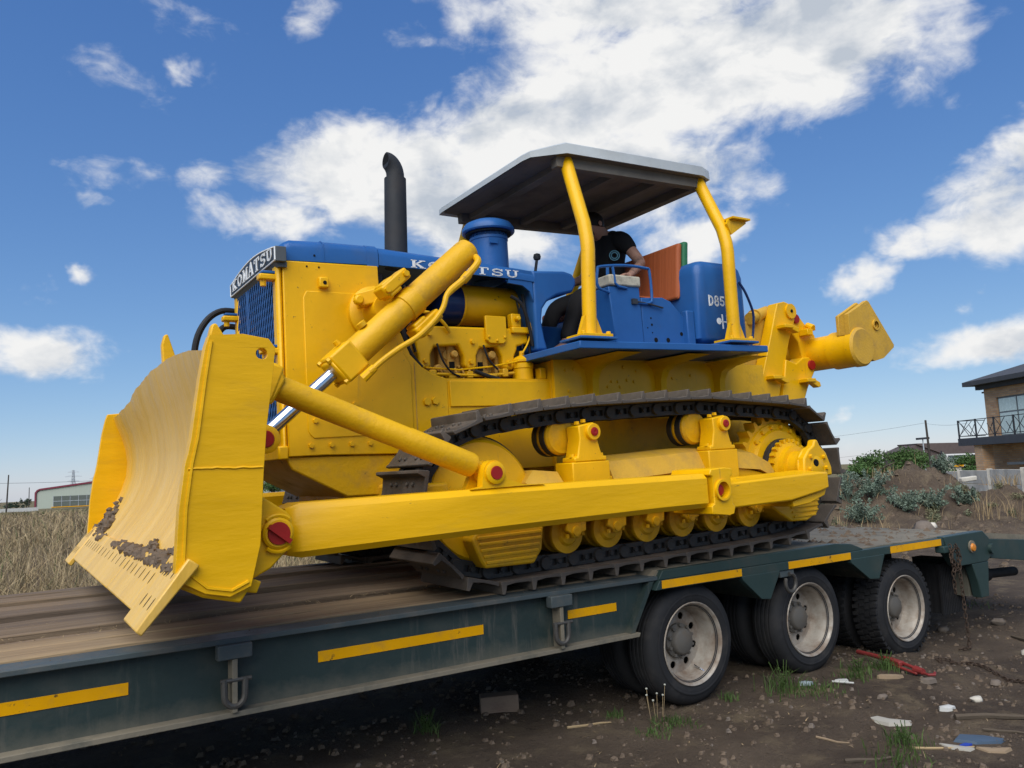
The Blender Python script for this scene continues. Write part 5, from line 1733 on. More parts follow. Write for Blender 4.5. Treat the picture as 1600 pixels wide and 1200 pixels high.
# ---- dash cowl
cw = MB().prism([(3.21, 2.325), (3.31, 2.325), (3.285, 2.42), (3.268, 2.54), (3.285, 2.63), (3.33, 2.685), (3.42, 2.735), (3.57, 2.77), (3.605, 2.83), (3.605, 2.87), (3.575, 2.91), (3.50, 2.925), (3.21, 2.905)], 4.54, 5.52).build('dash_cowl', 'blue_paint', doz, bevel=.02, seg=3)
MB().prism([(3.0, 2.80), (3.12, 2.79), (3.18, 2.75), (3.205, 2.68), (3.205, 2.90), (3.0, 2.90)], 4.541, 4.56).build('cowl_corner', 'blue_paint', cw)
MB().box(3.29, 3.9, 5.0, 5.5, 2.30, 2.60).build('transmission_cover', 'blue_paint', doz, bevel=.02)
MB().box(3.625, 3.645, 4.72, 4.76, 2.82, 2.97).build('dash_bracket', 'dark_metal', cw)
lv = MB().tube([(3.555, 5.0, 2.92), (3.565, 5.0, 3.03), (3.59, 5.0, 3.14)], .012, 8).build('throttle_lever', 'dark_metal', doz)
MB().lathe([(.0, 3.125), (.026, 3.135), (.032, 3.155), (.026, 3.178), (.0, 3.188)], (3.592, 5.0, 0), (0, 0, 1), 12).build('knob', 'dark_metal', lv)

# ---- engine bay
MB().box(2.03, 3.22, 5.06, 5.10, 1.9, 2.80).build('bay_bulkhead', 'dark_inside', doz)
MB().box(2.02, 2.06, GN + .06, GF - .06, 2.1, 2.80).build('fan_shroud', 'dark_inside', doz)
ebk = MB().box(2.20, 3.20, 4.76, 5.05, 1.70, 2.36).build('engine_block', 'engine_tan', doz, bevel=.01)
for i in range(4):
    x = 2.36 + i * .225
    p_ = MB().box(x - .085, x + .085, 4.70, 4.77, 2.15, 2.40)
    p_.box(x - .03, x + .03, 4.675, 4.71, 2.20, 2.37)
    po = p_.build('cylinder_head', 'engine_tan', ebk, bevel=.012)
    MB().lathe([(.034, 0), (.034, -.012), (0, -.012)], (x - .025, 4.70, 2.30), (0, 1, 0), 12).bolts([(x + .05, 4.70, 2.36), (x - .06, 4.70, 2.2), (x + .06, 4.70, 2.22)], (0, -1, 0), .012, .018).build('bolts', 'engine_tan', po)
    MB().box(x - .02, x + .015, 4.662, 4.68, 2.19, 2.25).build('injector_port', 'black_hole', po)
mf = [(2.30, 2.46), (2.33, 2.485), (3.185, 2.495), (3.21, 2.46), (3.20, 2.40)]
legs = [(3.02, .05), (2.71, .05), (2.36, .045)]
pts = [(3.19, 2.385), (3.10, 2.365)]
for (x, w) in legs:
    pts += [(x + w + .03, 2.345), (x + w, 2.29), (x + w, 2.215), (x + w * .5, 2.195), (x - w * .5, 2.195), (x - w, 2.22), (x - w, 2.29), (x - w - .04, 2.36)]
pts[-1] = (2.30, 2.33)
mfo = MB().prism(mf + pts, 4.63, 4.70).build('exhaust_manifold', 'yellow_paint', doz, bevel=.018, seg=3)
MB().bolts([(x, 4.63, z) for x, z in ((2.36, 2.245), (2.71, 2.245), (3.02, 2.245), (2.40, 2.43), (2.73, 2.385))], (0, -1, 0), .017, .018).lathe([(.035, 0), (.035, -.015), (.022, -.02), (.0, -.02)], (2.96, 4.63, 2.42), (0, 1, 0), 8).build('bolts', 'yellow_paint', mfo)
MB().box(3.05, 3.21, 4.60, 4.68, 2.455, 2.50).build('manifold_flange', 'yellow_paint', mfo, bevel=.008)
ac = MB().lathe([(.06, 0), (.12, .003), (.142, .012), (.146, .03), (.146, .455), (.142, .47), (.07, .475), (.068, .54), (.05, .55)], (2.745, 4.87, 2.695), (1, 0, 0), 36).build('air_cleaner', 'yellow_paint', doz, smooth=30)
MB().lathe([(.0, .0), (.10, .01), (.135, .03), (.150, .06), (.152, .19), (.148, .20)], (2.555, 4.87, 2.690), (1, 0, 0), 36).build('cleaner_cap', 'navy_paint', ac, smooth=40)
MB().lathe([(.150, .0), (.156, .004), (.156, .018), (.150, .022)], (2.742, 4.87, 2.69), (1, 0, 0), 36, cap=False).build('cap_band', 'yellow_worn', ac)
MB().prism([(2.83, 2.57), (3.0, 2.57), (3.0, 2.40), (2.97, 2.375), (2.86, 2.375), (2.83, 2.40)], 4.60, 4.625).bolts([(2.85, 4.60, 2.42), (2.98, 4.60, 2.42), (2.915, 4.60, 2.395)], (0, -1, 0), .012, .01).build('cleaner_bracket', 'yellow_paint', ac, bevel=.006)
fl_ = MB().lathe([(.075, 2.10), (.075, 2.20), (.080, 2.205), (.080, 2.235), (.07, 2.245), (.085, 2.25), (.085, 2.265), (.055, 2.285), (.02, 2.30), (.018, 2.33), (.0, 2.33)], (3.14, 4.64, 0), (0, 0, 1), 22).build('fuel_filter', 'yellow_paint', doz, smooth=30)
MB().tube([(2.36, 4.62, 2.20), (2.6, 4.60, 2.185), (2.85, 4.60, 2.21), (3.08, 4.60, 2.25)], .006, 6).build('fuel_line', 'yellow_paint', doz)
for (pts, r_, nm, mt_) in (([(2.18, 4.62, 2.60), (2.20, 4.60, 2.40), (2.24, 4.60, 2.28), (2.32, 4.62, 2.20)], .022, 'radiator_hose', 'hose'), ([(2.12, 4.66, 2.62), (2.14, 4.64, 2.42), (2.18, 4.64, 2.28)], .016, 'coolant_pipe', 'yellow_worn'),
                           ([(3.22, 4.62, 2.62), (3.21, 4.60, 2.48), (3.17, 4.60, 2.38), (3.12, 4.60, 2.31)], .007, 'fuel_line', 'yellow_paint'), ([(2.72, 4.60, 2.18), (2.80, 4.58, 2.145), (2.90, 4.575, 2.12)], .014, 'drain_hose', 'hose'),
                           ([(3.18, 4.64, 2.75), (3.19, 4.62, 2.55), (3.20, 4.62, 2.30), (3.21, 4.62, 2.14)], .010, 'wiring_loom', 'hose'), ([(3.14, 4.66, 2.70), (3.16, 4.64, 2.5), (3.15, 4.64, 2.35)], .008, 'wiring_loom', 'hose')):
    MB().tube(pts, r_, 8, 4).build(nm, mt_, doz)
MB().box(3.06, 3.14, 4.62, 4.68, 2.50, 2.60).cyl((3.10, 4.62, 2.56), (3.10, 4.58, 2.56), .02, .02, 8).build('governor', 'yellow_paint', doz, bevel=.008)
for (pts, r_, nm, mt_) in (([(2.27, 4.63, 2.16), (2.5, 4.61, 2.155), (2.8, 4.61, 2.15), (3.05, 4.62, 2.17)], .011, 'oil_pipe', 'yellow_worn'), ([(2.30, 4.62, 2.58), (2.42, 4.60, 2.56), (2.50, 4.60, 2.50), (2.55, 4.61, 2.44)], .012, 'air_pipe', 'yellow_worn'),
                           ([(2.44, 4.60, 2.36), (2.47, 4.59, 2.25), (2.53, 4.59, 2.17), (2.60, 4.60, 2.14)], .007, 'fuel_line', 'hose'), ([(2.80, 4.60, 2.36), (2.83, 4.59, 2.26), (2.90, 4.59, 2.19)], .007, 'fuel_line', 'hose'), ([(3.05, 4.60, 2.72), (3.12, 4.57, 2.66), (3.17, 4.57, 2.52), (3.20, 4.58, 2.36)], .013, 'breather_hose', 'hose'),
                           ([(2.22, 4.60, 2.74), (2.26, 4.59, 2.60), (2.24, 4.59, 2.44), (2.28, 4.60, 2.30)], .010, 'wiring_loom', 'hose')):
    MB().tube(pts, r_, 8, 4).build(nm, mt_, doz)
for (x, z, w_, h_) in ((2.52, 2.135, .06, .04), (2.66, 2.14, .05, .05), (2.83, 2.135, .07, .035), (2.95, 2.15, .045, .06), (2.38, 2.145, .05, .05)):
    MB().box(x, x + w_, 4.60, 4.66, z - .01, z - .01 + h_).build('pump_casting', 'yellow_worn', doz, bevel=.008)
for (x, z, r_) in ((2.47, 2.20, .028), (2.90, 2.30, .030), (2.60, 2.30, .026)):
    MB().lathe([(r_, 0), (r_, -.03), (r_ * .7, -.04), (0, -.04)], (x, 4.68, z), (0, 1, 0), 14).build('inspection_cap', 'engine_tan', doz, smooth=30)
MB().box(3.22, 3.27, 4.535, 4.60, 2.12, 2.20).build('frame_tab', 'yellow_paint', doz, bevel=.006)
for i in range(6):
    x = 2.42 + i * .055
    MB().tube([(x, 4.64, 2.20), (x + .01, 4.62, 2.15), (x - .005, 4.62, 2.125)], .008, 6).build('injector_pipe', 'engine_tan', doz)

# ---- operator platform
pf = MB().prism([(3.12, 2.245), (3.125, 2.295), (4.955, 2.312), (4.955, 2.262)], 3.94, 2 * YC - 3.94).build('platform', 'blue_paint', doz, bevel=.006)


def fender(sd):
    w = MS(MB().prism([(3.275, 1.90), (3.275, 2.25), (5.23, 2.262), (5.23, 1.90)], 4.45, 4.48), sd).build('fender_wall', 'yellow_paint', doz)
    for x in (3.60, 4.27, 4.92):
        g = MB().loft([[(x - wv, 4.45, z), (x - wv * .8, 4.45 - dv_, z), (x + wv * .8, 4.45 - dv_, z), (x + wv, 4.45, z)] for z, wv, dv_ in ((1.92, .035, .05), (2.10, .037, .06), (2.16, .045, .09), (2.20, .065, .17), (2.225, .10, .30), (2.242, .14, .45))])
        MS(g, sd).build('fender_gusset', 'yellow_paint', w, smooth=50)
    bt = MB()
    for (x, z) in ((3.38, 2.17), (3.45, 2.18), (3.76, 2.05), (3.80, 2.09), (3.86, 2.09), (3.88, 2.05), (3.95, 2.10), (4.02, 2.09), (4.05, 2.17), (3.92, 2.20), (4.42, 2.12), (4.62, 2.14), (5.05, 2.20), (3.40, 2.02), (4.36, 2.02)):
        bt.cyl((x, 4.45, z), (x, 4.44, z), .013, .011, 8)
    MS(bt, sd).build('bolts', 'yellow_paint', w)
    MS(MB().box(4.955, 5.26, 4.44, 4.50, 1.92, 2.26), sd).build('rear_fender', 'yellow_paint', w)


both(fender)
MB().box(3.28, 5.55, 4.49, 2 * YC - 4.49, 1.35, 2.243).build('rear_case', 'yellow_worn', doz)
# console with lever box and hand rail
cs_ = MB().prism([(3.735, 2.305), (3.69, 2.765), (3.84, 2.775), (3.99, 2.785), (4.00, 2.305)], 4.28, 4.56).build('console', 'blue_paint', doz, bevel=.008)
MB().prism([(4.002, 2.305), (4.002, 2.70), (4.22, 2.715), (4.30, 2.69), (4.46, 2.545), (4.485, 2.375), (4.485, 2.305)], 4.283, 4.55).build('console_side', 'blue_paint', cs_, bevel=.006)
hl = MB()
for (x, z, r_) in ((4.12, 2.385, .018), (4.245, 2.388, .018), (4.39, 2.44, .015), (4.085, 2.55, .007), (4.09, 2.50, .009), (4.045, 2.475, .005), (4.09, 2.44, .005)):
    hl.lathe([(r_, 0), (r_, -.002), (0, -.002)], (x, 4.283, z), (0, 1, 0), 14)
hl.build('holes', 'black_hole', cs_)
MB().box(3.695, 3.995, 4.265, 4.50, 2.775, 2.855).build('lever_box', 'cream_box', doz, bevel=.012)
MB().prism([(3.86, 2.715), (4.36, 2.70), (4.36, 2.712), (3.86, 2.735)], 4.36, 4.72).build('arm_rest', 'dark_metal', doz)
MB().cyl((3.76, 4.36, 2.855), (3.765, 4.36, 2.93), .012, .012, 8).build('control_lever', 'blue_paint', doz)
MB().tube([(3.61, 4.28, 2.74), (3.585, 4.28, 2.78), (3.60, 4.28, 2.875), (3.63, 4.28, 2.905), (3.86, 4.27, 2.93), (4.06, 4.27, 2.925), (4.095, 4.27, 2.90), (4.10, 4.27, 2.70), (4.075, 4.27, 2.665), (4.03, 4.27, 2.655), (3.96, 4.275, 2.66)], .011, 8, 3).tube([(3.74, 4.275, 2.915), (3.745, 4.265, 2.79), (3.77, 4.26, 2.765), (3.86, 4.275, 2.76)], .010, 8).tube([(3.61, 4.28, 2.74), (3.70, 4.285, 2.72)], .010, 8).build('hand_rail', 'blue_paint', doz)
MB().tube([(3.93, 4.27, 2.665), (4.05, 4.265, 2.655), (4.20, 4.265, 2.63)], .007, 6).box(3.90, 3.95, 4.262, 4.285, 2.645, 2.685).build('cable', 'dark_metal', doz)
MB().box(3.50, 3.72, 4.60, 4.85, 2.30, 2.36).tube([(3.56, 4.66, 2.34), (3.60, 4.64, 2.42), (3.66, 4.64, 2.36)], .02, 8).tube([(3.60, 4.72, 2.34), (3.63, 4.70, 2.43), (3.69, 4.70, 2.36)], .02, 8).build('floor_valves', 'dark_inside', doz)
# bench seat
MB().box(3.98, 4.52, 4.58, 5.52, 2.31, 2.70).build('seat_box', 'blue_paint', doz, bevel=.02)
MB().box(3.96, 4.52, 4.57, 5.52, 2.702, 2.80).build('seat_cushion', 'seat_orange', doz, bevel=.03, seg=3)
sbk = MB().loft([[(x, 4.37, z), (x, 5.60, z), (x2, 5.60, z), (x2, 4.37, z)] for x, x2, z in ((4.465, 4.51, 2.74), (4.49, 4.54, 2.9), (4.515, 4.57, 3.14), (4.53, 4.58, 3.20))]).build('seat_back', 'seat_orange', doz, bevel=.025, seg=3)
MB().loft([[(x, 4.36, z), (x, 5.61, z), (x2, 5.61, z), (x2, 4.36, z)] for x, x2, z in ((4.502, 4.56, 2.55), (4.542, 4.60, 2.9), (4.572, 4.63, 3.15), (4.582, 4.64, 3.215))]).build('seat_shell', 'seat_green', sbk, bevel=.02, seg=3)
# fuel tank with rounded corners, print
def rrect(x0, x1, y0, y1, r_, z, n=5):
    o_ = []
    for (cx, cy, a) in ((x1 - r_, y1 - r_, 0), (x0 + r_, y1 - r_, 90), (x0 + r_, y0 + r_, 180), (x1 - r_, y0 + r_, 270)):
        for k in range(n):
            t = R(a + 90 * k / (n - 1))
            o_.append((cx + r_ * math.cos(t), cy + r_ * math.sin(t), z))
    return o_


tk = MB().loft([rrect(4.545, 5.02, 4.20, 5.86, .05, 2.37), rrect(4.505, 5.045, 4.175, 5.885, .07, 2.40), rrect(4.505, 5.045, 4.175, 5.885, .07, 2.90), rrect(4.515, 5.03, 4.185, 5.875, .07, 2.965), rrect(4.545, 5.00, 4.205, 5.855, .065, 3.005), rrect(4.60, 4.94, 4.25, 5.81, .05, 3.025)]).build('fuel_tank', 'blue_paint', doz, smooth=50)
MB().box(4.42, 4.50, 4.24, 4.30, 2.305, 2.62).build('tank_bracket', 'blue_paint', tk, bevel=.01)
MB().box(4.497, 4.503, 4.26, 5.8, 2.60, 2.61).build('tank_seam', 'blue_paint', tk)
MB().cyl((4.75, 4.6, 3.02), (4.75, 4.6, 3.06), .06, .06, 16).build('filler_cap', 'blue_paint', tk)
for i, ch in enumerate('D85'):
    lettering(MB(), ch, (4.60 + .062 * i, 4.1745, 2.655), (1, 0, 0), (0, 0, 1), (0, -1, 0), .078, .062, .060, .002).build('letter', 'white_print', tk, smooth=0)
lt = MB()
lt.prism(circ(4.70, 2.535, .026, 18), 4.1725, 4.1745)
lt.box(4.733, 4.747, 4.1725, 4.1745, 2.475, 2.59).box(4.725, 4.80, 4.1725, 4.1745, 2.527, 2.535).box(4.785, 4.80, 4.1725, 4.1745, 2.475, 2.59)
lt.lathe([(.026, 0), (.026, -.002), (0, -.002)], (4.835, 4.1745, 2.535), (0, 1, 0), 18)
lt.build('emblem', 'white_print', tk, smooth=0)
MB().tube([(4.95, 4.16, 2.86), (4.99, 4.14, 2.78), (5.05, 4.14, 2.66), (5.065, 4.14, 2.58), (5.04, 4.14, 2.44), (5.0, 4.14, 2.33)], .010, 8, 4).build('grab_handle', 'navy_paint', doz)


# ---- canopy
def post(x0, x1, x2, zb, zm, zt, sd):
    p_ = MB().tube([(x0, 4.02, zb), (x0 * .3 + x1 * .7, 4.02, zm - .18), (x1, 4.02, zm - .04), (x1 + .01, 4.035, zm + .03), (x1 + .04, 4.09, zm + .16), (x2, 4.34, zt)], .048, 22)
    po = MS(p_, sd).build('canopy_post', 'yellow_paint', doz, smooth=40)
    MS(MB().box(x0 - .15, x0 + .16, 3.925, 4.16, zb - .035, zb - .018), sd).build('base_plate', 'blue_paint', po, bevel=.004)
    MS(MB().box(x0 - .12, x0 + .13, 3.935, 4.12, zb - .018, zb + .002).bolts([(x0 - .10, 3.96, zb), (x0 + .11, 3.96, zb), (x0 + .11, 4.09, zb)], (0, 0, 1), .018, .02), sd).build('foot_flange', 'yellow_paint', po, bevel=.003)
    for sg in (-1, 1):
        MS(MB().prism([(x0 + sg * .04, zb), (x0 + sg * .10, zb), (x0 + sg * .048, zb + .13), (x0 + sg * .04, zb + .13)], 4.0, 4.03), sd).build('foot_gusset', 'yellow_paint', po)
    return po


for sd in (0, 1):
    post(3.275, 3.312, 3.43, 2.345, 2.97, 3.68, sd)
    pr_ = post(4.68, 4.69, 4.785, 2.36, 3.09, 3.72, sd)
    MS(MB().prism([(4.755, 3.19), (4.93, 3.295), (4.93, 3.31), (4.73, 3.31), (4.71, 3.27)], 4.02, 4.04).box(4.74, 4.94, 3.98, 4.18, 3.311, 3.325), sd).build('lamp_bracket', 'yellow_paint', pr_)


def rf_ring(dx, dy, z0, z1):
    """outline of the canopy, z from front to rear"""
    p_ = [(3.10 + dx, 4.42 + dy), (3.12 + dx, 4.34 + dy), (3.37 + dx * .6, 4.24 + dy), (4.74 - dx * .6, 4.24 + dy), (4.88 - dx, 4.30 + dy), (4.90 - dx, 4.42 + dy)]
    p_ = p_ + [(x, 2 * YC - y) for x, y in p_[::-1]]
    return [(x, y, z0 + (z1 - z0) * (x - 3.1) / 1.8) for x, y in p_]


def rf_ring_c(dx, dy, z0, z1, drop):
    o_ = []
    for (x, y, z) in rf_ring(dx, dy, z0, z1):
        f = max(0.0, (3.40 - x) / .30)
        o_.append((x, y, z - drop * f))
    return o_


can = MB().loft([rf_ring_c(.03, .03, 3.70, 3.745, .02), rf_ring_c(0, 0, 3.692, 3.74, .035), rf_ring_c(0, .004, 3.772, 3.815, .075), rf_ring_c(.02, .03, 3.785, 3.828, .075), rf_ring_c(.16, .20, 3.812, 3.85, .03)]).build('canopy_roof', 'roof_white', doz, smooth=25)
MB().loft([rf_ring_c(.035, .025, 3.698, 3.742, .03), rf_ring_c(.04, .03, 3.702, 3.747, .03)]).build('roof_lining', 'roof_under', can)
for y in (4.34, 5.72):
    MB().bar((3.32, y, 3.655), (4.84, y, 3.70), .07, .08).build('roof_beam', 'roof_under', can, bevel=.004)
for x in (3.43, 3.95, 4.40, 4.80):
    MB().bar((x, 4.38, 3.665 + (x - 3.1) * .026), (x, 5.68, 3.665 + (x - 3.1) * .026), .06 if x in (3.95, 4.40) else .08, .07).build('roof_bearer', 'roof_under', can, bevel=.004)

# ---- ripper
def ripper(sd):
    # side plate of the mounting, with long straight flange
    w = MB().prism([(5.46, 2.10), (5.52, 2.52), (5.60, 2.64), (6.02, 2.82), (6.05, 2.55), (5.70, 1.95), (5.46, 1.92)], 4.74, 4.78)
    wo = MS(w, sd).build('ripper_bracket', 'yellow_dusty', doz, bevel=.006)
    fl_ = MB().prism([(6.00, 2.845), (6.10, 2.865), (6.20, 2.84), (6.245, 2.77), (6.22, 2.68), (6.12, 2.50), (5.92, 2.02), (5.87, 1.90), (5.62, 1.92), (5.66, 2.07), (5.86, 2.52), (5.96, 2.76)], 4.62, 4.73)
    MS(fl_, sd).build('ripper_link', 'yellow_paint', wo, bevel=.008)
    MS(MB().cyl((6.165, 4.60, 2.775), (6.165, 4.76, 2.775), .07, .07, 22), sd).build('link_boss', 'yellow_paint', wo, smooth=30)
    MS(MB().cyl((6.165, 4.594, 2.775), (6.165, 4.60, 2.775), .016, .016, 10), sd).build('grease_hole', 'black_hole', wo)
    for (x, z) in ((6.02, 2.57), (5.80, 2.10)):
        b_ = MB().box(x - .06, x + .06, 4.53, 4.64, z + .03, z + .065)
        b_.prism([(x + .03, z + .03), (x + .13, z - .01), (x + .16, z + .0), (x + .15, z + .04), (x + .06, z + .065)], 4.54, 4.60)
        MS(b_, sd).build('link_stop', 'yellow_paint', wo, bevel=.006)
    # tilt arm above and lift arm below, from the link to the tool beam
    ar = MB().prism([(6.18, 2.70), (6.24, 2.79), (6.31, 2.78), (6.44, 2.66), (6.56, 2.57), (6.58, 2.45), (6.50, 2.28), (6.42, 2.20), (6.36, 2.22), (6.34, 2.36), (6.30, 2.50), (6.22, 2.58)], 4.66, 4.80)
    ao = MS(ar, sd).build('ripper_arm', 'yellow_paint', doz, bevel=.010)
    MS(MB().lathe([(.045, 0), (.042, -.02), (.0, -.022)], (6.285, 4.66, 2.715), (0, 1, 0), 18), sd).build('arm_pin', 'red_cap', ao, smooth=30)
    MS(MB().box(6.32, 6.40, 4.56, 4.66, 2.55, 2.61).cyl((6.42, 4.57, 2.62), (6.42, 4.64, 2.66), .032, .028, 10).box(6.40, 6.47, 4.58, 4.66, 2.60, 2.64), sd).build('arm_stop', 'yellow_paint', ao, bevel=.006)
    lo = MB().prism([(5.92, 1.92), (6.02, 2.32), (6.16, 2.28), (6.26, 2.34), (6.36, 2.345), (6.42, 2.28), (6.42, 2.21), (6.30, 2.06), (6.22, 1.92)], 4.60, 4.74)
    l2 = MS(lo, sd).build('lower_arm', 'yellow_paint', doz, bevel=.010)
    MS(MB().lathe([(.047, 0), (.044, -.02), (.0, -.022)], (6.37, 4.60, 2.27), (0, 1, 0), 18), sd).build('arm_pin', 'red_cap', l2, smooth=30)
    b_ = MB().box(6.17, 6.29, 4.50, 4.61, 2.10, 2.135)
    b_.prism([(6.24, 2.10), (6.33, 2.05), (6.37, 2.06), (6.36, 2.10), (6.27, 2.135)], 4.51, 4.57)
    MS(b_, sd).build('link_stop', 'yellow_paint', l2, bevel=.006)


both(ripper)
MB().cyl((5.70, 4.70, 2.70), (6.06, 4.80, 2.80), .055, .055, 18).cyl((5.78, 4.72, 2.722), (5.80, 4.725, 2.728), .07, .07, 18).build('ripper_cylinder', 'yellow_dusty', doz, smooth=30)
MB().prism([(5.42, 1.95), (5.50, 2.50), (5.58, 2.62), (5.75, 2.60), (5.72, 2.0)], 4.80, 2 * YC - 4.80).build('ripper_mount', 'yellow_dusty', doz, bevel=.02)
MB().box(5.27, 5.47, 4.55, 2 * YC - 4.55, 1.6, 2.20).build('rear_plate', 'yellow_paint', doz, bevel=.01)
rb_ = MB().lathe([(.18, 0), (.18, .06), (.172, .065), (.175, .26), (.158, .27), (.158, 1.60)], (6.56, 4.19, 2.385), (0, 1, 0), 40).build('tool_beam', 'yellow_paint', doz, smooth=30)
MB().lathe([(.180, 0), (.16, -.02), (.0, -.02)], (6.56, 4.19, 2.385), (0, 1, 0), 40).build('beam_end_cap', 'yellow_dusty', rb_, smooth=30)
# shank holder at the near end: open box pocket seen from the side
sh = MB().prism([(6.42, 2.50), (6.425, 2.685), (6.58, 2.755), (6.735, 2.828), (6.765, 2.815), (7.10, 2.42), (7.09, 2.395), (6.91, 2.29), (6.76, 2.26), (6.70, 2.28)], 4.20, 4.245, 'y', [circ(6.83, 2.60, .034, 18)])
sho = sh.build('shank_pocket', 'yellow_dusty', doz, bevel=.008)
MB().prism([(6.42, 2.50), (6.425, 2.685), (6.58, 2.755), (6.735, 2.828), (6.765, 2.815), (7.10, 2.42), (7.09, 2.395), (6.91, 2.29), (6.76, 2.26), (6.70, 2.28)], 4.30, 4.335).build('pocket_plate', 'yellow_dusty', sho, bevel=.008)
MB().prism([(6.424, 2.50), (6.45, 2.50), (6.455, 2.66), (6.43, 2.675)], 4.247, 4.298).build('pocket_wall', 'yellow_dusty', sho)
MB().prism([(6.74, 2.79), (6.76, 2.80), (7.08, 2.42), (7.06, 2.40)], 4.247, 4.298).build('pocket_wall', 'yellow_dusty', sho)
MB().lathe([(.034, 0), (.05, 0), (.05, -.014), (.034, -.014)], (6.83, 4.20, 2.60), (0, 1, 0), 22, cap=False).build('pin_ring', 'yellow_dusty', sho)

# hoses looping from the far side of the radiator guard to the blade tilt
for k, (yy, dx, dz) in enumerate(((5.62, 0, 0), (5.68, .07, -.10))):
    MB().tube([(1.40 + dx * .3, yy, 2.72 + dz), (1.30 + dx * .5, yy, 2.72 + dz), (1.21 + dx, yy, 2.66 + dz), (1.14 + dx, yy, 2.54 + dz), (1.11 + dx, yy, 2.38 + dz), (1.10 + dx, yy - .02, 2.15), (1.05 + dx, yy - .05, 1.95)], .022, 10, 4).build('hydraulic_hose', 'hose', doz)

# soil left lying on the blade's cutting edge
def soil_rock(mb, c, s_, seed):
    rings = []
    for i in range(1, 5):
        a = math.pi * i / 5
        ring = []
        for k2 in range(7):
            b2 = 2 * math.pi * k2 / 7
            d2 = Vector((math.sin(a) * math.cos(b2), math.sin(a) * math.sin(b2), math.cos(a)))
            ring.append(c + d2 * s_ * (1.1 + .7 * mnoise.noise(d2 * 1.6 + Vector((seed * .7, seed * .3, 0)))))
        rings.append(ring)
    mb.loft(rings)


m_ = MB()
for k in range(330):
    y = random.choice((random.gauss(3.62, .26), random.gauss(6.42, .16), random.gauss(4.5, .35)))
    if y < BN + .06 or y > BF - .06:
        continue
    f = random.random() ** 1.6
    lim = .06 + .05 * mnoise.noise((y * 4, 0, 0)) if y < 4.3 else (max(.03, .27 - .35 * abs(y - 6.55)) if y > 6.0 else .025)
    z = 1.20 + f * lim
    x = .575 + (z - 1.20) * .78
    s_ = random.uniform(.006, .026)
    c = Vector((x + random.uniform(-.012, .004), y, z))
    soil_rock(m_, c, s_, k)
so_ = MB()
so_.v = [tuple(RD @ (Vector(v) - Vector((0, 0, CAM_Z))) + Vector((0, 0, CAM_Z))) for v in m_.v]
so_.f = m_.f
tag(so_.build('blade_soil', 'soil_clod', smooth=50), 'lumps of brown soil lying along the bottom of the blade', 'soil', kind='stuff')

# ------------------------------------------------------------------ the operator
def DW(p):
    return RD @ (Vector(p) - Vector((0, 0, CAM_Z))) + Vector((0, 0, CAM_Z))


person = empty('person', DW((4.3, 5.02, 2.80)), off=DW((4.3, 5.02, 2.80)))
tag(person, 'man in black t-shirt and dark trousers seated at the controls under the canopy', 'person')


def skin_mesh(name, pts, chains, mt, root, sub=2, grow=0.0):
    """pts: key -> (x, y, z, radius[, radius2]); chains: lists of keys joined in order"""
    bm = bmesh.new()
    lay = bm.verts.layers.skin.verify()
    vs = {}
    off = OFF[person.name]
    for ch in chains:
        for k in ch:
            if k not in vs:
                p_ = pts[k]
                v = bm.verts.new(DW(p_[:3]) - off)
                ra = p_[3] + grow
                rb2 = (p_[4] if len(p_) > 4 else p_[3]) + grow
                v[lay].radius = (ra, rb2)
                v[lay].use_root = (k == root)
                vs[k] = v
    for ch in chains:
        for a, b in zip(ch[:-1], ch[1:]):
            if not bm.edges.get((vs[a], vs[b])):
                bm.edges.new((vs[a], vs[b]))
    me = bpy.data.meshes.new(name)
    bm.to_mesh(me)
    bm.free()
    me.materials.append(MATS[mt])
    o_ = bpy.data.objects.new(name, me)
    col.objects.link(o_)
    o_.parent = person
    md = o_.modifiers.new('skin', 'SKIN')
    md.use_smooth_shade = True
    md.branch_smoothing = 0.3
    sm = o_.modifiers.new('sub', 'SUBSURF')
    sm.levels = sub
    sm.render_levels = sub
    return o_


J = {'pel': (4.33, 5.02, 2.92, .135), 'wai': (4.35, 5.02, 3.06, .12), 'che': (4.38, 5.02, 3.23, .115), 'uch': (4.38, 5.02, 3.35, .075), 'nek': (4.295, 5.02, 3.415, .054), 'jaw': (4.215, 5.02, 3.435, .066),
     'sku': (4.185, 5.02, 3.505, .090), 'top': (4.19, 5.02, 3.56, .062), 'chi': (4.135, 5.02, 3.385, .032), 'nos': (4.125, 5.02, 3.50, .014),
     'nsh': (4.39, 4.86, 3.335, .060), 'nel': (4.43, 4.70, 3.10, .043), 'nwr': (4.10, 4.48, 2.93, .028), 'npa': (4.045, 4.445, 2.905, .030), 'nk': (4.0, 4.425, 2.90, .026),
     'fsh': (4.37, 5.18, 3.335, .060), 'fel': (4.27, 5.27, 3.09, .043), 'fwr': (4.0, 5.20, 2.99, .028), 'fpa': (3.95, 5.18, 2.985, .03), 'fk': (3.92, 5.17, 2.98, .024),
     'nhi': (4.27, 4.91, 2.88, .095), 'nkn': (3.87, 4.86, 2.815, .066), 'nan': (3.66, 4.80, 2.41, .042), 'nto': (3.52, 4.79, 2.345, .034),
     'fhi': (4.27, 5.13, 2.88, .095), 'fkn': (3.89, 5.20, 2.80, .066), 'fan': (3.70, 5.18, 2.41, .042), 'fto': (3.56, 5.18, 2.345, .034)}
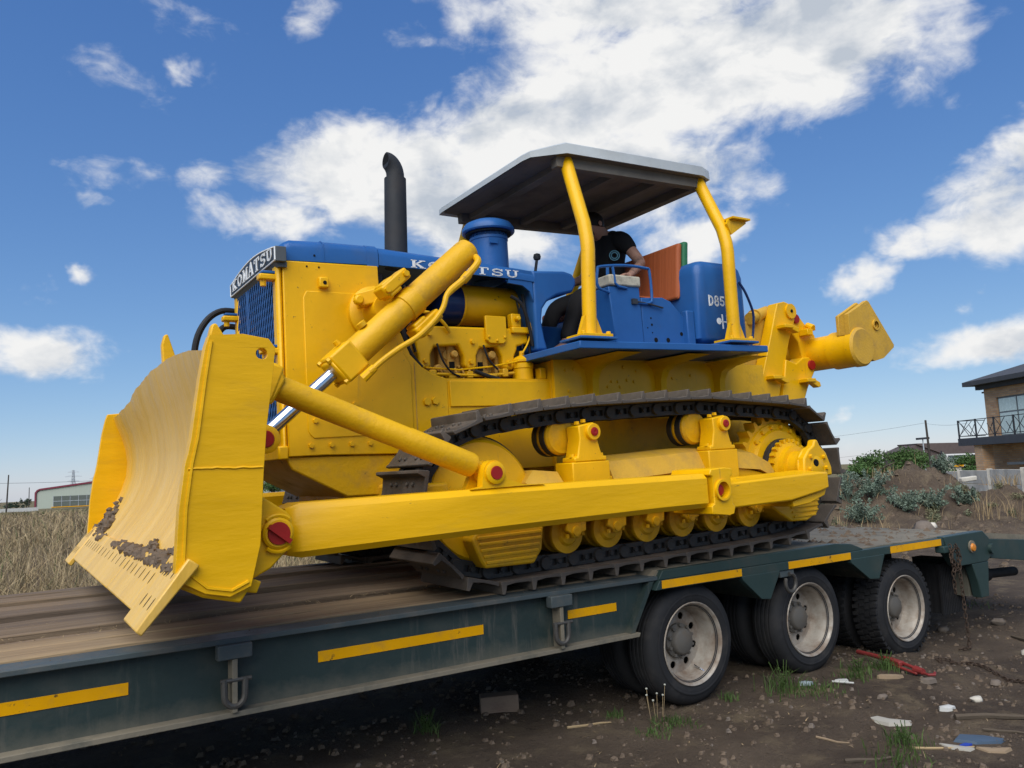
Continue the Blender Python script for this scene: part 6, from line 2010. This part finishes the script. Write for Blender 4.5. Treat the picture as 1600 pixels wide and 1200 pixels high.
# fingers of the near hand spread over the lever box, thumb from the side of the palm
FN = []
for i, (dy, L) in enumerate(((-.030, .062), (-.010, .070), (.010, .066), (.030, .052))):
    for q in range(3):
        f = (q + 1) / 3
        J['f%d%d' % (i, q)] = (4.0 - .02 - L * f * .9, 4.425 + dy * (1 + .25 * f), 2.905 - .028 * f * f, .0095 - .0012 * q)
    FN.append(['nk'] + ['f%d%d' % (i, q) for q in range(3)])
for q, (x, y, z) in enumerate(((4.03, 4.415, 2.892), (4.005, 4.395, 2.885), (3.985, 4.385, 2.880))):
    J['t%d' % q] = (x, y, z, .011 - .001 * q)
FN.append(['npa', 't0', 't1', 't2'])
body = skin_mesh('body', J, [['pel', 'wai', 'che', 'uch', 'nek', 'jaw', 'sku', 'top'], ['jaw', 'chi'], ['uch', 'nsh', 'nel', 'nwr', 'npa', 'nk'], ['uch', 'fsh', 'fel', 'fwr', 'fpa', 'fk'],
                             ['pel', 'nhi', 'nkn', 'nan', 'nto'], ['pel', 'fhi', 'fkn', 'fan', 'fto']] + FN, 'skin', 'pel', 2)
T = {k: J[k] for k in J}
T['nsl'] = tuple(Vector(J['nsh'][:3]).lerp(Vector(J['nel'][:3]), .52)) + (.058,)
T['fsl'] = tuple(Vector(J['fsh'][:3]).lerp(Vector(J['fel'][:3]), .52)) + (.058,)
T['nsh'] = J['nsh'][:3] + (.088,)
T['fsh'] = J['fsh'][:3] + (.088,)
T['hem'] = (4.325, 5.02, 2.97, .152)
T['wai'] = (4.35, 5.02, 3.06, .140)
T['che'] = (4.38, 5.02, 3.24, .148)
T['uch'] = (4.38, 5.02, 3.355, .128)
T['col'] = (4.33, 5.02, 3.415, .078)
T['nms'] = tuple(Vector(T['uch'][:3]).lerp(Vector(J['nsh'][:3]), .55)) + (.112,)
T['fms'] = tuple(Vector(T['uch'][:3]).lerp(Vector(J['fsh'][:3]), .55)) + (.112,)
skin_mesh('t_shirt', T, [['hem', 'wai', 'che', 'uch', 'col'], ['uch', 'nms', 'nsh', 'nsl'], ['uch', 'fms', 'fsh', 'fsl']], 'shirt_black', 'che', 2)
T2 = {'pel': (4.33, 5.02, 2.93, .150), 'nhi': (4.27, 4.91, 2.885, .108), 'nkn': (3.87, 4.86, 2.815, .080), 'nca': (3.75, 4.82, 2.60, .066), 'nan': (3.67, 4.80, 2.44, .062), 'fhi': (4.27, 5.13, 2.885, .108), 'fkn': (3.89, 5.20, 2.80, .080), 'fca': (3.78, 5.19, 2.60, .066), 'fan': (3.71, 5.18, 2.44, .062)}
skin_mesh('trousers', T2, [['pel', 'nhi', 'nkn', 'nca', 'nan'], ['pel', 'fhi', 'fkn', 'fca', 'fan']], 'trouser_grey', 'pel', 2)
for s_ in ('n', 'f'):
    a, t_ = J[s_ + 'an'], J[s_ + 'to']
    B = {'a': (a[0] + .01, a[1], a[2] + .03, .055), 'h': (a[0] + .02, a[1], 2.35, .05), 'm': (a[0] - .06, a[1], 2.352, .05), 't': (t_[0], t_[1], 2.342, .042)}
    skin_mesh('boot', B, [['a', 'h', 'm', 't']], 'boot', 'h', 2)
# tattooed forearm sleeve follows the arm
A_ = {'e0': tuple(Vector(J['nsh'][:3]).lerp(Vector(J['nel'][:3]), .60)) + (.0475,), 'e': J['nel'][:3] + (.0445,), 'm': tuple(Vector(J['nel'][:3]).lerp(Vector(J['nwr'][:3]), .5)) + (.0385,), 'w': J['nwr'][:3] + (.0295,)}
skin_mesh('tattoo', A_, [['e0', 'e', 'm', 'w']], 'skin_inked', 'e', 2)
# hair, beard, ear, eye, print on the shirt
hm = MB()
rings = []
for i in range(9):
    a = math.pi * (i / 8) * .62
    rings.append([(4.195 + .108 * math.sin(a) * math.cos(b) + .012, 5.02 + .088 * math.sin(a) * math.sin(b), 3.505 + .102 * math.cos(a)) for b in np.linspace(0, 2 * math.pi, 16, endpoint=False)])
hm.loft(rings)
hm.v = [tuple(DW(v)) for v in hm.v]
hm.build('hair', 'hair', person, smooth=60)
bd = MB()
rings = [[(4.150 + .052 * r_ * math.cos(b), 5.02 + .058 * r_ * math.sin(b), z - .035) for b in np.linspace(0, 2 * math.pi, 14, endpoint=False)] for z, r_ in ((3.395, .35), (3.41, .8), (3.435, 1.0), (3.46, .95))]
bd.loft(rings)
bd.v = [tuple(DW(v)) for v in bd.v]
bd.build('beard', 'hair', person, smooth=60)
ns = MB().lathe([(.0, .012), (.012, .008), (.016, -.006), (.010, -.02)], (4.098, 5.02, 3.462), (-1, 0, .45), 10)
ns.v = [tuple(DW(v)) for v in ns.v]
ns.build('nose', 'skin', person, smooth=60)
for sg in (-1, 1):
    ey = MB().lathe([(.0, .011), (.008, .008), (.011, 0)], (4.103, 5.02 + sg * .033, 3.495), (-1, sg * .2, 0), 10)
    ey.v = [tuple(DW(v)) for v in ey.v]
    ey.build('eye', 'litter_white', person, smooth=60)
    ea = MB().lathe([(.020, 0), (.022, .005), (.013, .009), (.0, .006)], (4.215, 5.02 + sg * .086, 3.485), (.2, sg, 0), 12)
    ea.v = [tuple(DW(v)) for v in ea.v]
    ea.build('ear', 'skin', person, smooth=60)
mo_ = MB().bar((4.107, 4.998, 3.42), (4.107, 5.042, 3.42), .01, .008)
mo_.v = [tuple(DW(v)) for v in mo_.v]
mo_.build('mouth', 'red_cap', person)
lg_ = MB()
for k, r_ in ((0, .045), (1, .030)):
    lg_.lathe([(r_, 0), (r_, .003), (r_ - .008, .003), (r_ - .008, 0)], (4.293, 4.872, 3.20), (-.55, -.82, .05), 18, cap=False)
lg_.v = [tuple(DW(v)) for v in lg_.v]
lg_.build('shirt_logo', 'shirt_print', person)

# ------------------------------------------------------------------ things on the ground
def rock_mesh(m_, x, y, z, sx, sy, sz, seed):
    for_v = []
    N, Mx = 7, 5
    rings = []
    for i in range(1, Mx):
        a = math.pi * i / Mx
        ring = []
        for k in range(N):
            b = 2 * math.pi * k / N
            d_ = Vector((math.sin(a) * math.cos(b), math.sin(a) * math.sin(b), math.cos(a)))
            f = 1 + .35 * mnoise.noise(d_ * 1.7 + Vector((seed, seed * 1.7, 0)))
            ring.append((x + d_.x * sx * f, y + d_.y * sy * f, z + d_.z * sz * f))
        rings.append(ring)
    m_.loft(rings)
    return m_


m_ = MB()
for k in range(14000):
    u = random.random()
    x = random.uniform(.4, 9.5)
    y = random.uniform(1.6, 6.6)
    if x * .53 + y * .83 < 2.6 or mnoise.noise((x * 1.3, y * 1.3, 8.0)) + .5 * mnoise.noise((x * 4, y * 4, 2.0)) < random.uniform(-.35, .35):
        continue
    s_ = random.choice((.004, .005, .006, .008, .011, .016, .022)) * random.uniform(.6, 1.25)
    z = gz(x, y)
    a = random.uniform(0, 3)
    m_.add([(x + s_ * 1.3 * math.cos(a + t), y + s_ * random.uniform(.7, 1.3) * math.sin(a + t), z - s_ * .3) for t in (0, 1.5, 3.2, 4.7)] +
           [(x + s_ * .7 * math.cos(a + t), y + s_ * .6 * math.sin(a + t), z + s_ * random.uniform(.5, .9)) for t in (.4, 1.9, 3.6, 5.0)],
           [(0, 1, 5, 4), (1, 2, 6, 5), (2, 3, 7, 6), (3, 0, 4, 7), (4, 5, 6, 7)])
gv = m_.build('gravel', 'soil_clod', smooth=0)
gv.data.materials.append(MATS['stone'])
gv.data.polygons.foreach_set('material_index', [1 if (i // 5) % 7 == 0 else 0 for i in range(len(gv.data.polygons))])
tag(gv, 'crumbs of soil and small stones strewn over the ground', 'gravel', kind='stuff')
pp, hh, ww = [], [], []
for k in range(900):
    x, y = random.uniform(.5, 9.5), random.uniform(1.6, 6.5)
    pp.append((x, y, gz(x, y) + .004))
    hh.append(random.uniform(.006, .014))
    ww.append(random.uniform(.003, .007))
o = blades('straw_bits', pp, hh, ww, ['straw', 'board_grey'], 5.0, (rng.uniform(size=900) < .10).astype(int))
tag(o, 'chopped straw and pale scraps trodden into the ground', 'straw', kind='stuff')
# clods on the soil heap
m_ = MB()
for k in range(1500):
    x, y = random.uniform(11, 21), random.uniform(5.5, 12)
    z = mz(x, y) if k % 3 == 0 else None
    if z is None:
        i = random.randrange(len(MOUND))
        x, y, z = MOUND[i]
        if z < .12:
            continue
    s_ = random.uniform(.02, .07) * (1.6 if random.random() < .1 else 1)
    a = random.uniform(0, 3)
    m_.add([(x + s_ * 1.3 * math.cos(a + t), y + s_ * 1.1 * math.sin(a + t), z - s_ * .4) for t in (0, 1.5, 3.2, 4.7)] +
           [(x + s_ * .7 * math.cos(a + t), y + s_ * .6 * math.sin(a + t), z + s_ * random.uniform(.4, .8)) for t in (.4, 1.9, 3.6, 5.0)],
           [(0, 1, 5, 4), (1, 2, 6, 5), (2, 3, 7, 6), (3, 0, 4, 7), (4, 5, 6, 7)])
tag(m_.build('heap_clods', 'soil_clod', smooth=0), 'clods of earth on the soil heap', 'soil', kind='stuff')

# low scrub and dry stems all over the heap
sc_ = []
for k in range(420):
    i = random.randrange(len(MOUND))
    x, y, z = MOUND[i]
    if z < .10 or y < 8.0 - (x - 16) * .3 or mnoise.noise((x * .9, y * .9, 5.0)) < -.05:
        continue
    h_ = random.uniform(.05, .16)
    sc_.append((x, y, z + h_ * .6, random.uniform(.06, .16), random.uniform(.06, .16), h_))
o = leaf_cloud('heap_scrub', sc_, 9000, .024, 'olive_scrub')
tag(o, 'low grey olive scrub spreading over the soil heap', 'scrub', kind='stuff')
pp = []
for k in range(1500):
    x, y, z = MOUND[random.randrange(len(MOUND))]
    if z > .08 and mnoise.noise((x * 1.2, y * 1.2, 3.0)) > -.1:
        pp.append((x, y, z - .01))
o = blades('heap_stems', pp, rng.uniform(.08, .42, len(pp)), rng.uniform(.006, .012, len(pp)), 'straw', .5)
tag(o, 'thin dry stems standing all over the soil heap', 'dry grass', kind='stuff')

# weeds near the wheels
WD = [(4.45, 3.62, .17, 26, .16, 'bushy green weed between the first and second wheel'), (4.62, 3.50, .07, 60, .20, 'low patch of bright green grass right of the first wheel'), (3.42, 3.62, .07, 55, .13, 'green grass tuft in front of the first wheel'),
      (3.20, 3.55, .05, 34, .12, 'small grass tuft left of the first wheel'), (3.25, 3.95, .05, 24, .08, 'tiny weed under the trailer edge left of the first wheel'), (5.25, 3.60, .10, 28, .13, 'grass tuft below the second wheel'),
      (5.45, 3.52, .12, 30, .12, 'green tuft beside the red load binder'), (5.05, 3.50, .09, 26, .12, 'spindly tuft behind the white litter'), (4.08, 2.55, .10, 30, .15, 'leafy weed near the pale board scrap'),
      (3.85, 2.45, .09, 30, .17, 'low spreading weed at the lower right edge of the picture'), (2.2, 4.45, .12, 20, .10, 'dim weed on the shaded ground under the trailer'), (4.02, 3.70, .08, 16, .06, 'thin seedling against the first wheel'),
      (7.9, 5.2, .14, 40, .3, 'grass tuft beside the trailer ramp'), (8.6, 4.7, .12, 40, .3, 'grass tuft beyond the trailer ramp')]
for (x, y, h_, n_, sp_, lb) in WD:
    t = empty('weed', (x, y, gz(x, y)), off=(0, 0, 0))
    P_ = np.stack([rng.normal(0, sp_ * .45, n_ * 3), rng.normal(0, sp_ * .45, n_ * 3), np.full(n_ * 3, -.005)], -1)
    blades('leaves', P_, rng.uniform(.4, 1.0, n_ * 3) * h_, rng.uniform(.004, .009, n_ * 3), 'weed_green', .6, None, t)
    if h_ > .09:
        m_ = MB()
        for q in range(6):
            a = random.uniform(0, 6.28)
            m_.tube([(0, 0, 0), (.3 * h_ * math.cos(a), .3 * h_ * math.sin(a), h_ * .6), (.5 * h_ * math.cos(a), .5 * h_ * math.sin(a), h_ * 1.1)], .0022, 4)
        m_.build('stems', 'weed_green', t)
        leaf_cloud('foliage', [(0, 0, h_ * .55, sp_ * .4, sp_ * .4, h_ * .5)], 60, .011, 'weed_green', t)
    tag(t, lb, 'weed', 'weeds growing by the trailer wheels')
t = empty('seed_heads', (3.42, 3.72, gz(3.42, 3.72)), off=(0, 0, 0))
m1, m2 = MB(), MB()
for (dx, dy, hh_) in ((-.10, .0, .17), (-.08, .02, .20), (-.05, .0, .13), (.02, .04, .15), (.05, .02, .14), (.09, .04, .19)):
    m1.tube([(dx * .7, dy, 0), (dx * .9, dy, hh_ * .6), (dx, dy, hh_)], .0018, 5)
    m2.lathe([(.0, -.006), (.006, -.003), (.007, .003), (.0, .007)], (dx, dy, hh_), (0, 0, 1), 8)
m1.build('stalks', 'straw', t)
m2.build('heads', 'flower_white', t)
tag(t, 'thin stalks with pale round seed heads against the first tyre', 'plant')

# silver-green bushes on the soil heap, dry weeds in front of it
BU = [(14.75, 10.0, .62, .60, 'largest silver green bush on the left flank of the soil heap'), (15.2, 9.7, .55, .5, 'silver green bush right of the largest on the heap'), (14.35, 9.45, .42, .42, 'silver green bush low on the left foot of the heap'),
      (15.1, 9.0, .38, .36, 'small silver green bush at the front of the heap'), (15.7, 8.8, .42, .32, 'silver green bush standing before the middle of the heap'), (17.3, 9.35, .38, .24, 'narrow silver green plant on the crest by the precast wall'),
      (16.4, 8.5, .36, .26, 'small silver plant on the dark middle of the heap'), (18.2, 7.6, .42, .34, 'silver green plant at the right picture edge'), (13.8, 10.3, .5, .5, 'grey green bush beside the track rear')]
for (x, y, h_, r_, lb) in BU:
    h_, r_ = h_ * .88, r_ * .88
    t = empty('silver_bush', (x, y, mz(x, y) - .03), off=(0, 0, 0))
    m_ = MB()
    cs = []
    for q in range(22):
        a = random.uniform(0, 6.28)
        rr_ = r_ * random.uniform(.2, 1.25)
        tp = (rr_ * math.cos(a), rr_ * math.sin(a), h_ * random.uniform(.35, 1.3))
        m_.tube([(0, 0, 0), (tp[0] * .4, tp[1] * .4, tp[2] * .6), tp], .006, 4)
        for f in (.35, .55, .75, .95):
            cs.append((tp[0] * f, tp[1] * f, tp[2] * (.15 + .85 * f), .05, .05, .07))
    m_.build('stems', 'silver_leaf', t)
    leaf_cloud('foliage', cs, 1500, .030, 'silver_leaf', t)
    tag(t, lb, 'bush', 'silver green bushes on the soil heap')
DR = [(13.4, 9.3, .55, 40, .35, 'dry straw weed beside the rear of the track'), (13.9, 8.9, .5, 40, .3, 'dry weed with pale heads left of the rock'), (16.2, 8.0, .75, 34, .3, 'tall dry stalks on the front of the heap'), (16.9, 7.8, .8, 30, .3, 'tall dry stalks right of the middle of the heap'),
      (17.3, 7.3, .7, 30, .35, 'dry stalks near the right foot of the heap'), (18.4, 8.6, .35, 60, .3, 'dry grass on the right crest of the heap'), (16.0, 9.9, .35, 70, .4, 'dry grass on the top of the heap'), (14.9, 10.4, .45, 80, .5, 'dry grass on the left crest of the heap'), (13.2, 10.6, .5, 90, .6, 'pale dry grass left of the heap')]
for (x, y, h_, n_, sp_, lb) in DR:
    t = empty('dry_weed', (x, y, mz(x, y) - .03), off=(0, 0, 0))
    P_ = np.stack([rng.normal(0, sp_ * .5, n_), rng.normal(0, sp_ * .5, n_), np.zeros(n_)], -1)
    blades('stalks', P_, rng.uniform(.45, 1.0, n_) * h_, rng.uniform(.008, .016, n_), 'straw', .35, None, t)
    tag(t, lb, 'dry weed', 'dry weeds about the soil heap')
rk = rock_mesh(MB(), 14.05, 8.05, gz(14, 8) + .20, .24, .20, .24, 3.3)
tag(rk.build('rock', 'stone', smooth=60), 'round brown boulder in front of the soil heap', 'rock')
rk = rock_mesh(MB(), 14.25, 8.0, gz(14, 8) + .32, .09, .07, .07, 9.3)
tag(rk.build('rock', 'concrete', smooth=60), 'small pale rock leaning on the round boulder', 'rock')
cb = MB().bar((17.0, 8.85, mz(17.0, 8.85) + .07), (17.32, 8.70, mz(17.0, 8.85) + .10), .12, .10)
tag(cb.build('broken_block', 'concrete', bevel=.02), 'broken grey concrete block stuck in the heap', 'block')
br = MB().tube([(17.0, 6.6, .35), (17.6, 6.4, .42), (18.1, 6.1, .56), (18.6, 5.7, .62)], [.012, .018, .016, .008], 6)
tag(br.build('dead_branch', 'straw'), 'pale dead branch at the right edge of the picture', 'branch')

# chain hanging from the trailer's rear corner and lying on the ground
lm = MB()
ln_ = []
for k in range(17):
    a = 2 * math.pi * k / 16
    ln_.append((.0125 * math.cos(a), 0, .0125 * math.sin(a) + (.011 if math.sin(a) > 0 else -.011)))
lm.tube(ln_, .0042, 6)
chain_link0 = lm.build('link', 'rust_chain')


def chain(name, label, pts, first=False):
    c_ = empty(name, pts[0], off=(0, 0, 0))
    c_['label'], c_['category'] = label, 'chain'
    pts = [Vector(p) for p in pts]
    L_ = [(b - a).length for a, b in zip(pts[:-1], pts[1:])]
    tot = sum(L_)
    n_ = int(tot / .036)
    for i in range(n_):
        s_ = (i + .5) * tot / n_
        for (a, b), l_ in zip(zip(pts[:-1], pts[1:]), L_):
            if s_ <= l_:
                p_ = a.lerp(b, s_ / l_)
                d_ = (b - a).normalized()
                break
            s_ -= l_
        q = d_.to_track_quat('Z', 'Y').to_matrix().to_4x4()
        o_ = chain_link0 if (first and i == 0) else chain_link0.copy()
        if o_ is not chain_link0:
            o_.name = 'link'
            col.objects.link(o_)
        o_.parent = c_
        o_.matrix_local = Matrix.Translation(p_ - pts[0]) @ q @ Matrix.Rotation((i % 2) * math.pi / 2 + .4 + random.uniform(-.2, .2), 4, 'Z')


yh = TY - .075
chain('hanging_chain', 'rusty chain hanging from the rear corner of the trailer', [(6.74, yh + .01, .80), (6.73, yh, .735), (6.71, yh - .01, .65), (6.77, yh, .585), (6.82, yh - .01, .60), (6.83, yh, .70), (6.77, yh - .015, .78), (6.73, yh, .72), (6.76, yh - .01, .62), (6.72, yh - .01, .57), (6.735, yh, .46), (6.74, yh, .40),
      ], True)
chain('hanging_chain', 'long rusty chain dropping straight to the ground behind the last wheel', [(6.80, yh - .01, .80), (6.84, yh - .015, .70), (6.82, yh - .01, .60), (6.835, yh - .01, .30), (6.83, yh - .02, gz(6.8, 3.6) + .02), (6.72, yh - .08, gz(6.7, 3.5) + .012), (6.62, yh - .05, gz(6.6, 3.6) + .02)])
gp = [(6.02, 3.42), (6.08, 3.48), (6.15, 3.42), (6.08, 3.36), (6.15, 3.30), (6.12, 3.20), (6.05, 3.10), (6.0, 2.98), (5.93, 2.90), (5.90, 2.82), (5.86, 2.78), (5.90, 2.74), (5.84, 2.72)]
chain('ground_chain', 'rusty chain lying in a loose line on the ground', [(x, y, gz(x, y) + .012) for x, y in gp])

# red lever load binder
bx = empty('load_binder', (5.62, 3.62, gz(5.6, 3.6)), off=(5.62, 3.62, gz(5.6, 3.6)))
z0 = gz(5.6, 3.6) + .03
MB().tube([(5.66, 3.87, z0 + .02), (5.60, 3.70, z0 + .03), (5.56, 3.56, z0 + .03)], [.017, .016, .018], 10).build('handle', 'red_binder', bx)
MB().bar((5.58, 3.60, z0 + .03), (5.51, 3.42, z0 + .03), .05, .035).bar((5.56, 3.52, z0 + .04), (5.46, 3.24, z0 + .02), .022, .022).bar((5.53, 3.53, z0 + .01), (5.44, 3.27, z0 + .0), .02, .02).build('lever_body', 'red_binder', bx, bevel=.008)
MB().cyl((5.47, 3.30, z0 + .02), (5.45, 3.23, z0 + .02), .028, .022, 10).tube([(5.45, 3.23, z0 + .01), (5.43, 3.18, z0 + .01), (5.45, 3.15, z0 + .015), (5.48, 3.165, z0 + .02)], .010, 7).build('swivel_hook', 'red_binder', bx)
tag(bx, 'red lever type load binder lying on the soil below the last wheel', 'load binder')

# litter
def lump(name, label, cat, x, y, mt, outline, h_, wob=.006, group=None):
    pts = [(x + a, y + b) for a, b in outline]
    m_ = MB()
    n_ = len(pts)
    z = gz(x, y)
    lo = [(px, py, z - .004) for px, py in pts]
    hi = [(x + (px - x) * .9, y + (py - y) * .9, z + h_ + wob * mnoise.noise((px * 31, py * 31, 1)) * 2) for px, py in pts]
    m_.add(lo + hi + [(x, y, z + h_ * 1.25)], [(i, (i + 1) % n_, n_ + (i + 1) % n_, n_ + i) for i in range(n_)] + [(n_ + i, n_ + (i + 1) % n_, 2 * n_) for i in range(n_)])
    return tag(m_.build(name, mt, smooth=0), label, cat, group)


lump('litter_scrap', 'crumpled silvery plastic scrap on the ground right of the first wheel', 'litter', 4.66, 3.60, 'litter_foil', [(-.05, .03), (-.02, .055), (.03, .03), (.05, -.02), (.01, -.03), (-.03, -.01)], .018)
lump('litter_scrap', 'small white crumpled scrap near the second wheel', 'litter', 4.90, 3.49, 'litter_white', [(-.045, .03), (0, .03), (.045, -.01), (.03, -.03), (-.01, -.01)], .014)
st = MB().tube([(4.80, 3.50, gz(4.8, 3.5) + .012), (4.83, 3.45, gz(4.8, 3.5) + .012), (4.87, 3.38, gz(4.8, 3.5) + .012)], .006, 6)
tag(st.build('plastic_straw', 'litter_white'), 'thin white plastic stick on the ground by the second wheel', 'litter')
lump('bark_scrap', 'curled brown bark scrap on the soil below the second wheel', 'scrap', 5.25, 3.36, 'cardboard', [(-.08, .05), (-.02, .06), (.06, -.01), (.08, -.06), (.02, -.05), (-.05, .0)], .02)
lump('flat_stone', 'flat grey stone beside the red load binder', 'stone', 5.30, 3.12, 'stone', [(-.05, .02), (0, .04), (.06, .0), (.05, -.04), (-.02, -.03)], .025)
lump('board_scrap', 'broken pale grey board lying on the soil at the lower right', 'board', 4.43, 2.86, 'board_grey', [(-.03, .13), (.03, .11), (.03, .02), (.09, -.09), (.03, -.12), (-.06, -.03), (-.06, .06)], .018, .003)
lump('litter_scrap', 'small torn white paper cup on the soil at the right', 'litter', 4.85, 2.75, 'litter_white', [(-.045, .02), (-.01, .045), (.04, .01), (.05, -.03), (.0, -.035), (-.03, -.02)], .02)
lump('plastic_sheet', 'flat piece of slate blue plastic at the lower right corner', 'plastic', 4.42, 2.33, 'blue_plastic', [(-.11, .10), (-.02, .12), (.08, .03), (.12, -.06), (.05, -.07), (-.06, .0)], .014, .004)
lump('plastic_scrap', 'small bright blue plastic piece under the slate blue plastic', 'plastic', 4.31, 2.36, 'bright_blue', [(-.03, .02), (.02, .015), (.03, -.02), (-.01, -.02)], .012)
lump('cardboard_scrap', 'brown cardboard scrap touching the slate blue plastic', 'cardboard', 4.33, 2.24, 'cardboard', [(-.03, .07), (.05, .02), (.09, -.06), (.02, -.06), (-.04, .0)], .012)
lump('cardboard_scrap', 'greenish cardboard strip left of the slate blue plastic', 'cardboard', 4.24, 2.36, 'board_grey', [(-.02, .10), (.04, .04), (.05, -.06), (.0, -.06), (-.04, .02)], .010)
for k, (p0, p1, r_, mt_, lb) in enumerate((((4.70, 2.62, 0), (5.05, 2.33, 0), .018, 'bark', 'dark stick lying on the soil at the right edge'), ((3.85, 2.95, 0), (3.98, 2.82, 0), .007, 'cardboard', 'short brown curved twig left of the pale board'), ((3.60, 2.60, 0), (3.86, 2.50, 0), .012, 'bark', 'long brown twig at the bottom edge'),
                                          ((4.05, 2.50, 0), (4.30, 2.32, 0), .007, 'straw', 'straw stalk pointing at the slate blue plastic'), ((4.62, 2.42, 0), (4.72, 2.24, 0), .009, 'bark', 'bent brown twig above the slate blue plastic'), ((2.9, 3.95, 0), (3.15, 3.85, 0), .008, 'straw', 'thin straw lying left of the first wheel'),
                                          ((7.2, 3.2, 0), (7.5, 3.6, 0), .02, 'bark', 'broken branch behind the hanging chain'))):
    a, b = Vector(p0), Vector(p1)
    pts_ = [a.lerp(b, t) + Vector((.015 * math.sin(t * 5 + k), 0, 0)) for t in (0, .35, .7, 1)]
    pts_ = [(p.x, p.y, gz(p.x, p.y) + r_ * .8) for p in pts_]
    tag(MB().tube(pts_, [r_, r_ * .95, r_ * .8, r_ * .5], 6).build('stick', mt_), lb, 'stick')
wb_ = MB().bar((2.66, 4.58, gz(2.7, 4.5) + .05), (2.88, 4.47, gz(2.7, 4.5) + .055), .11, .11)
tag(wb_.build('wood_block', 'wood_block', bevel=.004), 'short sawn timber block on the ground under the trailer', 'block')
for k, (x, y, s_, lb) in enumerate(((6.9, 3.2, .05, 'grey stone lying behind the long chain'), (7.3, 4.1, .045, 'loose stone near the ribbed mud flap'), (5.75, 2.9, .035, 'small stone at the end of the ground chain'),
                                (5.2, 2.75, .035, 'brown pebble right of the torn white cup'), (7.9, 3.9, .06, 'larger stone at the right edge below the ramp'), (4.75, 3.1, .03, 'small stone between the pale board and the binder'))):
    r_ = rock_mesh(MB(), x, y, gz(x, y) + s_ * .3, s_ * 1.3, s_, s_ * .7, k * 3.7)
    tag(r_.build('stone', 'stone' if k % 3 else 'concrete', smooth=60), lb, 'stone', 'loose stones on the soil')
